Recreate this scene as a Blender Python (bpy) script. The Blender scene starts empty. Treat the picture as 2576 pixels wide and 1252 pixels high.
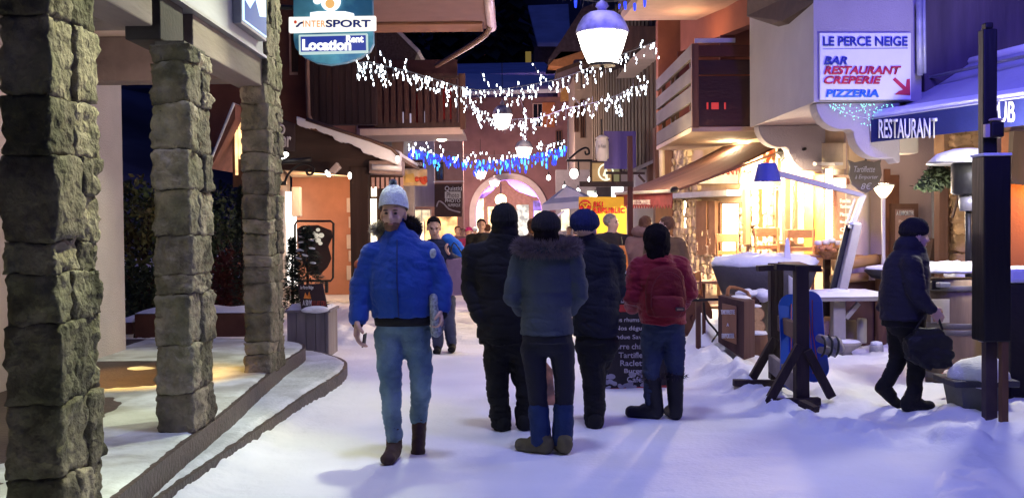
import bpy, bmesh, math, random
from mathutils import Vector, Matrix, Euler, noise
R_ = math.radians
random.seed(7)
sc = bpy.context.scene
C = sc.collection
# ------------------------------------------------------------------ camera
FP = 2700.0            # focal length in pixels of a 2576 px wide picture
cam = bpy.data.cameras.new('camera'); camo = bpy.data.objects.new('camera', cam); C.objects.link(camo)
camo.location = (0, 0, 1.6)
camo.rotation_euler = (R_(90 - 1.4), R_(0.55), 0)
cam.sensor_width = 36; cam.lens = 36 * FP / 2576; cam.clip_end = 2000
sc.camera = camo
CM = camo.rotation_euler.to_matrix(); CL = Vector(camo.location)
# ------------------------------------------------------------------ exposure
sc.view_settings.view_transform = 'Standard'; sc.view_settings.look = 'None'
sc.view_settings.exposure = -0.12; sc.view_settings.gamma = 1.0
try:
    sc.cycles.use_denoising = True; sc.cycles.denoiser = 'OPENIMAGEDENOISE'
except Exception: pass
sc.cycles.max_bounces = 5; sc.cycles.diffuse_bounces = 2; sc.cycles.glossy_bounces = 3
sc.cycles.sample_clamp_indirect = 4.0; sc.cycles.use_light_tree = True
sc.cycles.caustics_reflective = False; sc.cycles.caustics_refractive = False
# ------------------------------------------------------------------ night sky
w = bpy.data.worlds.new('World'); sc.world = w; w.use_nodes = True
wn = w.node_tree; wn.nodes.clear()
wo = wn.nodes.new('ShaderNodeOutputWorld'); wb = wn.nodes.new('ShaderNodeBackground')
wt = wn.nodes.new('ShaderNodeTexCoord'); ws = wn.nodes.new('ShaderNodeSeparateXYZ'); wr = wn.nodes.new('ShaderNodeValToRGB')
wn.links.new(wt.outputs['Generated'], ws.inputs[0]); wn.links.new(ws.outputs['Z'], wr.inputs[0])
wr.color_ramp.elements[0].color = (0.0028, 0.0055, 0.035, 1); wr.color_ramp.elements[0].position = 0.0
wr.color_ramp.elements[1].color = (0.010, 0.013, 0.060, 1); wr.color_ramp.elements[1].position = 0.6
wn.links.new(wr.outputs[0], wb.inputs['Color']); wb.inputs['Strength'].default_value = 1.0
wn.links.new(wb.outputs[0], wo.inputs[0])
# ------------------------------------------------------------------ lamps of the place and added fill lights
def lamp(name, loc, power, col, size=0.15, spot=None, aim=None, blend=0.6):
    d = bpy.data.lights.new(name, 'SPOT' if spot else 'POINT')
    d.energy = power; d.color = col; d.shadow_soft_size = size
    o = bpy.data.objects.new(name, d); o.location = loc; C.objects.link(o)
    if spot:
        d.spot_size = R_(spot); d.spot_blend = blend
        o.rotation_euler = (Vector(aim) - Vector(loc)).to_track_quat('-Z', 'Y').to_euler()
    return o
WHITE = (0.86, 0.9, 1.0); WARM = (1.0, 0.60, 0.26); HOT = (1.0, 0.76, 0.45); BLUE = (0.10, 0.08, 1.0); VIOL = (0.45, 0.22, 1.0)
lamp('street_light_source', (1.1, 12.9, 3.75), 300, (0.93, 0.90, 0.98), 0.28)
lamp('street_light_behind', (-1.0, -2.6, 5.6), 42, (0.62, 0.72, 1.0), 0.5)
lamp('pillar_side_fill', (-0.85, 11.4, 4.4), 420, (0.95, 1.0, 0.68), 0.08, 75, (-2.3, 9.9, 2.1), 0.7)  # three added spots, one per pillar, aimed to light its street side only
lamp('pillar_side_fill_middle', (-0.75, 8.5, 4.1), 480, (0.95, 1.0, 0.66), 0.08, 75, (-2.15, 7.1, 1.9), 0.7)
lamp('pillar_side_fill_near', (-0.6, 5.6, 3.9), 560, (0.95, 1.0, 0.58), 0.08, 80, (-1.85, 4.3, 2.0), 0.7)
lamp('arcade_fill', (-2.7, 5.3, 2.7), 15, (0.9, 1.0, 0.95), 0.2)  # cool fill added for the terrace floor and pillar fronts
lamp('awning_blue_fill', (3.2, 5.5, 7.6), 1900, (0.20, 0.17, 1.0), 0.3, 36, (5.0, 11.4, 3.0), 0.8)  # extra blue spot added to tint the awning top
lamp('snow_fill', (-0.2, 6.2, 8.8), 1250, (0.54, 0.60, 1.0), 0.5, 76, (-0.2, 6.4, 0), 1.0)  # overhead fill added to brighten the near snow
lamp('snow_fill_middle', (0.1, 12.6, 9.0), 1100, (0.78, 0.70, 1.0), 0.5, 52, (0.0, 12.6, 0), 1.0)  # second overhead fill, added for the middle of the lane
lamp('sign_glow', (-1.75, 12.2, 3.4), 16, (0.9, 0.95, 1.0), 0.4)
lamp('blue_projector', (2.4, 1.0, 6.2), 3600, BLUE, 0.25, 44, (5.2, 11.0, 3.5), 0.8)
lamp('lantern_blue_fill', (1.2, 1.0, 6.6), 9000, BLUE, 0.1, 7, (1.15, 13, 4.15), 0.6)  # narrow blue spot added just to colour the lantern hood
lamp('blue_projector_snow', (3.0, 4.0, 6.5), 700, (0.16, 0.13, 1.0), 0.5, 95, (2.6, 8.5, 0), 1.0)
lamp('violet_street_light', (0.9, 20.2, 4.2), 220, (0.85, 0.62, 1.0), 0.4)
lamp('balcony_lamp', (3.66, 18.0, 2.9), 120, HOT, 0.10)
lamp('awning_lamp', (3.55, 16.9, 2.1), 1000, HOT, 0.15)
lamp('terrace_lamp_source', (3.5, 14.9, 2.5), 1500, HOT, 0.12, 118, (4.35, 15.8, 1.0), 0.5)
lamp('terrace_lamp_right', (4.1, 13.3, 1.9), 18, (1, .72, .5), 0.15)
lamp('upper_wall_light', (3.0, 18.2, 4.75), 20, (1.0, 0.55, 0.30), 0.2)
lamp('pub_lamp', (4.35, 9.55, 2.25), 190, (1.0, 0.94, 0.84), 0.2)
lamp('table_lamp_source', (4.4, 11.7, 1.7), 34, (1.0, 0.92, 0.82), 0.15)
lamp('pub_interior', (5.6, 11.0, 1.9), 60, (1.0, 0.50, 0.13), 0.2)
lamp('shop_lamp', (-3.9, 22.6, 2.55), 130, (1.0, 0.60, 0.33), 0.15)
lamp('shop_front', (-2.0, 19.6, 2.6), 55, (1.0, 0.62, 0.42), 0.15)
lamp('left_balcony_light', (-1.4, 22.8, 3.1), 32, (1.0, 0.6, 0.4), 0.15)
lamp('left_roof_light', (-1.3, 16.4, 3.4), 7, (1.0, 0.50, 0.34), 0.2)
lamp('street_far_a', (-0.3, 33.2, 4.2), 700, (1.0, 0.75, 0.62), 0.3)
lamp('street_far_b', (0.4, 38.0, 4.0), 900, (1.0, 0.72, 0.60), 0.3)
lamp('street_far_c', (-1.4, 49.0, 3.4), 1300, (1.0, 0.65, 0.50), 0.3)
lamp('arch_violet', (0.2, 56.4, 2.0), 1900, VIOL, 0.3)
lamp('street_beyond', (0.0, 62.0, 3.4), 700, (1.0, 0.68, 0.4), 0.4)
lamp('ski_banner_light', (1.9, 16.6, 2.7), 130, (1.0, 0.8, 0.5), 0.2)
lamp('porch_lamp', (-3.7, 8.6, 2.7), 900, (1.0, 0.58, 0.10), 0.05, 42, (-3.3, 9.4, .28), 0.7)
lamp('porch_wall_lamp', (-3.2, 9.0, 2.6), 14, (1.0, 0.72, 0.62), 0.1)
lamp('porch_lamp_near', (-3.0, 5.4, 2.6), 7, (1.0, 0.82, 0.66), 0.1)
lamp('garden_light', (-4.6, 14.8, 2.0), 5, (1.0, 0.8, 0.35), 0.1)
lamp('hill_blue_light', (-20, 20, 60), 14000, (0.05, 0.14, 1.0), 3.0)  # blue point light high over the hillside
# ------------------------------------------------------------------ pixel helpers (2576 x 1252 reading of the photograph)
def ray(u, v):
    return (CM @ Vector(((u - 1288) / FP, -(v - 626) / FP, -1.0)))
def P(u, v, y):
    d = ray(u, v); return CL + d * (y / d.y)
def G(u, v, z=0.0):
    d = ray(u, v); return CL + d * ((z - CL.z) / d.z)
def onp(u, v, A, B):
    A = Vector((A[0], A[1], 0)); B = Vector((B[0], B[1], 0)); n = Vector((-(B - A).y, (B - A).x, 0))
    d = ray(u, v); t = n.dot(A - CL) / n.dot(d); return CL + d * t
# ------------------------------------------------------------------ materials
MATS = {}
def mat(name, col, rough=0.85, var=0.18, vs=6.0, bump=0.25, bs=30.0, metal=0.0, em=None, es=0.0, island=0.0, stretch=None, col2=None, cs=3.0, sheen=0.0, spec=0.4, dist=0.02):
    if name in MATS: return MATS[name]
    m = bpy.data.materials.new(name); m.use_nodes = True; MATS[name] = m
    nt = m.node_tree; N = nt.nodes; L = nt.links
    b = N['Principled BSDF']
    b.inputs['Roughness'].default_value = rough; b.inputs['Metallic'].default_value = metal
    b.inputs['Specular IOR Level'].default_value = spec
    if sheen: b.inputs['Sheen Weight'].default_value = sheen
    if em is not None:
        b.inputs['Emission Color'].default_value = (*em, 1); b.inputs['Emission Strength'].default_value = es
        m.cycles.emission_sampling = 'NONE' if es > 3 or es < 1 else 'FRONT'
        m.cycles.emission_sampling = 'NONE'
    tc = N.new('ShaderNodeTexCoord'); mp = N.new('ShaderNodeMapping'); L.new(tc.outputs['Object'], mp.inputs[0])
    if stretch: mp.inputs['Scale'].default_value = stretch
    n1 = N.new('ShaderNodeTexNoise'); n1.inputs['Scale'].default_value = vs; n1.inputs['Detail'].default_value = 5; L.new(mp.outputs[0], n1.inputs['Vector'])
    mr = N.new('ShaderNodeMapRange'); mr.inputs[1].default_value = 0.3; mr.inputs[2].default_value = 0.7
    mr.inputs[3].default_value = 1 - var; mr.inputs[4].default_value = 1 + var; L.new(n1.outputs['Fac'], mr.inputs[0])
    val = mr.outputs[0]
    if island:
        g = N.new('ShaderNodeNewGeometry'); r2 = N.new('ShaderNodeMapRange'); L.new(g.outputs['Random Per Island'], r2.inputs[0])
        r2.inputs[3].default_value = 1 - island; r2.inputs[4].default_value = 1 + island
        mu = N.new('ShaderNodeMath'); mu.operation = 'MULTIPLY'; L.new(val, mu.inputs[0]); L.new(r2.outputs[0], mu.inputs[1]); val = mu.outputs[0]
    vm = N.new('ShaderNodeVectorMath'); vm.operation = 'SCALE'; L.new(val, vm.inputs['Scale'])
    if col2 is not None:
        n3 = N.new('ShaderNodeTexNoise'); n3.inputs['Scale'].default_value = cs; n3.inputs['Detail'].default_value = 4; L.new(mp.outputs[0], n3.inputs['Vector'])
        r3 = N.new('ShaderNodeMapRange'); r3.inputs[1].default_value = 0.42; r3.inputs[2].default_value = 0.6; L.new(n3.outputs['Fac'], r3.inputs[0])
        mx = N.new('ShaderNodeMix'); mx.data_type = 'RGBA'; L.new(r3.outputs[0], mx.inputs[0])
        mx.inputs[6].default_value = (*col, 1); mx.inputs[7].default_value = (*col2, 1); L.new(mx.outputs[2], vm.inputs[0])
    else:
        vm.inputs[0].default_value = col
    L.new(vm.outputs[0], b.inputs['Base Color'])
    if bump:
        n2 = N.new('ShaderNodeTexNoise'); n2.inputs['Scale'].default_value = bs; n2.inputs['Detail'].default_value = 6; L.new(mp.outputs[0], n2.inputs['Vector'])
        bp = N.new('ShaderNodeBump'); bp.inputs['Strength'].default_value = bump; bp.inputs['Distance'].default_value = dist
        L.new(n2.outputs['Fac'], bp.inputs['Height']); L.new(bp.outputs[0], b.inputs['Normal'])
    return m
def glow(name, col, es, base=(0.02, 0.02, 0.02), var=0.0, vs=6.0, col2=None, stretch=None, sample=False):
    """a surface that gives off light, uneven when var > 0"""
    if name in MATS: return MATS[name]
    m = mat(name, base, 0.6, 0, bump=0, em=col, es=es)
    if var or col2:
        nt = m.node_tree; N = nt.nodes; L = nt.links; b = N['Principled BSDF']
        tc = N.new('ShaderNodeTexCoord'); mp = N.new('ShaderNodeMapping'); L.new(tc.outputs['Object'], mp.inputs[0])
        if stretch: mp.inputs['Scale'].default_value = stretch
        n = N.new('ShaderNodeTexNoise'); n.inputs['Scale'].default_value = vs; n.inputs['Detail'].default_value = 3; L.new(mp.outputs[0], n.inputs['Vector'])
        r = N.new('ShaderNodeMapRange'); r.inputs[1].default_value = 0.35; r.inputs[2].default_value = 0.65
        r.inputs[3].default_value = es * (1 - var); r.inputs[4].default_value = es * (1 + var)
        L.new(n.outputs['Fac'], r.inputs[0]); L.new(r.outputs[0], b.inputs['Emission Strength'])
        if col2:
            r3 = N.new('ShaderNodeMapRange'); r3.inputs[1].default_value = 0.4; r3.inputs[2].default_value = 0.6; L.new(n.outputs['Fac'], r3.inputs[0])
            mx = N.new('ShaderNodeMix'); mx.data_type = 'RGBA'; L.new(r3.outputs[0], mx.inputs[0])
            mx.inputs[6].default_value = (*col2, 1); mx.inputs[7].default_value = (*col, 1); L.new(mx.outputs[2], b.inputs['Emission Color'])
    if sample: m.cycles.emission_sampling = 'FRONT'
    return m
SNOW = mat('snow', (0.82, 0.83, 0.86), 0.65, 0.05, 1.2, 0.30, 26.0, dist=0.02, spec=0.3)
SNOWL = mat('snow_lying', (0.80, 0.82, 0.86), 0.7, 0.04, 5.0, 0.5, 40.0)
ICE = mat('icy_snow', (0.66, 0.71, 0.72), 0.5, 0.2, 2.2, 0.6, 14.0, col2=(0.42, 0.44, 0.42), cs=2.5, spec=0.5)
WOODD = mat('dark_wood', (0.055, 0.028, 0.018), 0.75, 0.3, 9, 0.4, 40, stretch=(1, 1, 0.12))
WOODB = mat('brown_wood', (0.13, 0.06, 0.035), 0.75, 0.3, 9, 0.4, 40, stretch=(1, 1, 0.12))
WOODG = mat('grey_wood', (0.20, 0.18, 0.17), 0.8, 0.25, 9, 0.4, 40, stretch=(1, 1, 0.12))
WOODH = mat('brown_board', (0.13, 0.06, 0.035), 0.75, 0.3, 5, 0.4, 30, stretch=(0.2, 0.2, 1))
IRON = mat('black_iron', (0.02, 0.02, 0.022), 0.5, 0.2, 20, 0.1, 60, metal=0.3)
GREYM = mat('grey_metal', (0.28, 0.28, 0.30), 0.45, 0.1, 10, 0.05, 60, metal=0.4)
PLAST = mat('pale_stucco', (0.55, 0.48, 0.46), 0.92, 0.08, 2.5, 0.5, 70)
WHITEP = mat('white_paint', (0.72, 0.70, 0.68), 0.6, 0.05, 5, 0.1, 50)
ORNG = mat('orange_stucco', (0.42, 0.19, 0.115), 0.9, 0.12, 3, 0.35, 60)
# ------------------------------------------------------------------ mesh helpers
class M:
    def __init__(s): s.bm = bmesh.new(); s.mi = 0
    def face(s, vs):
        try: f = s.bm.faces.new(vs); f.material_index = s.mi; return f
        except ValueError: return None
    def poly(s, pts, ext=None):
        vs = [s.bm.verts.new(p) for p in pts]
        f = s.face(vs)
        if ext is not None:
            e = Vector(ext); v2 = [s.bm.verts.new(Vector(p) + e) for p in pts]
            s.face(list(reversed(v2))); n = len(vs)
            for i in range(n): s.face([vs[i], v2[i], v2[(i + 1) % n], vs[(i + 1) % n]])
        return s
    def box(s, a, b):
        x0, x1 = sorted((a[0], b[0])); y0, y1 = sorted((a[1], b[1])); z0, z1 = sorted((a[2], b[2]))
        return s.poly([(x0, y0, z0), (x1, y0, z0), (x1, y1, z0), (x0, y1, z0)], (0, 0, z1 - z0))
    def obb(s, c, ax, ay, az):
        c = Vector(c); ax = Vector(ax); ay = Vector(ay); az = Vector(az)
        return s.poly([c - ax - ay - az, c + ax - ay - az, c + ax + ay - az, c - ax + ay - az], az * 2)
    def beam(s, p, q, w_, h_, up=(0, 0, 1)):
        p = Vector(p); q = Vector(q); d = (q - p); l = d.length; d = d / l; up = Vector(up)
        if abs(d.dot(up)) > 0.98: up = Vector((0, 1, 0))
        sx = d.cross(up).normalized(); sz = sx.cross(d).normalized()
        return s.obb((p + q) / 2, d * l / 2, sx * w_ / 2, sz * h_ / 2)
    def tube(s, pts, r, n=8, cap=True):
        pts = [Vector(p) for p in pts]; rs = r if isinstance(r, (list, tuple)) else [r] * len(pts)
        rings = []; pu = None
        for i, p in enumerate(pts):
            d = (pts[min(i + 1, len(pts) - 1)] - pts[max(i - 1, 0)]).normalized()
            up = pu if pu is not None else (Vector((0, 0, 1)) if abs(d.z) < 0.9 else Vector((1, 0, 0)))
            sx = d.cross(up).normalized(); sy = sx.cross(d).normalized(); pu = sy
            rings.append([s.bm.verts.new(p + (sx * math.cos(2 * math.pi * k / n) + sy * math.sin(2 * math.pi * k / n)) * rs[i]) for k in range(n)])
        for a, b in zip(rings, rings[1:]):
            for k in range(n): s.face([a[k], a[(k + 1) % n], b[(k + 1) % n], b[k]])
        if cap: s.face(list(reversed(rings[0]))); s.face(rings[-1])
        return s
    def loft(s, secs, n=20):
        """closed body through elliptical sections (centre, rx, ry[, rz tilt]) stacked along z"""
        rings = []
        for c, rx, ry in secs:
            c = Vector(c)
            rings.append([s.bm.verts.new(c + Vector((math.cos(2 * math.pi * k / n) * rx, math.sin(2 * math.pi * k / n) * ry, 0))) for k in range(n)])
        for a, b in zip(rings, rings[1:]):
            for k in range(n): s.face([a[k], a[(k + 1) % n], b[(k + 1) % n], b[k]])
        s.face(list(reversed(rings[0]))); s.face(rings[-1]); return s
    def lathe(s, prof, c=(0, 0, 0), n=20, sx=1, sy=1):
        c = Vector(c); rings = []
        for r, z in prof:
            rings.append([s.bm.verts.new(c + Vector((math.cos(2 * math.pi * k / n) * r * sx, math.sin(2 * math.pi * k / n) * r * sy, z))) for k in range(n)])
        for a, b in zip(rings, rings[1:]):
            for k in range(n): s.face([a[k], a[(k + 1) % n], b[(k + 1) % n], b[k]])
        s.face(list(reversed(rings[0]))); s.face(rings[-1]); return s
    def cap(s, p, r0, q, r1, n=14, m=5):
        """round cone from p to q"""
        p = Vector(p); q = Vector(q); d = (q - p); l = max(d.length, 1e-5); d = d / l if l > 1e-5 else Vector((0, 0, 1))
        sa = []
        for i in range(m + 1):
            a = math.pi / 2 * i / m; sa.append((p - d * r0 * math.cos(a), r0 * math.sin(a)))
        for i in range(m + 1):
            a = math.pi / 2 * i / m; sa.append((q + d * r1 * math.sin(a), r1 * math.cos(a)))
        up = Vector((0, 0, 1)) if abs(d.z) < 0.9 else Vector((1, 0, 0)); ax = d.cross(up).normalized(); ay = ax.cross(d)
        rings = [[s.bm.verts.new(c + (ax * math.cos(2 * math.pi * k / n) + ay * math.sin(2 * math.pi * k / n)) * max(r, 1e-4)) for k in range(n)] for c, r in sa]
        for a, b in zip(rings, rings[1:]):
            for k in range(n): s.face([a[k], a[(k + 1) % n], b[(k + 1) % n], b[k]])
        s.face(list(reversed(rings[0]))); s.face(rings[-1]); return s
    def ell(s, c, r, rot=(0, 0, 0), u=16, v=10):
        mt = Matrix.Translation(Vector(c)) @ Euler(rot).to_matrix().to_4x4() @ Matrix.Diagonal((*r, 1))
        bmesh.ops.create_uvsphere(s.bm, u_segments=u, v_segments=v, radius=1.0, matrix=mt)
        return s
    def chain(s, pts, rs):
        for i in range(len(pts) - 1): s.cap(pts[i], rs[i], pts[i + 1], rs[i + 1])
        return s
    def mesh(s, name='m'):
        bmesh.ops.recalc_face_normals(s.bm, faces=s.bm.faces[:])
        me = bpy.data.meshes.new(name); s.bm.to_mesh(me); s.bm.free(); return me
    def obj(s, name, m, parent=None, smooth=False, bevel=0.0, sub=0, loc=True):
        me = s.mesh(name)
        for x in (m if isinstance(m, (list, tuple)) else [m]): me.materials.append(x)
        if smooth:
            for p_ in me.polygons: p_.use_smooth = True
        o = bpy.data.objects.new(name, me); C.objects.link(o)
        if bevel:
            bv = o.modifiers.new('bevel', 'BEVEL'); bv.width = bevel; bv.segments = 2; bv.limit_method = 'ANGLE'
        put(o, parent, loc)
        return o
def put(o, parent, world=True):
    if parent is None: return
    o.parent = parent
    if world and parent.type == 'EMPTY' and parent.get('_w'):
        o.matrix_parent_inverse = Matrix.Translation(-Vector(parent.location))
def tag(o, label=None, cat=None, group=None, kind=None):
    if label: o['label'] = label
    if cat: o['category'] = cat
    if group: o['group'] = group
    if kind: o['kind'] = kind
    return o
def thing(name, label, cat, loc, group=None, rz=0.0, local=False, kind=None):
    o = bpy.data.objects.new(name, None); C.objects.link(o); o.location = loc; o.rotation_euler = (0, 0, rz); o.empty_display_size = 0.1
    if not local: o['_w'] = 1
    return tag(o, label, cat, group, kind)
def clone(root, loc, rz=0, label=None):
    def rec(o, par):
        c = o.copy(); C.objects.link(c)
        if par is not None: c.parent = par
        for ch in [x for x in bpy.data.objects if x.parent == o]: rec(ch, c)
        return c
    r = rec(root, None); r.location = loc; r.rotation_euler = (0, 0, rz)
    if label: r['label'] = label
    return r
def text(s, u0, v0, u1, v1, y, m, parent, name='lettering', bold=0.0, plane=None, shear=0.0, ext=0.006, off=0.012, spacing=1.0):
    """lettering filling the picture box u0..u1 x v0..v1 at distance y (or on a vertical plane A-B)"""
    cu = bpy.data.curves.new(name, 'FONT'); cu.body = s; cu.size = 1; cu.shear = shear; cu.offset = bold; cu.resolution_u = 4; cu.space_character = spacing
    cu.extrude = 0.0
    t = bpy.data.objects.new(name, cu); C.objects.link(t); bpy.context.view_layer.update()
    dg = bpy.context.evaluated_depsgraph_get(); me = bpy.data.meshes.new_from_object(t.evaluated_get(dg)); bpy.data.objects.remove(t)
    xs = [v.co.x for v in me.vertices]; ys = [v.co.y for v in me.vertices]
    if not xs: return None
    ax, bx, ay, by = min(xs), max(xs), min(ys), max(ys)
    if plane: f = lambda u, v: onp(u, v, *plane)
    else: f = lambda u, v: P(u, v, y)
    bl = f(u0, v1); br = f(u1, v1); tl = f(u0, v0)
    n = (br - bl).cross(tl - bl).normalized()
    if n.dot(CL - bl) < 0: n = -n
    for v in me.vertices:
        a = (v.co.x - ax) / (bx - ax); b = (v.co.y - ay) / max(by - ay, 1e-6)
        v.co = bl + (br - bl) * a + (tl - bl) * b + n * off
    bm = bmesh.new(); bm.from_mesh(me)
    if ext:
        r = bmesh.ops.extrude_face_region(bm, geom=bm.faces[:]); bmesh.ops.translate(bm, verts=[x for x in r['geom'] if isinstance(x, bmesh.types.BMVert)], vec=n * ext)
    bm.to_mesh(me); bm.free(); me.materials.clear(); me.materials.append(m)
    o = bpy.data.objects.new(name, me); C.objects.link(o); put(o, parent); return o
def panel(u0, v0, u1, v1, y, th, m, parent, name, bevel=0.004, plane=None, v0b=None, v1b=None, fwd=0.0):
    """board whose face fills a picture box at distance y; th = real thickness behind the face"""
    f = (lambda u, v: onp(u, v, *plane)) if plane else (lambda u, v: P(u, v, y))
    pts = [f(u0, v1), f(u1, v1b if v1b is not None else v1), f(u1, v0b if v0b is not None else v0), f(u0, v0)]
    n = (pts[1] - pts[0]).cross(pts[3] - pts[0]).normalized()
    if n.dot(CL - pts[0]) < 0: n = -n
    pts = [p + n * fwd for p in pts]
    return M().poly(pts, -n * th).obj(name, m, parent, bevel=bevel)
def fnoise(p, s, o=0): return noise.noise(Vector((p[0] * s + o, p[1] * s + o * 1.7, p[2] * s - o)))
def remesh(me, voxel, sm=5, fold=None, minz=None):
    """fuse overlapping closed shapes into one continuous skin"""
    o = bpy.data.objects.new('tmp', me); C.objects.link(o)
    r = o.modifiers.new('r', 'REMESH'); r.mode = 'VOXEL'; r.voxel_size = voxel; r.use_smooth_shade = True
    s_ = o.modifiers.new('s', 'SMOOTH'); s_.factor = 0.5; s_.iterations = sm
    bpy.context.view_layer.update(); dg = bpy.context.evaluated_depsgraph_get()
    m2 = bpy.data.meshes.new_from_object(o.evaluated_get(dg)); bpy.data.objects.remove(o)
    if fold:
        nr = [v.normal.copy() for v in m2.vertices]
        for v, n in zip(m2.vertices, nr): v.co += n * fold(v.co, n)
    if minz is not None:
        for v in m2.vertices:
            if v.co.z < minz: v.co.z = minz
    for p_ in m2.polygons: p_.use_smooth = True
    return m2
def skinobj(mb, name, m, parent, voxel=0.012, sm=5, fold=None, minz=None, loc=False):
    me = remesh(mb.mesh(), voxel, sm, fold, minz); me.materials.clear(); me.materials.append(m)
    o = bpy.data.objects.new(name, me); C.objects.link(o); put(o, parent, loc); return o
def leaves(c, r, n, size, rnd, mb, shape=None, zlo=None):
    for i in range(n):
        while True:
            p = Vector((rnd.uniform(-1, 1), rnd.uniform(-1, 1), rnd.uniform(-1, 1)))
            if 0.25 < p.length < 1.0: break
        q = Vector((c[0] + p.x * r[0], c[1] + p.y * r[1], c[2] + p.z * r[2]))
        if shape and not shape(q): continue
        if fnoise(q, 2.2, 3.1) < -0.15: continue
        a = Vector((rnd.uniform(-1, 1), rnd.uniform(-1, 1), rnd.uniform(-1, .6))).normalized() * size * rnd.uniform(.6, 1.4)
        b = a.cross(Vector((rnd.uniform(-1, 1), rnd.uniform(-1, 1), rnd.uniform(-1, 1)))).normalized() * size * 0.28
        v = [mb.bm.verts.new(x) for x in (q - b * .2, q + a * .5 - b, q + a, q + a * .5 + b)]
        mb.face(v)
# =================================================================== GROUND
TZ, SZ = 0.28, 0.12
edge = [G(120, 1400, TZ), G(285, 1252, TZ), G(430, 1136, TZ), G(575, 1026, TZ), G(639, 971, TZ), G(720, 905, TZ), G(762, 877, TZ), G(768, 866, TZ), G(752, 858, TZ), G(700, 853, TZ), G(560, 848, TZ), G(300, 850, TZ)]
step = [G(230, 1400, SZ), G(395, 1252, SZ), G(600, 1110, SZ), G(700, 1040, SZ), G(790, 978, SZ), G(850, 942, SZ), G(873, 918, SZ), G(866, 902, SZ), G(830, 889, SZ), G(780, 880, SZ), G(650, 874, SZ)]
def smooth_line(pts, k=4):
    out = []
    n = len(pts)
    for i in range(n - 1):
        p0 = pts[max(i - 1, 0)]; p1 = pts[i]; p2 = pts[i + 1]; p3 = pts[min(i + 2, n - 1)]
        for j in range(k):
            t = j / k
            out.append(0.5 * ((2 * p1) + (p2 - p0) * t + (2 * p0 - 5 * p1 + 4 * p2 - p3) * t * t + (3 * p1 - p0 - 3 * p2 + p3) * t ** 3))
    out.append(pts[-1]); return out
edge = smooth_line(edge, 4); step = smooth_line(step, 4)
bank = [Vector((2.15, 14.5, 0)), G(1690, 850), G(1770, 915), G(1900, 1005), G(2060, 1078), G(2240, 1108), G(2420, 1118), G(2600, 1122), Vector((7.5, 7.6, 0))]
bank = smooth_line([Vector((b.x, b.y, 0)) for b in bank], 4)
def dline(x, y, ln):
    best = 9; side = 0
    for a, b in zip(ln, ln[1:]):
        dx = b.x - a.x; dy = b.y - a.y; t = max(0, min(1, ((x - a.x) * dx + (y - a.y) * dy) / (dx * dx + dy * dy + 1e-9)))
        ex = x - a.x - dx * t; ey = y - a.y - dy * t; d = math.hypot(ex, ey)
        if d < best: best = d; side = dx * ey - dy * ex
    return best, side
mounds = [(G(1800, 905), .38, .5), (G(1740, 930), .12, .5), (G(2000, 960), .05, .6), (G(870, 850), .16, .6), (G(940, 800), .2, .9), (G(1480, 900), .06, .6), (G(1850, 960), .12, .45), (G(2560, 1075), .13, .7)]
def gz(x, y):
    p = (x, y, 0)
    z = 0.012 * fnoise(p, .9) + 0.006 * fnoise((x * .8, y * 1.5, 0), 3.2, 5) + .003 * fnoise(p, 9, 3)
    if -4 < x < 9 and 2 < y < 26:
        d, s = dline(x, y, bank)
        z += 0.12 * math.exp(-(d / .20) ** 2) * (0.6 + 0.9 * fnoise(p, 3.0, 9) + .7 * fnoise(p, 9, 2))
        if s > 0:
            k = min(1, d / .3); z += k * (0.035 + 0.06 * fnoise(p, 2.2, 4) + 0.040 * fnoise(p, 6, 8) + .018 * fnoise(p, 16, 1))
        else:
            z += .006 * fnoise(p, 8, 8) * min(1, max(0, 1.2 - d)) + 0.0015 * fnoise(p, 7, 3) - .016 * max(0, abs(fnoise(p, 5.0, 30)) - .36)
        d2, s2 = dline(x, y, step)
        if y > 2.5: z += (.075 * math.exp(-(d2 / .16) ** 2) * max(0, min(1, (10.2 - y) / 2.5)) * (.8 + .4 * fnoise(p, 4, 1))) + .024 * math.exp(-(d2 / .3) ** 2) * fnoise(p, 13, 1)
        for c, h, r in mounds:
            q = math.hypot(x - c.x, (y - c.y) * .8) / r
            if q < 2.5: z += h * math.exp(-q * q * 1.4) * (1 + .5 * fnoise(p, 4, 7) + .25 * fnoise(p, 11, 7))
    return z
def axis(a, b, n): return [a + (b - a) * i / n for i in range(n + 1)]
xs = [-400, -150, -60, -25, -12, -8] + axis(-6, 7.5, 330) + [9, 12, 18, 30, 70, 160, 400]
ys = [-60, -20, -6, 0, 1.5]
yv = 2.6
while yv < 26: ys.append(yv); yv *= 1.0065
while yv < 90: ys.append(yv); yv *= 1.03
ys += [120, 200, 400, 900]
bm = bmesh.new(); rows = []
for y in ys: rows.append([bm.verts.new((x, y, gz(x, y))) for x in xs])
for a, b in zip(rows, rows[1:]):
    for i in range(len(xs) - 1): bm.faces.new([a[i], a[i + 1], b[i + 1], b[i]])
me = bpy.data.meshes.new('ground'); bm.to_mesh(me); bm.free()
for p_ in me.polygons: p_.use_smooth = True
me.materials.append(SNOW); o = bpy.data.objects.new('snowy_street_ground', me); C.objects.link(o); tag(o, 'trampled snow covering the street', kind='structure')
def slab(name, line, z, zb, m, label, closing):
    mb = M(); pts = [Vector((p.x, p.y, z)) for p in line] + closing(z)
    mb.poly(list(reversed(pts)), (0, 0, -(z - zb)))
    o = mb.obj(name, m); tag(o, label, kind='structure'); return o
TER = mat('terrace_stone', (0.050, 0.034, 0.032), 0.5, 0.3, 6, 0.5, 30)
slab('raised_terrace_pavement', edge, TZ - .012, -.2, TER, 'raised terrace floor under the arcade', lambda z: [Vector((-9, 12.2, z)), Vector((-9, -3, z)), Vector((-1.4, -3, z))])
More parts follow.
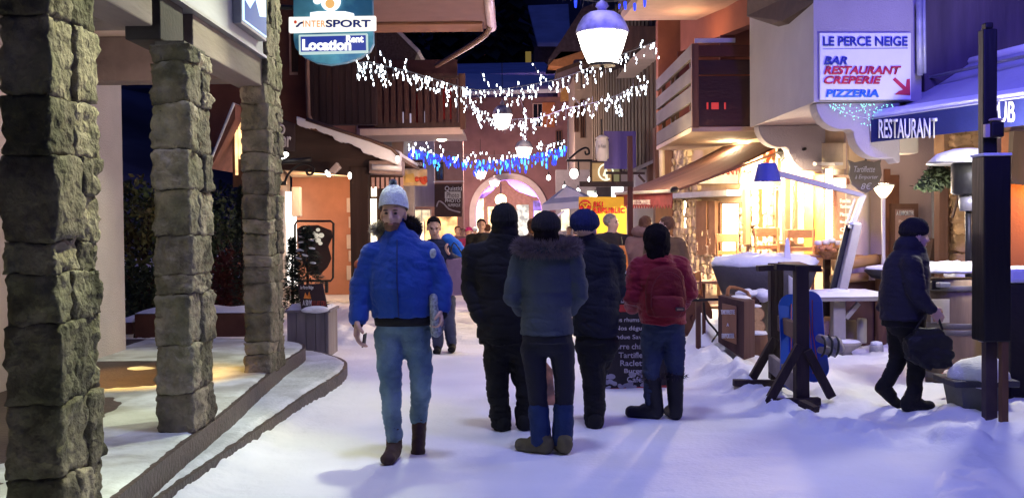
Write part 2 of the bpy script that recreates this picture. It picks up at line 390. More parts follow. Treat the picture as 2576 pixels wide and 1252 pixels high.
slab('lower_step_pavement', step, SZ - .01, -.2, TER, 'lower curved step along the terrace', lambda z: [Vector((-9, 12.9, z)), Vector((-9, -3, z)), Vector((-1.2, -3, z))])
def snowcover(name, line, z, inset, closing, m, h, label):
    """lumpy sheet of snow with a ragged edge lying on a slab"""
    pts = [Vector((p.x, p.y, 0)) for p in line] + closing(0)
    def inside(x, y):
        c = False; n = len(pts)
        for i in range(n):
            a = pts[i]; b = pts[(i + 1) % n]
            if (a.y > y) != (b.y > y) and x < (b.x - a.x) * (y - a.y) / (b.y - a.y) + a.x: c = not c
        return c
    bm = bmesh.new(); X = axis(-4.3, -1.2, 190); Y = []; yy = 2.6
    while yy < 12.9: Y.append(yy); yy *= 1.007
    gr = {}
    for j, y in enumerate(Y):
        for i, x in enumerate(X):
            if not inside(x, y): continue
            d, s = dline(x, y, line); p = (x, y, 0)
            e = inset * (.5 + .8 * abs(fnoise(p, 6, 4)) + .5 * abs(fnoise(p, 17, 2)))
            k_ = max(-.6, min(1, (d - e) / .05))
            if name[0] == 't' and y < 10.6: k_ = min(k_, 1 - 2.2 * max(0, min(1, (d - .85 - .9 * fnoise(p, 1.1, 12) - .35 * fnoise(p, 4, 2)) / .25)))
            gr[i, j] = bm.verts.new((x, y, z + h * k_ * (.7 + .35 * fnoise(p, 3, 6) + .25 * fnoise(p, 12, 6)) - .003))
    for (i, j), v in list(gr.items()):
        q = [gr.get(k) for k in ((i, j), (i + 1, j), (i + 1, j + 1), (i, j + 1))]
        if all(q): bm.faces.new(q)
    me = bpy.data.meshes.new(name); bm.to_mesh(me); bm.free()
    for p_ in me.polygons: p_.use_smooth = True
    me.materials.append(m); o = bpy.data.objects.new(name, me); C.objects.link(o); tag(o, label, kind='structure')
snowcover('terrace_snow_ground', edge, TZ - .012, .03, lambda z: [Vector((-9, 12.2, z)), Vector((-9, -3, z)), Vector((-1.4, -3, z))], ICE, .018, 'icy snow film on the terrace')
snowcover('step_snow_ground', step, SZ - .01, .04, lambda z: [Vector((-9, 12.9, z)), Vector((-9, -3, z)), Vector((-1.2, -3, z))], mat('snow_thin', (0.60, 0.64, 0.68), .6, .2, 2.5, .6, 25, col2=(.42, .45, .47), cs=1.8), .03, 'snow film on the lower step')

# =================================================================== STONE PILLARS
STONE = mat('pillar_stone', (0.205, 0.175, 0.13), 0.92, 0.45, 8, 1.0, 24, island=0.5, col2=(0.135, 0.125, 0.08), cs=3.2, dist=.035)
MORT = mat('mortar', (0.10, 0.09, 0.075), 0.95, 0.3, 12, 0.5, 60)
def rock(mb, c, h, rnd, k=14, amp=.011):
    """rough rectangular stone: rounded box with split faces"""
    o = rnd.uniform(0, 90); vs = {}
    hx, hy, hz = h
    def pt(i, j, l):
        a = [2 * t / k - 1 for t in (i, j, l)]
        s = Vector(a); m = max(abs(t) for t in a)
        rr = (abs(a[0]) ** 20 + abs(a[1]) ** 20 + abs(a[2]) ** 20) ** (1 / 20)
        q = Vector((a[0] * m / rr * hx, a[1] * m / rr * hy, a[2] * m / rr * hz))
        w_ = c + q
        n = Vector((a[0] / 1, a[1] / 1, a[2] / 1)); n = Vector((abs(a[0]) ** 4 * (1 if a[0] > 0 else -1), abs(a[1]) ** 4 * (1 if a[1] > 0 else -1), .5 * abs(a[2]) ** 4 * (1 if a[2] > 0 else -1)))
        d = amp * (fnoise(w_, 5.5, o) * 1.2 + 1.3 * (abs(fnoise(w_, 9, o)) - .2) + 1.2 * fnoise(w_, 22, o) + .8 * fnoise(w_, 45, o))
        q2 = w_ + n * d; q2.z += .022 * fnoise((w_.x, w_.y, w_.z * .5), 4.5, 77) + .010 * fnoise(w_, 11, 7)
        return q2
    def V(i, j, l):
        if (i, j, l) not in vs: vs[i, j, l] = mb.bm.verts.new(pt(i, j, l))
        return vs[i, j, l]
    for a in range(k):
        for b in range(k):
            for s_ in (0, k):
                mb.face([V(s_, a, b), V(s_, a + 1, b), V(s_, a + 1, b + 1), V(s_, a, b + 1)])
                mb.face([V(a, s_, b), V(a + 1, s_, b), V(a + 1, s_, b + 1), V(a, s_, b + 1)])
                mb.face([V(a, b, s_), V(a + 1, b, s_), V(a + 1, b + 1, s_), V(a, b + 1, s_)])
def pillar(xr, y0, wd, dp, z0, z1, label, seed):
    rnd = random.Random(seed); t = thing('stone_pillar', label, 'pillar', (xr - wd / 2, y0 + dp / 2, z0), 'stone pillars of the arcade')
    M().box((xr - wd + .024, y0 + .024, z0), (xr - .024, y0 + dp - .024, z1)).obj('mortar_core', MORT, t)
    mb = M(); z = z0; row = 0
    while z < z1 - .05:
        h = min(rnd.choice((rnd.uniform(.10, .18), rnd.uniform(.18, .34), rnd.uniform(.2, .36))), z1 - z)
        ys_ = [y0, y0 + dp * rnd.uniform(.35, .65), y0 + dp] if rnd.random() < .8 else [y0, y0 + dp * .33, y0 + dp * .68, y0 + dp]
        for a, b in zip(ys_, ys_[1:]):
            sub = [z, z + h] if (rnd.random() < .75 or h < .2 or a == y0) else [z, z + h * rnd.uniform(.4, .6), z + h]
            for za, zb in zip(sub, sub[1:]):
                js = rnd.uniform(-.012, .016); jf = rnd.uniform(-.012, .015) if a == y0 else 0
                rock(mb, Vector((xr - wd / 2 + js / 2, (a + b) / 2 - jf / 2, (za + zb) / 2)), ((wd + js) / 2, (b - a + jf) / 2 - .0005, (zb - za) / 2 - .0005), rnd)
        z += h
    mb.obj('stonework', STONE, t, smooth=True); return t
PY = [4.1, 6.85, 9.63]
p1x = P(142, 700, PY[0]).x; p2x = P(478, 600, PY[1]).x; p3x = P(676, 600, PY[2]).x
pillar(p1x, PY[0], .205, .44, -.05, 2.85, 'thick rough stone pillar nearest the camera at the left edge', 3)
pillar(p2x, PY[1], .235, .52, TZ - .02, 2.78, 'middle rough stone pillar standing on the snowy terrace', 11)
pillar(p3x, PY[2], .235, .60, TZ - .02, 4.6, 'tall stone pillar farthest along the arcade at the terrace corner', 23)

# =================================================================== ARCADE BUILDING (left)
t = thing('arcade_building', 'pale stucco building with an open arcade over the left terrace', 'building', (-5, 6, TZ))
AW = -4.16
mb = M(); mb.box((AW, 11.5, TZ - .1), (-7, -3, 6.6)); mb.obj('wall', PLAST, t)
mb = M(); mb.box((AW, 11.4, 3.32), (-2.45, -3, 3.5)); mb.obj('arcade_ceiling', mat('ceiling_paint', (.50, .42, .36), .9, .1, 2, .2, 50), t)
BEAM = mat('painted_beam', (0.17, 0.135, 0.125), .8, .25, 4, .3, 30, stretch=(1, .2, 1))
for yb in (PY[0] + .2, PY[1] + .28, PY[2] + .3):
    M().box((AW + .01, yb - .16, 2.92), (-2.25, yb + .16, 3.318)).obj('cross_beam', BEAM, t, bevel=.01)
M().box((-2.47, 9.75, 2.84), (-2.22, 7.55, 3.10)).obj('ledge_beam', BEAM, t, bevel=.01)
M().box((-2.47, 6.70, 2.84), (-2.22, 4.7, 3.10)).obj('ledge_beam', BEAM, t, bevel=.01)
M().box((-2.46, 6.88, 2.79), (-2.23, 7.36, 3.10)).obj('pillar_cap', mat('dark_cap', (.03, .026, .03), .9, .2), t, bevel=.01)
M().box((-2.47, 9.6, 3.105), (-2.20, -3, 3.75)).obj('fascia', mat('grey_fascia', (.30, .30, .36), .6, .12, 3, .1, 40, stretch=(1, .2, 1)), t, bevel=.01)
M().box((-2.17, 9.6, 3.08), (-2.29, -3, 3.103)).obj('fascia_trim', GREYM, t)
mb = M()
for i in range(6): mb.box((-2.475 + i * .048, 9.62, 3.10), (-2.475 + i * .048 + .036, 9.66, 4.2))
mb.obj('slatted_panel', WOODB, t)
M().box((-2.47, 10.9, 3.76), (-7, -3, 6.6)).obj('upper_wall', PLAST, t)
# lit signs on the fascia
def fsign(ya, yb, z0, z1, cols, label):
    s = thing('lit_wall_sign', label, 'sign', (-2.1, (ya + yb) / 2, z0))
    M().box((-2.198, ya, z0), (-2.13, yb, z1)).obj('casing', GREYM, s, bevel=.006)
    M().box((-2.129, ya + .03, z0 + .03), (-2.122, yb - .03, z1 - .02)).obj('lit_face', cols, s)
    return s
s = fsign(8.55, 9.42, 3.20, 3.72, glow('sign_white_lit', (.55, .74, 1), 1.7), 'lit white sign with a blue mountain picture on the grey fascia')
M().poly([(-2.119, 8.62, 3.24), (-2.119, 9.36, 3.24), (-2.119, 9.36, 3.40), (-2.119, 9.12, 3.36), (-2.119, 8.98, 3.47), (-2.119, 8.80, 3.36), (-2.119, 8.62, 3.40)], (.003, 0, 0)).obj('mountain_picture', glow('sign_blue_lit', (.02, .12, .6), .7), s)
fsign(6.2, 8.2, 3.38, 3.74, glow('sign_white_lit2', (.62, .72, 1), 1.6), 'long plain lit white sign on the grey fascia nearer the camera')

# =================================================================== NIGHT BACKGROUND LEFT: hillside, chalet roof
HILL = mat('dark_hill', (0.03, 0.045, 0.06), .95, .3, .1, .3, 2, col2=(.10, .12, .16), cs=.05)
def hill(name, cx, cy, rx, ry, h, label):
    bm = bmesh.new(); rows = []
    for j in range(31):
        row = []
        for i in range(61):
            a = i / 30 - 1; b = j / 15 - 1; x = cx + rx * a; y = cy + ry * b
            e = max(0, 1 - a * a) * max(0, 1 - b * b)
            row.append(bm.verts.new((x, y, -1 + h * e * (1 + .25 * fnoise((x, y, 0), .05) + .08 * fnoise((x, y, 0), .25)))))
        rows.append(row)
    for a, b in zip(rows, rows[1:]):
        for i in range(60): bm.faces.new([a[i], a[i + 1], b[i + 1], b[i]])
    me = bpy.data.meshes.new(name); bm.to_mesh(me); bm.free()
    for p_ in me.polygons: p_.use_smooth = True
    me.materials.append(HILL); o = bpy.data.objects.new(name, me); C.objects.link(o); tag(o, label, kind='structure')
hill('hill_terrain', -70, 120, 62, 70, 22, 'dark hillside beyond the garden')
hill('far_hill_terrain', 10, 260, 160, 90, 75, 'dark mountain slope above the village')

# =================================================================== SKI SHOP (left)
D = 21.0
t = thing('ski_shop', 'chalet shop with snowy sloping roof, orange wall and lit porch behind the pillars', 'shop', P(880, 766, D))
x0 = P(690, 500, D).x
M().poly([P(735, 300, 24.5), P(892, 300, 24.5), Vector((P(892, 736, 24.5).x, 24.5, 0)), Vector((P(735, 736, 24.5).x, 24.5, 0))], (0, .3, 0)).obj('orange_wall', ORNG, t)
M().poly([Vector((-5.2, 21.3, 0)), Vector((-5.2, 24.49, 0)), Vector((-5.2, 24.49, 3)), Vector((-5.2, 21.3, 3))], (.15, 0, 0)).obj('side_wall', mat('pale_side', (.5, .42, .36), .9, .1), t)
qb = M()
for v in (498, 590, 668): qb.box(P(872, v + 36, 24.46), P(886, v, 24.44) + Vector((0, .045, 0)))
for v in (545, 630): qb.box(P(877, v + 28, 24.46), P(886, v, 24.44) + Vector((0, .045, 0)))
qb.obj('quoins', mat('quoin_stone', (.6, .5, .42), .9, .1), t, bevel=.01)
for u, v, du in ((903, 500, 42),):
    M().box(P(u - 19, 770, D - .02), P(u + 22, 418, D - .02) + Vector((0, .34, 0))).obj('post', mat('post_wood', (.035, .018, .014), .8, .3, 8, .3, 30, stretch=(1, 1, .1)), t, bevel=.012)
M().poly([P(700, 296, D), P(745, 312, D), P(1000, 404, D), P(990, 436, D), P(885, 442, D), P(735, 428, D), P(700, 428, D)], (0, .12, 0)).obj('gable_boards', mat('gable_wood', (.045, .026, .022), .8, .25, 5, .3, 20, stretch=(.2, 1, 1)), t, bevel=.01)
M().poly([P(745, 303, D - .3), P(1008, 393, D - .3), P(1008, 402, D - .3), P(745, 312, D - .3)], (0, 4.2, 0)).obj('roof', WOODB, t)
# snow on roof, ragged lower edge
mb = M(); n = 44; tops = []; bots = []
for i in range(n + 1):
    a = i / n; u = 746 + a * 262; v = 305 + a * 88
    rg = 6 * fnoise((a * 9, 0, 0), 1) + 5 * fnoise((a * 30, 3, 0), 1) - 3
    stp = (10 if a < .35 else 16 if a < .62 else 26)
    tops.append(P(u, v - 12, D - .34)); bots.append(P(u, v + stp + rg, D - .34))
mb.poly(tops + bots[::-1], (0, .25, 0)); mb.obj('roof_snow', SNOWL, t, bevel=.02)
M().poly([P(745, 292, D - .1), P(1008, 384, D - .1), P(1008, 394, D - .1), P(745, 304, D - .1)], (0, 3.8, 0)).obj('roof_snow', SNOWL, t, bevel=.02)
M().tube([P(770, 300, D - .42), P(860, 330, D - .42), P(930, 352, D - .42), P(985, 374, D - .42), P(1003, 392, D - .42)], .035).obj('gutter', mat('old_copper', (.10, .06, .045), .6, .2, metal=.3), t, smooth=True)
M().poly([P(715, 428, D + .1), P(885, 442, D + .1), P(885, 446, 24.4), P(735, 446, 24.4)], (0, 0, .06)).obj('porch_ceiling', mat('cream_ceiling', (.7, .55, .36), .9, .05), t)
M().box(P(716, 720, 24.0), P(744, 482, 24.0) + Vector((0, .05, 0))).obj('lit_doorway', glow('cold_lit', (1, .93, .85), 4.5, var=.3, vs=3), t)
M().box(P(738, 545, 23.4), P(755, 470, 23.2)).obj('speaker_box', WHITEP, t, bevel=.02)
dk = mat('shopfront_frame', (.06, .03, .02), .7, .2)
M().box(P(925, 770, 21.9), P(1012, 440, 21.9) + Vector((0, .1, 0))).obj('shopfront', dk, t)
w1 = M().box(P(934, 700, 21.88), P(947, 500, 21.88) + Vector((0, .02, 0))).box(P(934, 494, 21.88), P(947, 470, 21.88) + Vector((0, .02, 0))).obj('lit_window', glow('warm_white_lit', (1, .84, .62), 3.5, var=.25, vs=4), t)
M().box(P(985, 700, 21.88), P(1003, 520, 21.88) + Vector((0, .02, 0))).obj('lit_window', MATS['warm_white_lit'], t)
# small eave with snow beyond the roof end
M().poly([P(928, 404, D - .2), P(1012, 404, D - .2), P(1012, 440, D - .2), P(928, 436, D - .2)], (0, .5, 0)).obj('small_eave', mat('grey_tiles', (.30, .22, .20), .8, .3), t, bevel=.02)
M().tube([P(936, 420, D - .3), P(975, 422, D - .3), P(1010, 424, D - .3)], .055).obj('eave_pipe', WHITEP, t, smooth=True)
mb = M()
for u in range(935, 1010, 12): mb.box(P(u, 474, D - .1), P(u + 7, 446, D - .1) + Vector((0, .02, 0)))
mb.obj('fringe', mat('faded_cloth', (.45, .28, .24), .9, .2), t)
pt = mat('white_lettering', (.8, .8, .82), .7, .03, bump=0)
M().poly([P(700, 298, D - .06), P(742, 311, D - .06), P(742, 380, D - .06), P(700, 380, D - .06)], (0, .05, 0)).obj('name_board', mat('name_board_brown', (.06, .04, .045), .7, .1), t)
text('O', 694, 312, 718, 340, D - .075, pt, t, bold=.03); text('er', 707, 343, 733, 371, D - .075, pt, t, bold=.03)
# iron scroll bracket
mb = M(); mb.tube([P(700, 408, D - .3), P(745, 405, D - .3), P(783, 401, D - .3)], .05)
pts = [P(716, 460, D - .3), P(724, 440, D - .3), P(742, 422, D - .3), P(765, 412, D - .3), P(785, 418, D - .3), P(790, 428, D - .3), P(784, 438, D - .3), P(774, 438, D - .3), P(771, 430, D - .3), P(777, 426, D - .3)]
mb.tube(smooth_line(pts, 4), .022); mb.tube([P(700, 461, D - .3), P(720, 461, D - .3)], .04); mb.obj('iron_bracket', IRON, t, smooth=True)
def spotlamp(u, v, d, r, tilt, label, body=True):
    s = thing('spotlight', label, 'lamp', P(u, v, d)); 
    M().ell(P(u, v, d), (r * .62, r * .5, r * 1.2), (0, tilt, 0)).obj('lit_face', glow('lamp_face', (1, .96, .88), 9), s, smooth=True)
    if body: M().cap(P(u, v - r * 110, d + .08), r * .8, P(u, v - r * 60, d + .04), r * .55).obj('housing', IRON, s, smooth=True)
spotlamp(712, 392, D - .5, .095, 1.2, 'oval lit lamp above the porch beside the tall pillar')
spotlamp(825, 437, D - .4, .062, -.6, 'tilted bright spotlight under the snowy porch roof')
spotlamp(880, 442, D - .4, .055, 0, 'small bright lamp at the head of the dark porch post')
spotlamp(1000, 400, D - .6, .05, 0, 'tiny lit bulb at the end of the snowy roof', False)
M().poly([P(823, 432, D - .45), P(846, 408, D - .45), P(855, 421, D - .45), P(838, 436, D - .45)], (0, .25, 0)).obj('lamp_hood', mat('lamp_hood', (.5, .42, .38), .6), t, bevel=.01)

# upper chalet on the left: dark boards, balcony, roof
t = thing('left_chalet', 'orange and dark board chalet with a baluster balcony on the left', 'building', (-4, 23, 3))
M().box((-6.5, 23.2, 3.3), (P(772, 200, 23.2).x, 23.5, 9)).obj('wall', mat('russet_wall', (.20, .075, .045), .9, .15, 3), t)
mb = M(); xa = P(772, 200, 22.7).x; xb = P(945, 200, 22.7).x
k = 0; x = xa
while x < xb: mb.box((x, 22.7 + .02 * (k % 2), P(0, 322, 22.7).z), (min(x + .13, xb), 22.95, 8.6)); x += .135; k += 1
mb.obj('dark_boards', mat('dark_boards', (.030, .014, .012), .8, .3, 9, .3, 30, stretch=(1, 1, .1), island=.25), t)
M().tube([P(776, 0, 22.4), P(773, 160, 22.4), P(776, 290, 22.4), P(786, 310, 22.4)], .045).obj('downpipe', mat('brown_pipe', (.25, .15, .10), .5, .1), t, smooth=True)
M().box(P(731, 180, 23.15), P(747, 60, 23.15) + Vector((0, .05, 0))).obj('window', WOODD, t)
mb = M(); mb.box(P(728, 184, 23.1), P(731, 60, 23.1) + Vector((0, .06, 0))); mb.box(P(728, 188, 23.1), P(748, 182, 23.1) + Vector((0, .06, 0))); mb.obj('window_trim', mat('trim_tan', (.55, .32, .22), .8), t)
BD = 24.0
M().poly([P(905, 325, BD), P(1162, 320, BD), P(1166, 337, BD), P(905, 341, BD)], (0, 2.0, 0)).obj('balcony_slab', mat('slab_pale', (.72, .55, .42), .9, .08), t, bevel=.01)
M().box(P(900, 322, 25.9), P(1150, 150, 25.9) + Vector((0, .1, 0))).obj('balcony_back_wall', mat('red_brown_wall', (.10, .04, .035), .9, .3, 4), t)
M().box(P(945, 322, BD - .02), P(1165, 308, BD - .02) + Vector((0, .1, 0))).obj('bottom_rail', WOODD, t)
M().box(P(945, 200, BD - .02), P(1165, 190, BD - .02) + Vector((0, .1, 0))).obj('top_rail', WOODD, t)
for i, u in enumerate(range(950, 1166, 17)):
    M().box(P(u, 310, BD), P(u + 10, 185, BD) + Vector((0, .05, 0))).obj('baluster', mat('baluster_wood', (.075, .033, .024), .8, .3, 8, .2, 30), t)
M().box(P(1158, 325, BD - .03), P(1170, 185, BD - .03) + Vector((0, .12, 0))).obj('corner_post', WOODB, t)
mb = M()
for u, v0, v1, in ((1010, 282, 322), (1031, 286, 322), (1068, 280, 320)): mb.box(P(u, v1, 25.85), P(u + 5, v0, 25.85) + Vector((0, .02, 0)))
mb.obj('lit_gap', glow('pale_lit', (.7, .6, .8), .7), t)
M().box(P(1035, 310, 25.85), P(1050, 235, 25.85) + Vector((0, .03, 0))).obj('red_curtain', mat('red_cloth', (.4, .03, .02), .9), t)
M().box(P(1110, 300, 25.85), P(1135, 215, 25.85) + Vector((0, .03, 0))).obj('red_curtain', MATS['red_cloth'], t)
# snowy lean-to roof behind the balcony
t = thing('small_tiled_roof', 'small dark tiled roof end edged with snow above the balcony', 'roof', P(1010, 160, 27))
M().poly([P(940, 80, 26), P(1000, 76, 26), P(1052, 128, 26), P(1040, 160, 26), P(940, 160, 26)], (0, 2, 0)).obj('tiles', mat('dark_tiles', (.07, .045, .045), .85, .4, 20), t, bevel=.02)
M().poly([P(990, 74, 25.9), P(1002, 72, 25.9), P(1056, 126, 25.9), P(1050, 134, 25.9)], (0, 2.2, 0)).obj('roof_snow', mat('grey_snow', (.45, .4, .42), .8, .2), t, bevel=.01)  # duller, greyer snow than on the other roofs
# big overhanging roof
t = thing('overhanging_roof', 'wide pink lit roof overhang with gutter above the left side of the street', 'roof', P(1100, 74, 18))
Z = P(1080, 74, 19.0).z
M().box((P(925, 74, 19).x, 14.2, Z), (P(1232, 74, 19).x, 19.0, Z + .12)).obj('soffit', mat('soffit_cream', (.20, .105, .09), .9, .08, 3), t, bevel=.01)
M().box((P(925, 74, 19).x, 18.3, Z - .05), (P(1216, 74, 19).x, 19.02, Z - .002)).obj('purlin', mat('orange_board', (.25, .11, .06), .85, .1), t, bevel=.01)
M().box((P(925, 74, 19).x, 14.2, Z + .125), (P(1232, 74, 19).x + .1, 19.1, Z + .35)).obj('roof_snow', SNOWL, t, bevel=.05)
gx = P(1236, 60, 18.8).x
M().tube([(gx, 14.2, Z + .05), (gx, 19.0, Z + .02)], .085).obj('gutter', mat('gutter_pink', (.42, .30, .27), .5, .1), t, smooth=True)
M().tube(smooth_line([P(1226, 0, 18.6), P(1232, 50, 18.6), P(1228, 80, 18.7), P(1200, 104, 19.5), P(1150, 135, 21), P(1098, 166, 23)], 4), .05).obj('downpipe', MATS['brown_pipe'], t, smooth=True)
# lean chalet glimpsed between the pillars
t = thing('garden_chalet', 'dark chalet corner with snowy roof edge glimpsed between the pillars', 'building', P(560, 600, 19))
M().poly([P(587, 258, 18), P(592, 262, 18), P(592, 300, 18), P(540, 405, 18), P(528, 425, 18), P(527, 405, 18)], (0, 4, 0)).obj('roof', mat('eave_red', (.20, .08, .06), .8, .2), t, bevel=.01)
M().poly([P(585, 256, 17.96), P(590, 262, 17.96), P(534, 398, 17.96), P(526, 404, 17.96)], (0, 4.1, 0)).obj('roof_snow', SNOWL, t, bevel=.02)
M().box(P(586, 470, 18.4), P(634, 262, 18.4) + Vector((0, .1, 0))).obj('wall', WOODB, t)
M().box(P(592, 440, 18.38), P(596, 270, 18.38) + Vector((0, .02, 0))).box(P(600, 400, 18.38), P(606, 270, 18.38) + Vector((0, .02, 0))).obj('lit_window', glow('amber_lit', (1, .62, .28), 2.2, var=.4, vs=5), t)
# =================================================================== ARCH BUILDING
D = 54.0
t = thing('arch_building', 'pink brown building with a wide archway closing the end of the street', 'building', P(1280, 640, D))
def arcp(r, n=24, z0=0.0, cx=0, cz=0): return [Vector((cx + r * math.cos(math.pi * i / n), D, cz + r * math.sin(math.pi * i / n))) for i in range(n + 1)]
ac = P(1280, 535, D); ro = 1.98; ri = 1.68; acx = ac.x; acz = ac.z
ap = arcp(ri, 24, 0, acx, acz)
xl = P(1010, 400, D).x; xr = P(1470, 400, D).x; zt = P(1200, 246, D).z
mb = M()
for off in (0,):
    lft = [Vector((xl, D, -.2)), Vector((acx - ri, D, -.2)), Vector((acx - ri, D, acz))] + [p for p in reversed(ap[12:])][1:] + [Vector((acx, D, zt)), Vector((xl, D, zt))]
    rgt = [Vector((xr, D, -.2)), Vector((xr, D, zt)), Vector((acx, D, zt))] + list(reversed(ap[:13])) + [Vector((acx + ri, D, -.2))]
    mb.poly(lft, (0, 1.2, 0)); mb.poly(rgt, (0, 1.2, 0))
mb.obj('wall', mat('mauve_stucco', (.22, .115, .12), .9, .15, 2, .3, 30), t)
mb = M(); n = 24; a = arcp(ri - .02, n, 0, acx, acz); b = arcp(ro, n, 0, acx, acz)
a = [Vector((acx + ri - .02, D, 0))] + a + [Vector((acx - ri + .02, D, 0))]; b = [Vector((acx + ro, D, 0))] + b + [Vector((acx - ro, D, 0))]
for i in range(len(a) - 1):
    q = [a[i], b[i], b[i + 1], a[i + 1]]; mb.poly([p + Vector((0, -.12, 0)) for p in q], (0, .115, 0))
mb.obj('arch_surround', mat('arch_stone', (.55, .47, .45), .9, .1, 3), t)
def window(parent, u0, v0, u1, v1, d, lit=None, fm=None):
    f = M(); s = 2.2
    f.box(P(u0 - s, v1 + s, d - .04), P(u1 + s, v1, d - .04) + Vector((0, .06, 0))); f.box(P(u0 - s, v0, d - .04), P(u1 + s, v0 - s, d - .04) + Vector((0, .06, 0)))
    f.box(P(u0 - s, v1, d - .04), P(u0, v0, d - .04) + Vector((0, .06, 0))); f.box(P(u1, v1, d - .04), P(u1 + s, v0, d - .04) + Vector((0, .06, 0)))
    um = (u0 + u1) / 2; f.box(P(um - .6, v1, d - .03), P(um + .6, v0, d - .03) + Vector((0, .04, 0)))
    w_ = f.obj('window', fm or WOODB, parent)
    M().box(P(u0, v1, d - .01), P(u1, v0, d - .01) + Vector((0, .02, 0))).obj('pane', lit or mat('dark_glass', (.012, .012, .02), .12, 0, bump=0, spec=.8), w_)
window(t, 1342, 262, 1364, 318, D, fm=mat('trim_mauve', (.5, .35, .33), .8)); window(t, 1086, 250, 1104, 300, D); window(t, 1400, 330, 1412, 380, D)
M().box(P(1365, 320, D - .06), P(1395, 258, D - .06) + Vector((0, .05, 0))).obj('orange_shutter', mat('shutter_orange', (.42, .15, .06), .8), t)
M().poly([P(1000, 246, D - .8), P(1440, 232, D - .8), P(1420, 200, D + 5), P(1000, 190, D + 5)], (0, 0, .2)).obj('roof_snow', SNOWL, t, bevel=.03)
M().tube([P(1428, 600, D - .15), P(1430, 300, D - .15)], .05).obj('downpipe', GREYM, t)
# violet sails behind the arch
VIO = mat('sail_cloth', (.62, .55, .72), .8, .08, 2, .2, 10)
for k, (pts, lab) in enumerate((([(1190, 500), (1215, 470), (1245, 448), (1262, 444), (1262, 452), (1240, 480), (1216, 498)], 'left violet lit sail canopy seen through the archway'), ([(1268, 443), (1300, 436), (1330, 445), (1352, 468), (1368, 498), (1340, 494), (1300, 480), (1280, 462)], 'right violet lit sail canopy seen through the archway'))):
    mb = M(); c = [P(u, v, 57 + (.5 if i % 2 else 0)) for i, (u, v) in enumerate(pts)]; mb.poly(c, (0, .05, 0)); o = mb.obj('sail_canopy', VIO, None); tag(o, lab, 'canopy', 'sail canopies behind the archway')
# houses behind the arch
t = thing('lit_shop_row', 'brightly lit shopfronts seen through the archway', 'shop', P(1280, 600, 66))
M().box(P(1120, 640, 66), P(1440, 440, 66) + Vector((0, 1, 0))).obj('wall', mat('warm_wall', (.35, .2, .13), .9, .2), t)
glow('shop_hot', (1, .80, .48), 3.2, var=.6, vs=2.5)
M().box(P(1198, 620, 65.9), P(1216, 500, 65.9) + Vector((0, .05, 0))).obj('lit_window', MATS['shop_hot'], t)
M().box(P(1228, 620, 65.9), P(1262, 520, 65.9) + Vector((0, .05, 0))).obj('lit_window', glow('shop_hot2', (1, .70, .36), 2.2, var=.7, vs=3), t)
M().box(P(1300, 600, 65.9), P(1330, 515, 65.9) + Vector((0, .05, 0))).obj('lit_window', glow('shop_pale', (.9, .85, .75), 1.2, var=.5, vs=3), t)
M().box(P(1342, 600, 65.9), P(1362, 505, 65.9) + Vector((0, .05, 0))).obj('lit_window', glow('shop_violet', (.45, .25, 1), .8, var=.5, vs=3), t)
M().box(P(1344, 560, 65.8), P(1362, 530, 65.8) + Vector((0, .05, 0))).obj('lit_window', MATS['shop_hot'], t)
glow('shop_orange', (1, .5, .2), 2.0, var=.5, vs=3)
# =================================================================== FAR HOUSES ABOVE
t = thing('hillside_chalet', 'dark blue chalet with broad snowy roof high above the street', 'building', P(1380, 120, 85))
M().poly([P(1328, 24, 82), P(1430, 20, 82), P(1436, 118, 74), P(1352, 118, 74)], (0, 0, .3)).obj('roof_snow', mat('blue_lit_snow', (.5, .55, .7), .8, .15, .8), t, bevel=.05)  # the blue light on the roofs is tinted into this snow colour
M().box(P(1345, 240, 78), P(1440, 115, 78) + Vector((0, 6, 0))).obj('wall', mat('dark_house', (.06, .05, .06), .9, .3), t)
M().box(P(1322, 170, 77.9), P(1336, 130, 77.9) + Vector((0, .1, 0))).obj('lit_window', glow('dim_amber', (.5, .35, .08), .35), t)
t = thing('steep_roof_house', 'dark house with steep roof and yellow lit wall beside the street lamp', 'building', P(1430, 160, 60))
M().poly([P(1465, 20, 52), P(1520, 0, 52), P(1520, 110, 52), P(1400, 150, 52), P(1380, 150, 52)], (0, 5, 0)).obj('roof', mat('tile_dark', (.07, .05, .06), .9, .4, 6), t)
M().box(P(1412, 250, 53), P(1500, 105, 53) + Vector((0, 4, 0))).obj('wall', mat('ochre_wall', (.50, .28, .09), .9, .15), t)
window(t, 1437, 112, 1448, 135, 53)
M().poly([P(1380, 165, 52), P(1412, 130, 52), P(1470, 130, 52), P(1470, 172, 52)], (0, 1.5, 0)).obj('lower_eave', mat('orange_eave', (.55, .25, .09), .9, .1), t)
t = thing('snowy_roof_house', 'low house with a wide blue lit snow roof behind the string lights', 'building', P(1180, 230, 64))
M().poly([P(1030, 212, 62), P(1400, 196, 62), P(1370, 172, 70), P(1080, 178, 70)], (0, 0, .4)).obj('roof_snow', MATS['blue_lit_snow'], t, bevel=.05)
M().box(P(1040, 300, 62.5), P(1390, 205, 62.5) + Vector((0, 6, 0))).obj('wall', MATS['dark_house'], t)
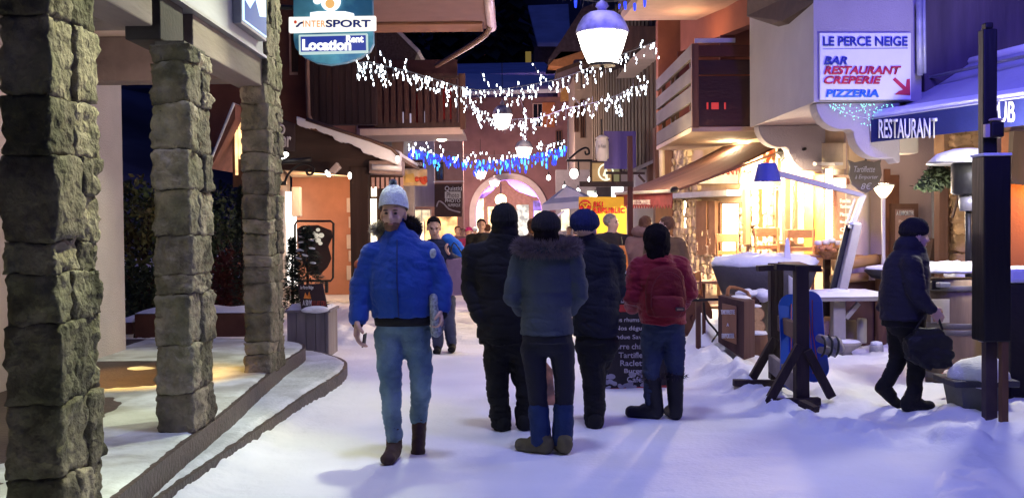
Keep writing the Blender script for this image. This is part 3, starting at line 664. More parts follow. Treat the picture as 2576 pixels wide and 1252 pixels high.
for k, (u, v, d, hh, lab) in enumerate(((1030, 190, 95, 16, 'dark fir tree far up the slope, leftmost above the street'), (1130, 185, 110, 20, 'dark fir tree far up the slope, left of the string lights'), (1215, 175, 100, 17, 'dark fir tree far up the slope, middle of the sky gap'), (1290, 180, 120, 22, 'tallest dark fir tree far up the slope, right of the sky gap'))):
    b = P(u, v, d); b.z -= 2; tr = thing('fir_tree', lab, 'tree', b, 'dark firs on the slope')
    M().tube([b, b + Vector((0, 0, hh * .9))], [.35, .05]).obj('trunk', WOODD, tr)
    mb = M(); rr = random.Random(k)
    for L_ in range(16):
        z = hh * (.12 + .86 * L_ / 16); r = hh * .2 * (1 - L_ / 17)
        for a in range(10):
            an = a * .628 + L_ * .4 + rr.uniform(-.2, .2); q = r * rr.uniform(.7, 1.15); c, s_ = math.cos(an), math.sin(an)
            mb.poly([b + Vector((0, 0, z + .4)), b + Vector((c * q * .6 - s_ * q * .3, s_ * q * .6 + c * q * .3, z - q * .15)), b + Vector((c * q, s_ * q, z - q * .45)), b + Vector((c * q * .6 + s_ * q * .3, s_ * q * .6 - c * q * .3, z - q * .15))])
    mb.obj('crown', mat('fir_dark', (.025, .05, .04), .9, .3, 1), tr)
# =================================================================== LEFT FAR STREET SIDE
t = thing('left_lane_house', 'violet tinted house wall with small windows behind the hanging shop signs', 'building', (-3, 34, 0))
M().box((P(1012, 400, 27).x, 27, 0), (P(1040, 400, 27).x, 27.3, 4.4)).obj('wall', mat('cream_wall', (.55, .47, .42), .9, .1), t)
M().box((-6, 33, 0), (P(1165, 400, 33).x, 33.3, 6.0)).obj('wall', mat('pinkish_wall', (.36, .22, .22), .9, .1), t)
M().box(P(1035, 520, 31.8), P(1092, 345, 31.8) + Vector((0, .1, 0))).obj('pale_boards', mat('pale_boards', (.50, .45, .55), .8, .12, 10, .2, 30, stretch=(1, 1, .1)), t)
window(t, 1098, 410, 1114, 452, 31.7)
window(t, 1040, 528, 1082, 556, 31.7, glow('shelf_lit', (1, .78, .5), 1.2, var=.4, vs=6), fm=WHITEP)
M().box(P(1012, 600, 31.7), P(1030, 475, 31.7) + Vector((0, .05, 0))).obj('lit_window', glow('amber2', (1, .72, .42), 3.2, var=.5, vs=3), t)
M().box(P(1040, 640, 31.7), P(1066, 548, 31.7) + Vector((0, .05, 0))).obj('lit_window', MATS['amber2'], t)
M().box(P(1070, 640, 31.6), P(1150, 545, 31.6) + Vector((0, .05, 0))).obj('lit_window', glow('amber_dim', (1, .50, .2), 1.8, var=.7, vs=3), t)
M().box(P(900, 402, 26.5), P(945, 342, 26.5) + Vector((0, .1, 0))).obj('orange_panel', ORNG, t)
M().box(P(965, 372, 26.4), P(985, 342, 26.4) + Vector((0, .05, 0))).obj('glazed_frame', GREYM, t)
M().box(P(960, 600, 26.6), P(1014, 338, 26.6) + Vector((0, .1, 0))).obj('side_wall', mat('tan_wall', (.4, .26, .2), .9, .1), t)
# hanging boards
t = thing('hanging_shop_sign', 'dark topped sign with a cheese and food picture hanging past the snowy roof', 'sign', P(1045, 440, 25))
panel(1014, 401, 1064, 424, 25, .06, mat('sign_brown', (.06, .03, .03), .7), t, 'top_board')
text('sherpa', 1016, 404, 1062, 421, 25, pt, t, bold=.01)
panel(1014, 426, 1074, 467, 25, .06, mat('food_yellow', (.75, .52, .22), .7, .35, 5, 0, col2=(.75, .62, .45), cs=3), t, 'picture_board')
mb = M(); rr = random.Random(5)
for i in range(9): mb.ell(P(rr.uniform(1048, 1072), rr.uniform(446, 460), 24.97), (.05, .012, .045))
mb.obj('tomatoes', mat('tomato_red', (.6, .08, .03), .6), t, smooth=True)
M().poly([P(1018, 460, 24.99), P(1022, 440, 24.99), P(1040, 436, 24.99), P(1046, 458, 24.99)], (0, -.01, 0)).obj('cheese', mat('cheese_yellow', (.8, .55, .15), .6), t)
t = thing('photo_shop_sign', 'brown hanging sign of a photo shop with white lettering and a chalet outline', 'sign', P(1127, 500, 30))
panel(1093, 462, 1162, 545, 30, .07, MATS['sign_brown'], t, 'board')
M().box(P(1090, 458, 30.05), P(1167, 455, 29.98)).obj('snowy_arm', SNOWL, t)
text('Quistiti', 1119, 468, 1162, 482, 30, pt, t, bold=.012)
panel(1119, 482, 1159, 499, 29.985, .01, WHITEP, t, 'white_plate'); text('Photo', 1124, 484, 1155, 497, 29.97, mat('lettering_dark', (.05, .03, .03), .8, bump=0), t)
text('PHOTO', 1120, 500, 1158, 509, 30, pt, t, bold=.02); text('NUMERIQUE', 1127, 512, 1158, 521, 30, pt, t)
M().tube(smooth_line([P(1098, 520, 29.97), P(1104, 506, 29.97), P(1116, 512, 29.97), P(1130, 526, 29.97), P(1158, 534, 29.97)], 3), .02).obj('chalet_outline', MATS['grey_snow'], t)
t = thing('wall_lamp', 'white enamel lamp under the balcony slab on the left', 'lamp', P(1112, 350, 25.5))
M().tube([P(1125, 330, 25.5), P(1125, 342, 25.5), P(1112, 344, 25.5)], .02).obj('arm', WHITEP, t)
M().lathe([(.03, .09), (.08, .05), (.17, 0), (.17, -.015)], P(1111, 348, 25.5)).obj('shade', WHITEP, t, smooth=True)
M().ell(P(1111, 351, 25.5), (.12, .12, .05)).obj('bulb', glow('lamp_warm', (1, .88, .7), 9), t, smooth=True)
# =================================================================== RIGHT FAR SIDE
t = thing('cream_house', 'tall cream house with brown shutters on the right beyond the street lamp', 'building', P(1470, 600, 38))
M().box((P(1438, 300, 40).x, 38.0, 0), (P(1520, 300, 38).x, 42, P(1460, 150, 38).z)).obj('wall', mat('cream_stucco', (.40, .30, .24), .9, .1, 2), t)
M().box((P(1440, 300, 40).x, 37.9, P(0, 240, 38).z), (P(1452, 300, 40).x, 37.99, P(0, 175, 38).z)).obj('corner_strip', mat('cream_stucco', (.5, .4, .3), .9), t)
for (u0, v0, u1, v1) in ((1447, 262, 1453, 330), (1462, 252, 1469, 345), (1447, 160, 1456, 200), (1470, 150, 1482, 190)):
    window(t, u0, v0, u1, v1, 37.98)
M().poly([P(1400, 175, 36), P(1500, 140, 36), P(1500, 150, 36), P(1400, 185, 36)], (0, 5, 0)).obj('roof_edge', WOODD, t)
t = thing('timber_house', 'tall weathered timber clad house on the right behind the balcony', 'building', P(1570, 600, 28))
mb = M(); k = 0
A = P(1488, 300, 34); B = P(1668, 300, 22.5); nb = 46
for i in range(nb):
    a = A.lerp(B, i / nb); b = A.lerp(B, (i + .9) / nb); zt = P(1500, 140, 30).z + .5; nrm = Vector((.25, .06, 0)); o_ = Vector((-.02 * (i % 2), 0, 0))
    mb.poly([Vector((a.x, a.y, 2.9)) + o_, Vector((b.x, b.y, 2.9)) + o_, Vector((b.x, b.y, zt + .6)) + o_, Vector((a.x, a.y, zt + .6)) + o_], nrm)
mb.obj('timber_boards', mat('weathered_boards', (.095, .063, .042), .85, .35, 6, .3, 20, stretch=(1, 1, .08), island=.3), t)
vp = mat('violet_lit_boards', (.12, .09, .28), .85, .15, 6, .2, 20, stretch=(1, 1, .08), island=.12)  # purple light falling on the boards is put into their colour
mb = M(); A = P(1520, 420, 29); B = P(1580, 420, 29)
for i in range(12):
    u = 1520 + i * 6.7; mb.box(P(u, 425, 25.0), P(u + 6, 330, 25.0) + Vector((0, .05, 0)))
mb.obj('violet_lit_shutter', vp, t)
M().poly([P(1590, 425, 24.8), P(1668, 390, 22.2), P(1668, 398, 22.2), P(1590, 436, 24.8)], (0, .5, 0)).obj('ledge', WOODG, t)
M().box(P(1598, 470, 24.5), P(1655, 425, 24.5) + Vector((0, .2, 0))).obj('base_wall', mat('pale_base', (.5, .48, .5), .9, .1), t)
M().box(P(1630, 520, 23.5), P(1668, 405, 23.5) + Vector((0, .2, 0))).obj('brown_panel', WOODB, t)
M().tube([P(1510, 160, 33), P(1513, 350, 33)], .045).tube([P(1518, 160, 33), P(1518, 350, 33)], .03).obj('downpipe', mat('pipe_grey', (.30, .26, .2), .6), t)
M().tube([P(1664, 320, 21.5), P(1666, 470, 21.5)], .06).obj('downpipe', mat('pipe_tan', (.45, .35, .25), .6), t, smooth=True)
M().box(P(1650, 740, 21.8), P(1694, 320, 21.8) + Vector((0, .3, 0))).obj('timber_post', WOODB, t)
# lower wall of right lane with lit shops
t = thing('lane_shopfront', 'row of lit shop windows on the right side of the lane behind the tent', 'shop', P(1500, 600, 34))
M().box(P(1400, 640, 36), P(1640, 425, 36) + Vector((0, .4, 0))).obj('wall', mat('grey_violet_wall', (.30, .26, .28), .9, .1), t)
for u0, v0, u1, v1, m_ in ((1478, 480, 1500, 540, glow('pale_shop', (.9, .95, .8), 1.6, var=.4, vs=3)), (1412, 520, 1432, 580, glow('shop_cream', (1, .85, .6), 1.6, var=.5, vs=3)), (1500, 470, 1548, 500, mat('dark_shop', (.05, .04, .05), .6)), (1580, 560, 1600, 640, MATS['pale_shop'])):
    M().box(P(u0, v1, 35.9), P(u1, v0, 35.9) + Vector((0, .05, 0))).obj('window', m_, t)
M().box(P(1540, 506, 24.4), P(1560, 468, 24.4) + Vector((0, .2, 0))).box(P(1548, 490, 24.4), P(1568, 464, 24.4) + Vector((0, .19, 0))).obj('lit_sign', glow('white_lit', (.95, .97, 1), 2.5), t)
M().box(P(1594, 665, 24), P(1650, 485, 24) + Vector((0, .1, 0))).obj('pale_wall', mat('pale_green_wall', (.55, .52, .40), .9, .06), t)
for k, (u, v, r) in enumerate(((1444, 437, .12), (1420, 470, .05), (1484, 452, .06), (1454, 480, .06), (1497, 492, .055), (1380, 447, .06))):
    s = thing('lane_bulb', ['large round white lit bulb left of the compass sign', 'small lit bulb on the wall right of the archway', 'small greenish lit bulb at the corner of the compass sign', 'small lit bulb above the white tent', 'small lit bulb between the tent and the compass sign', 'tiny lit bulb at the edge of the arch building'][k], 'lamp', P(u, v, 31), 'small bulbs along the lane')
    M().ell(P(u, v, 31), (r, r, r * 1.25)).obj('glass', glow('bulb_white', (1, .97, .9), 10), s, smooth=True)
    M().tube([P(u, v - 14, 31.1), P(u, v - 4, 31)], .02).obj('stem', IRON, s)
# compass sign (round emblem with needle)
t = thing('emblem_sign', 'square lit sign with a white ring and needle emblem on an iron frame', 'sign', P(1522, 435, 27))
panel(1484, 404, 1562, 466, 27, .1, mat('sign_frame_brown', (.10, .07, .05), .7), t, 'frame')
panel(1490, 410, 1538, 464, 26.97, .01, glow('sign_sand', (.80, .45, .18), .6, var=.12), t, 'lit_face')
panel(1544, 410, 1558, 464, 26.97, .01, glow('sign_sand2', (.45, .4, .2), .5), t, 'side_face')
mb = M(); cx, cv = 1524, 433
for i in range(26):
    a = i / 26 * 6.283; b = (i + 1) / 26 * 6.283
    if .2 < (a % 6.283) < .9: continue
    mb.poly([P(cx + math.cos(x) * r, cv + math.sin(x) * r * 1.1, 26.94) for x, r in ((a, 16), (b, 16), (b, 20), (a, 20))], (0, .01, 0))
mb.poly([P(1524, 419, 26.94), P(1531, 438, 26.94), P(1524, 444, 26.94), P(1516, 442, 26.94)], (0, .01, 0)); mb.poly([P(1520, 440, 26.94), P(1528, 440, 26.94), P(1530, 452, 26.94), P(1524, 450, 26.94)], (0, .01, 0))
mb.obj('emblem', glow('emblem_white', (1, 1, .75), 1.3), t)
mb = M(); mb.tube([P(1425, 404, 26.9), P(1490, 404, 26.9)], .03); mb.tube(smooth_line([P(1432, 400, 26.9), P(1450, 384, 26.9), P(1470, 372, 26.9), P(1480, 375, 26.9), P(1482, 386, 26.9), P(1474, 388, 26.9), P(1472, 380, 26.9)], 3), .025); mb.tube([P(1455, 404, 26.9), P(1456, 440, 26.9)], .02)
mb.obj('iron_frame', IRON, t)
t = thing('cylinder_sign', 'white cylinder shop sign with small lettering hanging over the compass sign', 'sign', P(1514, 372, 24.6))
M().lathe([(.05, .29), (.16, .22), (.12, .19), (.15, .15), (.15, -.24), (.11, -.27), (.11, -.30)], P(1515, 372, 24.6)).obj('body', mat('enamel', (.72, .66, .58), .5, .05), t, smooth=True)
text('les Kiosk', 1504, 362, 1525, 372, 24.45, mat('grey_lettering', (.25, .22, .22), .8, bump=0), t, off=.02)
M().tube([P(1514, 345, 24.6), P(1513, 300, 24.6)], .02).obj('rod', IRON, t)
# =================================================================== wooden mast with arms
t = thing('wooden_mast', 'dark square wooden mast with two cross arms beside the awning', 'post', G(1592, 850, 0))
M().box((P(1579, 400, 14.6).x, 14.6, 0), (P(1592, 400, 14.6).x, 14.68, P(0, 357, 14.6).z)).obj('shaft', mat('mast_wood', (.10, .03, .02), .7, .2, 8, .3, 30, stretch=(1, 1, .1)), t, bevel=.006)
M().beam(P(1458, 463, 14.55), P(1592, 463, 14.55), .05, .07).obj('arm', WOODD, t)
M().beam(P(1524, 435, 14.7), P(1622, 436, 14.7), .04, .035).beam(P(1606, 440, 14.7), P(1622, 458, 14.7), .03, .03).obj('arm', WOODD, t)
t = thing('snowy_tent', 'white pitched market tent with grey roof beyond the queue', 'tent', P(1430, 640, 26))
M().poly([P(1364, 518, 26), P(1490, 508, 26), P(1480, 495, 26.8), P(1425, 470, 27.5), P(1400, 490, 26.8)], (0, 0, .04)).poly([P(1364, 518, 26), P(1490, 508, 26), P(1490, 522, 26), P(1364, 530, 26)], (0, .03, 0)).obj('roof', mat('tent_grey', (.42, .42, .40), .8, .08), t)
M().poly([P(1400, 492, 26.4), P(1425, 470, 26.4), P(1450, 480, 26.4), P(1492, 508, 26.4), P(1378, 512, 26.4)], (0, .6, 0)).obj('roof_top', MATS['tent_grey'], t)
for u in (1378, 1484): M().beam(P(u, 640, 26.1), P(u, 520, 26.1), .08, .08).obj('leg', WHITEP, t)
M().beam(P(1380, 560, 26.1), P(1420, 530, 26.1), .05, .05).beam(P(1460, 530, 26.1), P(1482, 560, 26.1), .05, .05).obj('brace', WHITEP, t)
# ski banner
t = thing('yellow_banner', 'yellow banner with red lettering and a round red emblem behind the queue', 'banner', P(1517, 700, 18.5))
panel(1456, 495, 1576, 632, 18.5, .05, mat('banner_yellow', (.72, .42, .03), .7, .06), t, 'yellow_cloth')
panel(1456, 633, 1576, 700, 18.5, .05, mat('banner_red', (.55, .03, .04), .7, .06), t, 'red_cloth')
RED = mat('print_red', (.55, .02, .02), .7, bump=0)
mb = M(); mb.poly([P(1472 + 15.5 * math.cos(a * .2618), 518 + 16 * math.sin(a * .2618), 18.49) for a in range(24)], (0, -.01, 0)); mb.obj('round_emblem', RED, t)
yl = MATS['banner_yellow']
M().tube(smooth_line([P(1472, 528, 18.46), P(1469, 518, 18.46), P(1463, 513, 18.46), P(1459, 517, 18.46)], 3), .012).tube(smooth_line([P(1472, 528, 18.46), P(1475, 518, 18.46), P(1481, 513, 18.46), P(1485, 517, 18.46)], 3), .012).tube([P(1465, 510, 18.46), P(1479, 510, 18.46)], .011).obj('emblem_figure', yl, t)
text('SKI', 1492, 507, 1517, 520, 18.49, RED, t, bold=.05, spacing=1.15); text('REPUBLIC', 1492, 522, 1573, 536, 18.49, RED, t, bold=.05, spacing=1.15)
# =================================================================== RESTAURANT (right)
WN = (4.44, 14.15); WF = (3.32, 22.0)
def WP(u, v, back=0.0):
    p = onp(u, v, WN, WF); return p
wn_ = Vector((-(WF[1] - WN[1]), (WF[0] - WN[0]), 0)).normalized()      # towards the street
if wn_.x > 0: wn_ = -wn_
t = thing('restaurant', 'stone restaurant with glowing windows and an orange door on the right', 'restaurant', ((WN[0] + WF[0]) / 2, 18, 0))
STW = mat('cream_rubble', (0.46, 0.36, 0.25), 0.9, 0.3, 5, 1.0, 9, col2=(.30, .22, .15), cs=4, dist=.05)
def wallpiece(u0, v0, u1, v1, m, name, fwd=0.0, th=.1, parent=None, emi=None):
    pts = [WP(u0, v1), WP(u1, v1), WP(u1, v0), WP(u0, v0)]
    pts = [p + wn_ * (fwd + th) for p in pts]
    return M().poly(pts, -wn_ * th).obj(name, m, parent or t)
A = Vector((*WN, 0)); B = Vector((*WF, 0))
M().poly([A, B, B + Vector((0, 0, 3.05)), A + Vector((0, 0, 3.05))], -wn_ * .3).obj('wall', mat('restaurant_plaster', (.56, .40, .26), .9, .12, 3), t)
# rubble piers and wall parts, real stones standing proud
def rubble(u0, v0, u1, v1, seed, size=.16):
    mb = M(); rr = random.Random(seed); a = WP(u0, v1); b = WP(u1, v1); zt = WP((u0 + u1) / 2, v0).z; zb = min(a.z, b.z)
    L_ = (b - a); L_.z = 0; ln = L_.length; dr = L_ / ln; z = zb
    while z < zt:
        h = rr.uniform(.7, 1.3) * size; s_ = -rr.uniform(0, .1)
        while s_ < ln:
            w_ = rr.uniform(.8, 2.2) * size; c = a + dr * min(max(s_ + w_ / 2, .05), ln - .03) + wn_ * rr.uniform(.0, .03); c.z = z + h / 2
            rock(mb, c, (.06, w_ / 2 * .98, h / 2 * .97), rr, 6, .022); s_ += w_
        z += h
    mb.obj('stone_pier', mat('pier_stone', (.50, .38, .25), .9, .2, 6, .5, 30, island=.3), t, smooth=True)
rubble(1690, 352, 1738, 470, 1); rubble(1692, 470, 1722, 700, 2); rubble(1738, 480, 1762, 690, 3); rubble(1872, 395, 1952, 700, 4); rubble(1700, 590, 1800, 720, 6)
HOTG = glow('window_hot', (1, .80, .50), 4.0, var=.55, vs=2.2)
fr = mat('window_frame_brown', (.16, .07, .035), .7, .2)
def rwin(u0, v0, u1, v1, m_, fw=3):
    w_ = M()
    for q in ((u0 - fw, v0 - fw, u0, v1 + fw), (u1, v0 - fw, u1 + fw, v1 + fw), (u0, v0 - fw, u1, v0), (u0, v1, u1, v1 + fw)):
        pts = [WP(q[0], q[3]), WP(q[2], q[3]), WP(q[2], q[1]), WP(q[0], q[1])]; w_.poly([p + wn_ * .07 for p in pts], -wn_ * .06)
    f = w_.obj('window', fr, t); wallpiece(u0, v0, u1, v1, m_, 'pane', .0, .03, f); return f
rwin(1738, 430, 1868, 462, glow('board_lit', (1, .74, .42), 1.6, var=.15, vs=2), 2)
tl = onp
RL = mat('print_brick', (.45, .05, .03), .7, bump=0)
text('RESTAURANT', 1748, 424, 1862, 440, 0, RL, t, plane=((WN[0] + wn_.x * .07, WN[1] + wn_.y * .07), (WF[0] + wn_.x * .07, WF[1] + wn_.y * .07)), bold=.03)
mb = M(); mb.poly([WP(1700, 488) + wn_ * .3, WP(1872, 477) + wn_ * .3, WP(1872, 492) + wn_ * .3, WP(1700, 500) + wn_ * .3], -wn_ * .28); mb.obj('metal_canopy', mat('galvanised', (.45, .46, .50), .5, .1, metal=.2), t, bevel=.01)
wallpiece(1764, 505, 1790, 640, mat('brown_door', (.22, .11, .06), .8), 'dark_door')
wallpiece(1795, 505, 1812, 640, MATS['brown_door'], 'dark_door')
rwin(1722, 505, 1736, 640, HOTG, 2); rwin(1822, 512, 1868, 650, glow('window_hot2', (1, .86, .58), 5.5, var=.5, vs=1.6), 3)
for u0, u1, v0, v1, m_ in ((1957, 1982, 478, 612, glow('window_amber', (1, .70, .38), 2.6, var=.5, vs=3)), (2012, 2033, 452, 612, HOTG)):
    rwin(u0, v0, u1, v1, m_)
rwin(1962, 470, 2004, 604, MATS['window_amber'], 3)
wallpiece(2039, 438, 2094, 640, mat('orange_door', (.60, .15, .02), .6, .12, 5, .2, 20, stretch=(1, 1, .1)), 'orange_door', .02, .08)
wallpiece(2064, 440, 2066, 640, fr, 'door_seam', .105, .01)
wallpiece(2095, 425, 2103, 620, glow('tube_white', (1, .95, .82), 7), 'light_tube', .05, .05)
wallpiece(2108, 440, 2148, 640, mat('menu_brown', (.30, .10, .05), .7), 'menu_panel', .02, .05)
wallpiece(2112, 448, 2142, 472, glow('menu_head', (1, .9, .7), 2.5), 'menu_heading', .075, .01)
LW = mat('lettering_cream', (.85, .8, .7), .7, bump=0, em=(1, .9, .7), es=.5)
pl = ((WN[0] + wn_.x * .08, WN[1] + wn_.y * .08), (WF[0] + wn_.x * .08, WF[1] + wn_.y * .08))
for s_, v in (('Fondue', 500), ('Tartines', 514), ('Pizzas', 534), ('Burgers', 554), ('Chili', 572), ('Menu', 590), ('Crepes', 606)):
    text(s_, 2116, v, 2142, v + 10, 0, LW, t, plane=pl, bold=.04)
for s_, v in (('VINS', 452), ('BIERES', 476), ('CAFES', 490), ('PLATS', 504)):
    text(s_, 2010, v, 2034, v + 8, 0, LW, t, plane=pl, bold=.04)
wallpiece(1897, 476, 1906, 614, fr, 'timber_post', .12, .08)
wallpiece(2000, 450, 2008, 614, fr, 'timber_post', .12, .08)
wallpiece(1960, 360, 2130, 425, mat('cream_head', (.62, .50, .36), .9, .1), 'head_panel', .01, .04)
wallpiece(1985, 408, 2130, 416, WHITEP, 'head_shelf', .05, .12)
# saw blades
def saw(pts, wd, label, loc):
    s = thing('old_saw', label, 'saw', loc, 'old saws on the restaurant wall'); mb = M(); L_ = smooth_line(pts, 6); a = []; b = []
    for i, p in enumerate(L_):
        d = (L_[min(i + 1, len(L_) - 1)] - L_[max(i - 1, 0)]).normalized(); sd = Vector((1, 0, 0))
        a.append(p + sd * wd * .5); b.append(p - sd * wd * (.5 + .45 * (i % 2)))
    mb.poly(a + b[::-1], (0, .012, 0)); mb.obj('blade', mat('rusty_saw', (.45, .10, .03), .7, .3), s)
saw([WP(1952, 434) + wn_ * .2, WP(1960, 410) + wn_ * .2, WP(1968, 390) + wn_ * .2, WP(1975, 378) + wn_ * .2], .07, 'short curved rusty saw leaning high on the restaurant wall', WP(1960, 434))
saw([WP(1944, 474) + wn_ * .2, WP(1945, 520) + wn_ * .2, WP(1945, 606) + wn_ * .2], .05, 'long straight rusty saw hanging upright on the restaurant wall', WP(1944, 606))
s = thing('winch_ornament', 'black iron winch with crank mounted above the orange door', 'ornament', WP(2030, 395))
M().ell(WP(2022, 385) + wn_ * .3, (.10, .12, .09)).ell(WP(2042, 374) + wn_ * .3, (.06, .06, .05)).obj('drum', IRON, s, smooth=True)
mb = M()
for k in range(6):
    a = k * 1.047; c = WP(2022, 385) + wn_ * .3 + Vector((0, -.1, 0)); mb.cap(c, .03, c + Vector((math.cos(a) * .13, .0, math.sin(a) * .13)), .02)
mb.obj('cog', IRON, s, smooth=True)
M().tube([WP(2030, 388) + wn_ * .3, WP(2078, 374) + wn_ * .3], .02).obj('crank', IRON, s); M().beam(WP(1992, 445) + wn_ * .2, WP(1992, 362) + wn_ * .2, .05, .05).obj('bracket', fr, s)
# awning
t = thing('restaurant_awning', 'brown sloping fabric awning with a dark red ragged valance over the terrace', 'awning', (2.4, 17.5, 2.0))
nf, ff, bf, bn = P(1690, 484, 16.0), P(1549, 490, 19.0), Vector((3.72, 19.5, 2.82)), Vector((4.16, 16.0, 2.94))
bf = P(1852, 352, 19.0); bn = P(2006, 343, 16.0)
mb = M(); n = 18; m2 = 10; gr = []
for i in range(n + 1):
    row = []
    for j in range(m2 + 1):
        a = i / n; b = j / m2; p = nf.lerp(ff, a).lerp(bn.lerp(bf, a), b); p.z += -.06 * math.sin(b * math.pi) + .006 * math.sin(i * 2.1); row.append(mb.bm.verts.new(p))
    gr.append(row)
for i in range(n):
    for j in range(m2): mb.face([gr[i][j], gr[i + 1][j], gr[i + 1][j + 1], gr[i][j + 1]])
o = mb.obj('fabric', mat('awning_cloth', (.14, .056, .036), .9, .35, 2.2, .2, 15, stretch=(.5, 5, .5)), t, smooth=True)
so = o.modifiers.new('thick', 'SOLIDIFY'); so.thickness = .012
n = 22; A_ = [nf.lerp(ff, i / n) for i in range(n + 1)]; dn = nf - ff
mb = M()
for i in range(n):
    a, b = A_[i], A_[i + 1]; m_ = a.lerp(b, .5)
    mb.poly([a, a - Vector((0, 0, .17)), m_ - Vector((0, 0, .24)), b - Vector((0, 0, .17)), b], (.012, 0, 0))
mb.obj('valance', mat('valance_red', (.22, .035, .04), .9, .2, 8), t)
M().beam(nf + Vector((0, 0, .02)), ff + Vector((0, 0, .02)), .06, .05).obj('front_bar', mat('pale_bar', (.5, .45, .4), .6), t, bevel=.01)
M().beam(nf, bn + Vector((.1, 0, -.1)), .03, .03).obj('side_arm', WOODB, t)
text("LA FERME DE L'AVENTURE", 1584, 503, 1638, 515, 0, mat('lettering_pale', (.65, .5, .45), .8, bump=0), t, plane=((nf.x - .03, nf.y), (ff.x - .03, ff.y)), bold=.02)
M().cap(nf + Vector((.02, -.03, .04)), .05, nf + Vector((.05, -.03, .04)), .05).obj('end_cap', IRON, t, smooth=True)
# balcony above
t = thing('wooden_balcony', 'brown wooden balcony with wide pale side boards above the awning', 'balcony', (3.2, 18, 3.1))
A0 = P(1740, 318, 16.0); F0 = P(1651, 324, 20.0); E0 = P(1893, 318, 16.0)
zt = P(1740, 115, 16).z; zb = A0.z
A0.z = F0.z = E0.z = zb
def vplane(a, b, z0, z1): return [Vector((a.x, a.y, z0)), Vector((b.x, b.y, z0)), Vector((b.x, b.y, z1)), Vector((a.x, a.y, z1))]
H = zt - zb
bm_ = mat('pale_balcony_board', (.10, .078, .068), .8, .25, 4, .3, 25, stretch=(.3, .3, 1))
for z0, z1 in ((.0, .26), (.40, .66), (.72, .96), (1.10, 1.36)):
    if z0 + zb < zt: M().poly(vplane(A0, F0, zb + z0 * H / 1.3, zb + min(z1 * H / 1.3, H + .02)), (.05, 0, 0)).obj('side_board', bm_, t, bevel=.006)
for a in (.12, .5, .62, .9): c = A0.lerp(F0, a); M().box((c.x + .06, c.y, zb), (c.x + .12, c.y + .07, zt)).obj('upright', WOODD, t)
rb = mat('dark_front_board', (.032, .014, .018), .8, .25, 4, .3, 25, stretch=(.3, .3, 1))
M().box((A0.x + .02, 16.0, zb), (E0.x + .4, 16.05, zb + .62 * H)).obj('front_panel', rb, t, bevel=.006)
M().box((A0.x + .02, 15.98, zb + .86 * H), (E0.x + .4, 16.05, zt)).obj('front_rail', mat('red_rail', (.07, .02, .018), .8, .2), t, bevel=.006)
M().box((A0.x + .02, 15.99, zb + .64 * H), (E0.x + .4, 16.04, zb + .82 * H)).obj('front_board', rb, t, bevel=.006)
M().box((A0.x, 15.95, zb - .02), (A0.x + .1, 16.06, zt + .02)).obj('corner_post', WOODB, t)
M().poly([Vector((A0.x, 16, zb - .01)), Vector((E0.x + .6, 16, zb - .01)), Vector((E0.x + .6, 20.3, zb - .01)), Vector((F0.x, 20.0, zb - .01))], (0, 0, -.07)).obj('balcony_floor', mat('cream_soffit', (.45, .33, .24), .9, .08), t, bevel=.005)
mb = M()
for u in (1778, 1790, 1822): M().box(P(u, 275, 15.985), P(u + (4 if u != 1790 else 18), 258, 15.985) + Vector((0, .01, 0))).obj('red_light', glow('red_lit', (1, .06, .04), .6), t)
M().box(P(1748, 108, 17), P(1850, 96, 17) + Vector((0, .05, 0))).obj('snow_edge', SNOWL, t)
t = thing('orange_upper_house', 'orange plastered upper house with wide cream roof overhang on the right', 'building', (3.8, 18, 3))
M().box((P(1655, 100, 20.6).x, 20.6, zb + .1), (6, 20.9, 7)).obj('wall', mat('orange_upper', (.28, .095, .045), .9, .12, 3), t)
M().poly([P(1712, 130, 20.4), P(1890, 60, 16.8), Vector((P(1890, 60, 16.8).x, 16.8, 7)), Vector((P(1712, 130, 20.4).x, 20.4, 7))], (.2, 0, 0)).obj('side_wall', MATS['orange_upper'], t)
for u0, u1, v0, v1, dd in ((1812, 1848, 88, 125, 17.8), (1705, 1735, 130, 160, 20.3)): M().box(P(u0, v1 + 50, dd), P(u1, v0, dd) + Vector((0, .06, 0))).obj('shutter', mat('shutter_brown', (.16, .05, .03), .8), t)
Zs = P(1700, 64, 19.5).z
a = [P(1562, 66, 19.0), P(1752, 62, 19.0), Vector((P(1905, -20, 14.0).x, 14.0, 0)), Vector((P(1700, -20, 14.0).x, 14.0, 0))]
M().poly([Vector((p.x, p.y, Zs)) for p in (a[0], a[1], Vector((4.6, 14.5, 0)), Vector((P(1700, -5, 15).x, 13.0, 0)))], (0, 0, .14)).obj('roof_soffit', mat('cream_soffit2', (.52, .36, .24), .9, .06), t)
M().poly([Vector((p.x - .05, p.y, Zs + .15)) for p in (a[0], a[1], Vector((4.6, 14.5, 0)), Vector((P(1700, -5, 15).x, 13.0, 0)))], (0, 0, .3)).obj('roof', WOODD, t)
M().poly([P(1640, 100, 23), P(1655, 95, 23), P(1655, 148, 23), P(1585, 150, 23)], (0, 3, .0)).obj('lower_soffit', mat('cream_soffit3', (.6, .5, .36), .9, .06), t)
M().poly([P(1560, 66, 22.6), P(1664, 66, 22.6), P(1664, 92, 22.6), P(1560, 135, 22.6)], (0, 3, 0)).obj('dark_gable', WOODD, t)
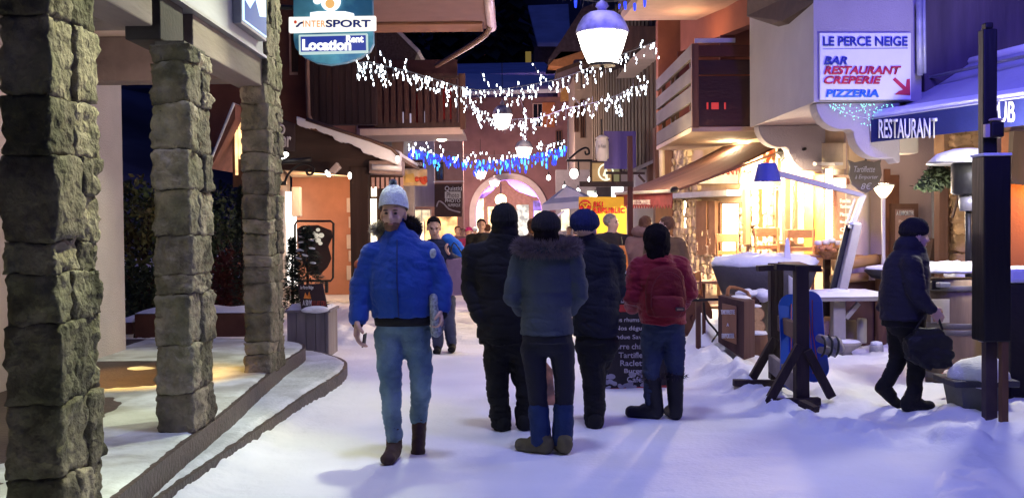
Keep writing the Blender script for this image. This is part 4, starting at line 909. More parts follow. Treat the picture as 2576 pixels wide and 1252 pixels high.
# =================================================================== WHITE BAY with sign
t = thing('white_bay_building', 'pale plaster building with a corbelled bay jutting over the terrace', 'building', (5, 13, 0))
bx = P(2047, 255, 12.0).x; bz = P(2047, 257, 12.0).z; bxr = P(2318, 200, 12.0).x
PLB = mat('bay_plaster', (.34, .30, .34), .93, .06, 2.5, .5, 60)
M().box((bx, 12.0, bz), (bxr, 15.2, 7)).obj('bay', PLB, t)
M().box((4.42, 14.2, 0), (9, 14.6, 7)).obj('wall', mat('lower_plaster', (.45, .33, .30), .93, .08, 2.5, .4, 60), t)
def corbel(y, th, name='corbel'):
    pr = [(0, 0)]
    def arc(x0, z0, r, n=8): return [(x0 + r * (1 - math.cos(a * math.pi / 2 / n)), z0 - r * math.sin(a * math.pi / 2 / n)) for a in range(n + 1)]
    pts = arc(.04, -.004, .30) + [(.42, -.30)] + arc(.46, -.33, .30) + [(.90, -.63), (.94, -.68)] + ([(1.0, -.95), (1.9, -.95), (1.9, -.004)] if y > 13 else [(.98, -.68), (.98, -.004)])
    M().poly([Vector((bx + x, y, bz + z)) for x, z in pts], (0, th, 0)).obj(name, PLB, t, bevel=.012)
corbel(12.05, .28); corbel(14.86, .28)
M().cap((4.52, 14.05, 0.1), .17, (4.52, 14.05, 2.0), .15).obj('corner_column', mat('column_white', (.6, .5, .44), .9, .05), t, smooth=True)
M().box(P(2226, 690, 14.15), P(2240, 425, 14.15) + Vector((0, .05, 0))).box(P(2240, 690, 14.17), P(2262, 440, 14.17) + Vector((0, .03, 0))).obj('door', mat('door_brown', (.18, .07, .035), .7, .2), t)
M().tube([P(2312, 0, 11.9), P(2314, 190, 11.9)], .035).tube([P(2324, 0, 11.9), P(2326, 185, 11.9)], .02).obj('downpipe', mat('pipe_pale', (.45, .45, .5), .4, metal=.2), t, smooth=True)
M().tube([P(2352, 460, 14.0), P(2358, 700, 14.0)], .055).obj('downpipe', GREYM, t, smooth=True)
M().box(P(2264, 386, 12.6), P(2312, 345, 12.6) + Vector((0, .3, 0))).obj('wall_box', mat('box_cream', (.6, .52, .42), .6, .05), t, bevel=.02)
M().poly([P(1880, -40, 14.2), P(2046, -40, 12.0), P(2046, 8, 12.0), P(1965, 55, 12.9), P(1940, 62, 13.4), P(1878, 42, 14.6)], (.5, .6, 0)).obj('eave', mat('eave_dark', (.055, .03, .025), .85, .2), t, bevel=.01)
# purple right upper wall
M().box((P(2330, 100, 12.2).x, 12.25, 2.9), (9, 12.5, 7)).obj('timber_wall', mat('timber_wall', (.085, .062, .085), .85, .25, 7, .35, 25, stretch=(1, 1, .15)), t)
sg = thing('restaurant_sign', 'white rectangular restaurant sign with blue and red lettering and a red arrow', 'sign', P(2178, 250, 11.96))
panel(2063, 83, 2292, 251, 11.95, .04, mat('sign_white', (.75, .75, .8), .5, .03, bump=0), sg, 'board', bevel=.006)
DB = mat('print_navy', (.015, .03, .28), .6, bump=0); RD = mat('print_crimson', (.48, .02, .06), .6, bump=0); LB = mat('print_blue', (.02, .16, .60), .6, bump=0)
text('LE PERCE NEIGE', 2070, 93, 2282, 117, 11.945, DB, sg, bold=.022)
M().box(P(2070, 124, 11.94), P(2284, 121, 11.94) + Vector((0, .004, 0))).obj('underline', DB, sg)
text('BAR', 2072, 143, 2131, 164, 11.945, DB, sg, bold=.035, shear=.25)
text('RESTAURANT', 2072, 167, 2266, 188, 11.945, RD, sg, bold=.035, shear=.25)
text('CREPERIE', 2072, 192, 2217, 212, 11.945, RD, sg, bold=.035, shear=.25)
text('PIZZERIA', 2077, 226, 2210, 245, 11.945, LB, sg, bold=.035, shear=.15)
M().poly([P(2246, 201, 11.94), P(2252, 195, 11.94), P(2279, 219, 11.94), P(2281, 200, 11.94), P(2289, 198, 11.94), P(2290, 240, 11.94), P(2250, 238, 11.94), P(2262, 229, 11.94), P(2272, 226, 11.94)], (0, .004, 0)).obj('arrow', RD, sg)
# fibre light mesh under the sign: greenish dots
s = thing('projected_star_lights', 'cluster of tiny green and blue fairy lights under the restaurant sign', 'fairy lights', P(2180, 290, 12.02))
mb = M(); rr = random.Random(9)
for i in range(150):
    a = rr.random(); u = 2085 + a * 165; v = 262 + rr.random() ** 1.2 * 55 + (20 if u > 2180 and rr.random() < .3 else 0)
    if v > 275 + (u - 2085) * .45: continue
    c = P(u, v, 11.97); mb.ell(c, (.006, .006, .007), (0, 0, 0), 6, 4)
mb.obj('bulbs', glow('fairy_green', (.35, 1, .85), 1.8), s)
M().tube(smooth_line([P(2085, 264, 11.99), P(2140, 290, 11.99), P(2185, 300, 11.99), P(2190, 330, 11.99)], 4), .003).obj('wire', WHITEP, s)
# =================================================================== PUB AWNING
t = thing('pub_awning', 'blue lit awning with a navy valance lettered restaurant and pub at the right edge', 'awning', (4.6, 11, 2.5))
va0, va1 = P(2191, 302, 12.0), P(2640, 236, 9.7); vb0, vb1 = P(2191, 355, 12.0), P(2640, 312, 9.7)
vz = (va0.z + va1.z) / 2; vb = (vb0.z + vb1.z) / 2
for p in (va0, va1): p.z = vz
for p in (vb0, vb1): p.z = vb
NV = mat('navy_cloth', (.012, .018, .12), .85, .15, 4)
M().poly([vb0, vb1, va1, va0], (.01, .02, 0)).obj('valance', NV, t)
b0 = P(2322, 192, 13.2); b1 = P(2640, 118, 11.0); zb_ = (b0.z + b1.z) / 2 + .02; b0.z = b1.z = zb_
mb = M(); gr = []
for i in range(13):
    row = []
    for j in range(9):
        p = va0.lerp(va1, i / 12).lerp(b0.lerp(b1, i / 12), j / 8); p.z -= .05 * math.sin(j / 8 * math.pi); row.append(mb.bm.verts.new(p))
    gr.append(row)
for i in range(12):
    for j in range(8): mb.face([gr[i][j], gr[i + 1][j], gr[i + 1][j + 1], gr[i][j + 1]])
o = mb.obj('fabric', mat('awning_pale', (.42, .42, .52), .9, .1, 2), t, smooth=True); so = o.modifiers.new('thick', 'SOLIDIFY'); so.thickness = .012
M().poly([va0 + Vector((.02, .02, .01)), va1 + Vector((.02, .02, .01)), va1 + Vector((.12, .16, .08)), va0 + Vector((.12, .16, .08))], (0, 0, .05)).obj('edge_snow', SNOWL, t, bevel=.02)
M().tube([b0 + Vector((0, 0, .02)), b1 + Vector((0, 0, .02))], .05).obj('roller', WHITEP, t, smooth=True)
M().tube([P(2316, 200, 12.4), P(2640, 128, 10.6)], .018).obj('guide_rail', GREYM, t)
pv = ((vb0.x, vb0.y), (vb1.x, vb1.y))
WL = mat('lettering_white', (.75, .75, .8), .7, bump=0)
text('RESTAURANT', 2213, 300, 2360, 348, 0, WL, t, plane=pv, bold=.012)
text('PUB', 2497, 256, 2556, 308, 0, WL, t, plane=pv, bold=.012)
# stone pub wall glowing behind heater
t = thing('pub_wall', 'warm lit rough stone pub wall with dark openings at the right', 'wall', (5.6, 12, 0))
o = M().poly([P(2375, 860, 12.6), P(2478, 860, 12.6), P(2478, 300, 12.6), P(2375, 300, 12.6)], (0, .3, 0)).obj('base_wall', mat('pub_base', (.30, .17, .09), .9, .25, 4), t)
mb = M(); rr = random.Random(8); z = .0
while z < 2.7:
    h = rr.uniform(.10, .22); x = P(2390, 700, 12.6).x
    while x < P(2482, 700, 12.6).x:
        w_ = rr.uniform(.12, .3); rock(mb, Vector((x + w_ / 2, 12.58 + rr.uniform(-.03, .02), z + h / 2)), (w_ / 2 * .98, .07, h / 2 * .97), rr, 7, .03); x += w_ * .98
    z += h * .97
mb.obj('stones', mat('pub_stone', (.45, .27, .13), .9, .25, 6, .6, 25, island=.3), t, smooth=True)
M().box(P(2540, 760, 11.2), P(2700, 330, 11.2) + Vector((0, .2, 0))).obj('interior_wall', mat('pub_interior', (.30, .09, .03), .8, .15, 2), t)
M().poly([P(2550, 330, 10.9), P(2640, 330, 10.9), P(2640, 470, 10.9), P(2556, 462, 10.9), P(2545, 450, 10.9)], (0, .1, 0)).obj('dark_board', WOODD, t)
M().box(P(2363, 700, 12.4), P(2385, 440, 12.4) + Vector((0, .15, 0))).obj('door_post', WOODB, t)
M().poly([P(2330, 700, 12.8), P(2366, 690, 12.8), P(2372, 600, 12.8), P(2348, 600, 12.8)], (0, .4, 0)).obj('dark_chest', WOODD, t)
mb = M(); rr = random.Random(4); leaves(P(2352, 448, 12.0), (.20, .12, .13), 600, .06, rr, mb)
leaves(P(2325, 466, 12.0), (.13, .08, .04), 160, .06, rr, mb); leaves(P(2378, 440, 12.0), (.14, .1, .16), 300, .06, rr, mb)
o = mb.obj('fir_wreath', mat('wreath_green', (.05, .07, .03), .8, .4, 9)); tag(o, 'drooping fir greenery hung on the pub wall beside the heater', 'greenery')
mb = M(); mb.tube(smooth_line([P(2398, 490, 11.9), P(2412, 470, 11.9), P(2420, 455, 11.9), P(2404, 520, 11.9), P(2395, 548, 11.9)], 3), .016); mb.tube([P(2412, 462, 11.9), P(2432, 452, 11.9)], .014)
o = mb.obj('dangling_branch', WOODD); tag(o, 'thin dark crooked branch hanging by the stone pub wall', 'branch')
# menu case
t = thing('menu_case', 'brown wooden takeaway menu board with pale lettering on the plaster wall', 'menu board', P(2277, 640, 14.0))
mb = M(); mb.box(P(2243, 640, 14.0), P(2252, 515, 14.0) + Vector((0, .08, 0))).box(P(2300, 640, 14.0), P(2310, 515, 14.0) + Vector((0, .08, 0))).box(P(2243, 526, 13.99), P(2310, 512, 13.99) + Vector((0, .08, 0))); mb.obj('frame', WOODB, t)
panel(2252, 526, 2300, 636, 14.0, .04, mat('menu_mauve', (.33, .20, .18), .7), t, 'board')
panel(2246, 637, 2300, 645, 13.96, .12, mat('shelf_tan', (.5, .33, .15), .7), t, 'shelf')
text('A EMPORTER', 2254, 530, 2298, 542, 14.0, WL, t, bold=.02)
for v, s_ in ((553, 'Panini'), (566, 'Crepes'), (580, 'Gaufres'), (594, 'Boissons'), (608, 'Vin chaud')): text(s_, 2260, v, 2292, v + 7, 14.0, MATS['lettering_pale'], t)
# =================================================================== STREET LAMPS
def street_lamp(u, vtop, vbot, wpx, d, label, es, blue=False):
    c = P(u, (vtop + vbot) / 2, d); zt = P(u, vtop, d).z; zb = P(u, vbot, d).z; h = zt - zb; r = wpx * d / FP / 2; h *= 1.0
    t = thing('street_lamp', label, 'street lamp', (c.x, c.y, zb), 'lantern street lamps hung over the lane')
    gh = h * .47
    M().lathe([(r * .50, 0), (r * .58, gh * .06), (r * .80, gh * .5), (r * .97, gh * .98), (r * .97, gh)], (c.x, c.y, zb), 28).obj('glass', glow('lamp_glass_%d' % es, (1, .90, .80), es), t, smooth=True)
    M().lathe([(r * 1.0, gh), (r * 1.03, gh * 1.06), (r * .93, gh * 1.3), (r * .74, gh * 1.55), (r * .5, gh * 1.68), (r * .2, gh * 1.74)], (c.x, c.y, zb), 28).obj('hood', mat('lamp_hood_paint', (.60, .60, .66), .5, .25, 6, .1, 30, col2=(.20, .2, .3), cs=5 if r < .2 else 3.2), t, smooth=True)
    M().lathe([(r * .22, gh * 1.72), (r * .17, gh * 1.80), (r * .26, gh * 1.88), (r * .20, gh * 2.0), (r * .06, gh * 2.08), (r * .05, gh * 2.2)], (c.x, c.y, zb), 16).obj('finial', mat('lamp_hood_paint', (0, 0, 0)), t, smooth=True)
    M().lathe([(r * .52, -.025), (r * .54, 0), (r * .50, .01)], (c.x, c.y, zb), 20).lathe([(.01, -.09), (.02, -.04), (.02, 0)], (c.x, c.y, zb), 8).obj('bottom_rim', IRON, t)
    mb = M()
    for k in range(4):
        a = k * 1.5708 + .5; mb.tube([(c.x + math.cos(a) * r * .52, c.y + math.sin(a) * r * .52, zb), (c.x + math.cos(a) * r * .99, c.y + math.sin(a) * r * .99, zb + gh)], r * .02, 5)
    mb.obj('glazing_bars', mat('bar_bronze', (.25, .2, .12), .5, .1), t)
    M().tube([(c.x, c.y, zb + gh * 2.1), (c.x, c.y, zb + gh * 2.1 + (2.4 if d < 20 else 1.2))], .012, 6).obj('hanging_rod', IRON, t)
    return t
street_lamp(1515, -2, 161, 130, 13.0, 'large nearest street lamp hanging over the lane with blue lit hood', 9)
street_lamp(1264, 252, 323, 50, 33.2, 'smaller glowing street lamp in the middle distance between the light strings', 8)
street_lamp(1318, 343, 398, 43, 38.0, 'distant street lamp hanging just above the blue light garland', 8)
street_lamp(1209, 415, 450, 30, 49.5, 'far small street lamp in front of the archway, left of two', 8)
street_lamp(1244, 440, 469, 28, 52.0, 'farthest small street lamp in front of the archway, right of two', 8)
s = thing('lamp_globe', 'round warm lamp globe shining inside the archway', 'lamp', P(1260, 505, 60)); M().ell(P(1260, 503, 60), (.33, .33, .33)).obj('glass', glow('lamp_amber', (1, .75, .42), 6), s, smooth=True); M().tube([P(1260, 495, 60), P(1260, 460, 60)], .03).obj('rod', IRON, s)
for k in range(2):
    pass
# cables holding the lamps
def cable(p, q, sag, label, r=.008):
    mb = M(); p = Vector(p); q = Vector(q); pts = []
    for i in range(25):
        a = i / 24; x = p.lerp(q, a); x.z -= sag * 4 * a * (1 - a); pts.append(x)
    mb.tube(pts, r, 5); o = mb.obj('span_cable', IRON); tag(o, label, 'cable'); return pts
# =================================================================== LIGHT STRINGS
LEDW = glow('led_white', (.80, .90, 1), 16); LEDB = glow('led_blue', (.02, .05, 1), 2.4); LEDC = glow('led_cyan', (.06, .42, 1), 4.0)
WIRE = mat('wire_pale', (.20, .20, .22), .6, 0, bump=0)
def garland(pts, d0, d1, n, seed, label, mats, lo, hi, bulb, gap, skip=(), flare=0.0):
    rr = random.Random(seed); L_ = smooth_line([P(u, v, d0 + (d1 - d0) * k / (len(pts) - 1)) for k, (u, v) in enumerate(pts)], 8)
    t = thing('light_garland', label, 'string lights', L_[len(L_) // 2]); M().tube(L_, .006, 5).obj('cable', WIRE, t)
    for i in range(n):
        a = (i + rr.uniform(-.3, .3)) / n * (len(L_) - 1.001); a = max(0, a); k = int(a); p = L_[k].lerp(L_[min(k + 1, len(L_) - 1)], a - k)
        ln = lo + (hi - lo) * max(.05, min(1, rr.random() * (.75 + .9 * fnoise((i * .12, seed, 0), 1)))) ** 1.1; mb = M(); sw = rr.uniform(-.25, .25); up = rr.random() < flare
        dv = Vector((sw + (rr.uniform(-.5, .5) if up else 0), rr.uniform(-.2, .2), .8 if up else -1)).normalized()
        mb.mi = 0; mb.tube([p, p + dv * ln], .0025, 4)
        s_ = rr.uniform(0, gap)
        while s_ < ln:
            if rr.random() < .66:
                c = p + dv * s_ + Vector((rr.uniform(-.03, .03), rr.uniform(-.03, .03), 0)); b = bulb * rr.uniform(.6, 1.25)
                mb.mi = 1 if len(mats) == 2 or rr.random() < .72 else 2
                mb.cap(c, b * .5, c - Vector((sw * .02, 0, b * 1.6)), b * .34, 6, 2)
            s_ += gap * rr.uniform(.5, 1.5)
        mb.obj('light_strand', mats, t)
    return t
garland([(895, 160), (925, 156), (965, 166), (1020, 178), (1080, 195), (1135, 212), (1190, 225), (1260, 224), (1330, 214), (1400, 200), (1460, 180), (1530, 150), (1590, 128), (1650, 105)], 17.5, 17.5, 100, 2, 'upper white icicle light string sagging across the whole lane', [WIRE, LEDW], .08, .42, .018, .048, flare=.10)
garland([(1165, 215), (1195, 265), (1240, 300), (1300, 300), (1360, 295), (1420, 275), (1480, 262), (1540, 245), (1590, 222), (1630, 210)], 20.5, 20.5, 98, 5, 'lower white icicle light string rising to the right behind the street lamp', [WIRE, LEDW], .06, .40, .019, .052, flare=.16)
garland([(1035, 372), (1075, 383), (1130, 393), (1190, 402), (1250, 402), (1310, 394), (1370, 382), (1428, 364)], 27.0, 27.0, 99, 9, 'blue icicle light garland hanging above the archway', [WIRE, LEDB, LEDC], .16, .44, .044, .062)
garland([(1030, 362), (1080, 375), (1140, 385), (1200, 390), (1260, 390), (1320, 380), (1370, 366), (1425, 350)], 26.6, 26.6, 60, 13, 'white icicle light string laid along the blue garland', [WIRE, LEDW], .08, .30, .028, .085, flare=.25)
garland([(1415, -8), (1460, -2), (1500, 4), (1560, 2), (1630, -8)], 16, 16, 16, 21, 'blue light string peeping in at the top edge above the nearest lamp', [WIRE, LEDB], .05, .16, .045, .12)
# =================================================================== INTERSPORT-TYPE HANGING SIGN
t = thing('hanging_sport_sign', 'large blue hanging shop sign with lit white name bar and blue rental panel', 'sign', P(840, 160, 12.8))
D = 12.8
pts = [P(737, -60, D), P(935, -60, D), P(939, 110, D), P(930, 128, D), P(905, 145, D), P(870, 157, D), P(830, 163, D), P(795, 158, D), P(762, 143, D), P(742, 120, D), P(738, 100, D)]
M().poly(pts, (0, .14, 0)).obj('board', mat('sign_teal', (.03, .11, .22), .45, .35, 3, .1, 20, col2=(.10, .32, .40), cs=2.5, em=(.03, .22, .42), es=.16), t, bevel=.012)
M().poly([P(726, 43, D - .08), P(945, 40, D - .08), P(945, 76, D - .08), P(726, 82, D - .08)], (0, .079, 0)).obj('name_bar', glow('bar_white', (1, .97, .90), 1.25), t, bevel=.01)
M().poly([P(780, 43, D - .07), P(780, 32, D - .07), P(800, 29, D - .07), P(868, 29, D - .07), P(889, 34, D - .07), P(889, 43, D - .07)], (0, .069, 0)).obj('bar_top', glow('bar_white2', (.9, .97, 1), 1.5), t)
M().lathe([(.11, -.02), (.12, 0), (.11, .02)], (0, 0, 0), 28).obj('ring', glow('bar_white2', (1, 1, 1), 2), t)
rg = [x for x in bpy.data.objects if x.parent == t and x.name.startswith('ring')][0]
rg.data.transform(Matrix.Translation(P(832, 4, D - .03)) @ Matrix.Rotation(math.pi / 2, 4, 'X'))
M().ell(P(830, 10, D - .06), (.055, .012, .055)).obj('egg_yolk', glow('orange_spot', (1, .55, .18), 1.0), t, smooth=True)
M().ell(P(798, 2, D - .03), (.05, .012, .045)).obj('white_spot', MATS['bar_white2'], t, smooth=True)
OI = mat('print_orange', (.75, .35, .12), .6, bump=0, em=(1, .42, .14), es=.75); NI = mat('print_dark_blue', (.01, .03, .25), .6, bump=0)
text('INTER', 763, 53, 819, 69, D - .085, OI, t, bold=.015, spacing=1.15); text('SPORT', 820, 51, 933, 70, D - .085, NI, t, bold=.03)
M().ell(P(743, 56, D - .09), (.018, .005, .02)).obj('red_dot', mat('dot_red', (.7, .06, .03), .6, em=(1, .1, .03), es=.5), t)
M().tube(smooth_line([P(744, 67, D - .087), P(749, 66, D - .087), P(754, 60, D - .087), P(762, 57, D - .087)], 3), [.006] + [.012] * 8 + [.012], 6).obj('blue_swoosh', NI, t)
M().poly([P(751, 88, D - .07), P(924, 84, D - .07), P(925, 132, D - .07), P(752, 137, D - .07)], (0, .069, 0)).obj('rental_frame', glow('pale_frame', (.70, .92, .90), .85), t, bevel=.008)
M().poly([P(756, 93, D - .076), P(920, 89, D - .076), P(921, 127, D - .076), P(757, 131, D - .076)], (0, .004, 0)).obj('rental_panel', glow('panel_blue', (.02, .05, .45), .8), t)
WG = glow('letter_white_lit', (1, 1, 1), 1.6)
text('Location', 761, 100, 884, 128, D - .085, WG, t, bold=.045); text('Rent', 871, 90, 915, 108, D - .085, WG, t, bold=.04)
M().tube([P(737, 20, D + .07), P(690, 18, D + .07), P(660, 30, D + .07)], .03).obj('wall_arm', IRON, t)
# =================================================================== GARDEN PLANTERS AND SHRUBS (left)
def planter(name, u0, u1, vt, d, dep, zb, m, label, plank=False, capm=None):
    a = P(u0, vt, d); b = P(u1, vt, d); t = thing(name, label, 'planter', ((a.x + b.x) / 2, d, zb))
    if plank:
        x = a.x
        mb = M()
        while x < b.x - .02: w_ = min(.115, b.x - x); mb.box((x + .003, d, zb), (x + w_ - .003, d + .03, a.z - .02)); x += .115
        mb.box((a.x, d + .031, zb), (b.x, d + dep, a.z - .03)); mb.obj('planks', m, t, bevel=.003)
        M().box((a.x - .03, d - .02, a.z - .02), (b.x + .03, d + dep, a.z + .01)).obj('rim', m, t, bevel=.005)
    else: M().box((a.x, d, zb), (b.x, d + dep, a.z - .005)).obj('box', m, t, bevel=.01)
    mb = M(); bm = mb.bm; n = 24; m2 = 6; gr = []
    for i in range(n + 1):
        row = []
        for j in range(m2 + 1):
            x = a.x + (b.x - a.x) * i / n; y = d + dep * j / m2; e = min(1, min(i, n - i) / 1.5, min(j, m2 - j) / 1.0)
            row.append(bm.verts.new((x, y, a.z + .006 + e * (.045 + .035 * fnoise((x, y, 0), 4, 2)))))
        gr.append(row)
    for i in range(n):
        for j in range(m2): mb.face([gr[i][j], gr[i + 1][j], gr[i + 1][j + 1], gr[i][j + 1]])
    mb.obj('snow', SNOWL, t, smooth=True); return t
planter('long_planter', 338, 618, 790, 13.2, .7, TZ - .05, mat('planter_redbrown', (.15, .065, .045), .85, .2, 4, .3, 20), 'long red brown planter topped with snow behind the middle pillar')
planter('low_planter', 300, 333, 812, 13.6, .7, TZ - .05, MATS['planter_redbrown'], 'small low planter end beside the pale arcade wall')
planter('plank_planter', 721, 826, 782, 12.9, .65, 0.0, mat('grey_violet_plank', (.17, .155, .18), .8, .25, 7, .4, 25, stretch=(1, 1, .12), island=.15), 'tall grey plank planter with snow at the end of the terrace', True)
def shrub(name, u, v, d, r, n, size, m, label, seed, cat='shrub', stem=True):
    c = P(u, v, d); t = thing(name, label, cat, (c.x, c.y, max(0, c.z - r[2]))); rr = random.Random(seed)
    if stem:
        mb = M()
        for k in range(4): mb.tube([(c.x + rr.uniform(-.1, .1), c.y, c.z - r[2] - .1), (c.x + rr.uniform(-.5, .5) * r[0], c.y, c.z), (c.x + rr.uniform(-.8, .8) * r[0], c.y, c.z + r[2] * .6)], [.03, .02, .008], 5)
        mb.obj('branches', WOODD, t)
    mb = M(); leaves(c, r, n, size, rr, mb); mb.obj('foliage', m, t); return t
DG = mat('dark_leaf', (.035, .055, .025), .7, .5, 3, 0); OG = mat('olive_leaf', (.12, .10, .03), .7, .5, 3, 0, col2=(.04, .07, .03), cs=1.5); RG = mat('red_leaf', (.10, .02, .015), .7, .4, 3, 0)
shrub('garden_shrub', 325, 640, 16.0, (.75, .5, 1.2), 4200, .10, OG, 'olive and brown leafy shrub between the pale wall and the middle pillar', 1)
shrub('garden_shrub', 430, 650, 17.0, (.8, .5, 1.2), 2500, .10, DG, 'dark shrub hidden partly by the middle pillar', 2)
shrub('garden_shrub', 550, 650, 16.0, (.55, .5, 1.1), 3200, .09, DG, 'tall dark shrub between the middle and far pillars', 3)
shrub('garden_shrub', 590, 720, 14.6, (.35, .3, .55), 1500, .08, RG, 'low dark reddish shrub over the long planter', 4)
shrub('garden_shrub', 355, 740, 14.8, (.4, .3, .5), 1500, .08, DG, 'low dark shrub growing from the long planter beside the pale wall', 5)
shrub('garden_shrub', 500, 560, 26.0, (1.6, .8, 1.1), 3000, .16, DG, 'distant dark bush seen past the middle pillar', 6)
def conifer(u, vb, vt, d, wpx, label, seed, snowy=True):
    b = P(u, vb, d); h = P(u, vt, d).z - b.z; r0 = wpx * d / FP / 2; t = thing('small_conifer', label, 'conifer', b, 'conifers in the plank planter'); rr = random.Random(seed)
    M().tube([b, b + Vector((0, 0, h))], [.025, .006], 6).obj('trunk', WOODD, t)
    mb = M(); ms = M()
    for i in range(2600):
        a = rr.random() ** .8; z = h * a; r = r0 * (1.06 - a) ** .7 * (.55 + .45 * rr.random()) * (1 + .25 * math.sin(z * 22)); an = rr.uniform(0, 6.283)
        q = b + Vector((math.cos(an) * r, math.sin(an) * r, z + rr.uniform(-.03, .03)))
        dv = Vector((math.cos(an), math.sin(an), rr.uniform(-.5, .3))) * .055; sd = Vector((-math.sin(an), math.cos(an), rr.uniform(-.4, .4))) * .014
        v = [mb.bm.verts.new(x) for x in (q - sd, q + sd, q + dv)]; mb.face(v)
    mb.obj('foliage', mat('conifer_green', (.03, .05, .035), .75, .4, 4, 0), t)
    if snowy:
        for i in range(9):
            an = rr.uniform(3.6, 5.8); a = rr.uniform(.55, .95); r = r0 * (1.06 - a) ** .7; ms.ell(b + Vector((math.cos(an) * r, math.sin(an) * r, h * a)), (.045, .03, .014), (0, rr.uniform(-.4, .4), 0), 8, 5)
        ms.obj('snow_clumps', SNOWL, t, smooth=True)
conifer(775, 782, 572, 13.3, 95, 'bushy dark conifer with snow clumps in the plank planter', 1)
conifer(737, 784, 600, 13.45, 50, 'narrow dark conifer at the left of the plank planter', 2, False)
conifer(612, 790, 470, 14.2, 60, 'tall thin conifer just left of the tall far pillar', 3, False)
# leaning card sign on planter
t = thing('leaning_sign', 'small dark printed sign with flame picture leaning in the planter snow', 'sign', P(785, 775, 12.85))
M().poly([P(750, 716, 12.95), P(812, 713, 12.95), P(824, 776, 12.85), P(758, 778, 12.85)], (0, .03, 0)).obj('board', mat('sign_near_black', (.03, .015, .02), .5, .1), t)
text('Le Perce Neige', 756, 718, 789, 729, 12.91, WL, t, shear=.3); text('A 50 M', 762, 754, 784, 768, 12.88, WL, t, bold=.02); text('AU LAIT CRU', 784, 756, 820, 769, 12.87, mat('print_dull_red', (.4, .05, .04), .7, bump=0), t)
M().poly([P(764, 750, 12.88), P(768, 735, 12.9), P(773, 745, 12.9), P(778, 733, 12.9), P(783, 751, 12.88)], (0, -.006, 0)).obj('flame_picture', mat('flame_orange', (.75, .25, .04), .7), t)
M().ell(P(795, 778, 12.82), (.16, .08, .045)).ell(P(778, 780, 12.8), (.1, .07, .03)).obj('snow_heap', SNOWL, t, smooth=True)
# black frame with cut-out cow figure
t = thing('cutout_animal_stand', 'black rounded frame holding a spotted animal cut-out against the orange wall', 'sculpture', P(795, 740, 22.5))
D = 19.0; c1 = [P(742, 700, D), P(742, 565, D), P(747, 556, D), P(832, 556, D), P(839, 562, D), P(838, 698, D), P(832, 706, D), P(748, 706, D), P(742, 700, D)]
M().tube(c1, .022, 6).tube([P(822, 706, D), P(822, 736, D)], .03).tube([P(760, 706, D), P(760, 740, D)], .03).obj('frame', IRON, t)
M().poly([P(746, 576, D), P(760, 568, D), P(800, 566, D), P(834, 580, D), P(836, 596, D), P(826, 620, D), P(834, 650, D), P(824, 672, D), P(806, 690, D), P(782, 692, D), P(762, 664, D), P(750, 620, D)], (0, .02, 0)).obj('cutout_figure', mat('figure_brown', (.05, .028, .025), .7, .3, 5), t)
mb = M()
for u, v, r in ((768, 576, .045), (800, 578, .04), (796, 592, .05), (808, 592, .055), (800, 604, .055), (792, 600, .035), (806, 612, .04), (790, 586, .03)): mb.ell(P(u, v, D - .012), (r, .008, r * .8), (0, 0, 0), 10, 6)
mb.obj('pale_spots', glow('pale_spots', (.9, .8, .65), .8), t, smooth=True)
# =================================================================== MENU BOARD
D = 10.3
t = thing('menu_sandwich_board', 'tall black menu board with white lettering standing behind the queue', 'menu board', P(1598, 980, D))
MB_ = mat('board_black', (.018, .014, .018), .5, .2, 3, .05, 20)
M().poly([P(1519, 982, D), P(1680, 972, D), P(1680, 685, D), P(1519, 690, D)], (0, .04, 0)).obj('board', MB_, t, bevel=.004)
M().poly([P(1516, 690, D - .01), P(1683, 685, D - .01), P(1683, 678, D - .01), P(1516, 683, D - .01)], (0, .06, 0)).obj('snowy_top', SNOWL, t, bevel=.006)
M().poly([P(1519, 984, D - .01), P(1680, 974, D - .01), P(1680, 968, D - .01), P(1519, 978, D - .01)], (0, .05, 0)).obj('red_foot', mat('print_dull_red', (.25, .02, .02), .7), t)
M().beam(P(1530, 980, D), P(1530, 700, D) + Vector((0, .5, 0)), .03, .03).beam(P(1672, 980, D), P(1672, 700, D) + Vector((0, .5, 0)), .03, .03).obj('rear_leg', IRON, t)
ML = mat('lettering_menu', (.45, .42, .5), .8, bump=0)
for s_, u0, u1, v in (('BAR', 1556, 1622, 700), ('RESTAURANT', 1528, 1672, 723), ('PIZZERIA', 1545, 1655, 744)): text(s_, u0, v, u1, v + 17, D, ML, t, bold=.03)
M().poly([P(1540, 766, D - .004), P(1660, 764, D - .004), P(1640, 782, D - .004), P(1560, 784, D - .004)], (0, -.003, 0)).obj('red_stripe', mat('stripe_red', (.35, .03, .03), .7), t)
for s_, u0, u1, v in (('Les rhums arrang\u00e9s', 1545, 1665, 798), ('Nos d\u00e9gustations', 1548, 1668, 819), ('Fondue Savoyarde', 1532, 1664, 841), ('Pierre chaude', 1537, 1642, 863), ('Tartiflette', 1556, 1640, 885), ('Raclette', 1560, 1632, 905), ('Burgers', 1570, 1632, 926), ('Caf\u00e9s', 1577, 1622, 946)):
    text(s_, u0, v, u1, v + 14, D, ML, t, bold=.008)
mb = M(); rr = random.Random(3)
for i in range(26): mb.ell(P(1522 + rr.random() * 100, 976 - rr.random() ** 2 * 40, D - .008), (.02 + .02 * rr.random(), .004, .014 + .014 * rr.random()), (0, rr.uniform(-1, 1), 0), 8, 5)
mb.obj('frost_patches', mat('frost_grey', (.28, .27, .33), .8), t)
t = thing('red_poster_stand', 'narrow dark red poster stand glimpsed between the legs of the queue', 'poster', P(1392, 1020, 9.6))
M().poly([P(1368, 1022, 9.4), P(1398, 1020, 9.4), P(1390, 930, 9.6), P(1366, 900, 9.6)], (0, .03, 0)).obj('board', mat('poster_dark', (.12, .05, .04), .6, .5, 8, col2=(.3, .12, .08), cs=6), t)
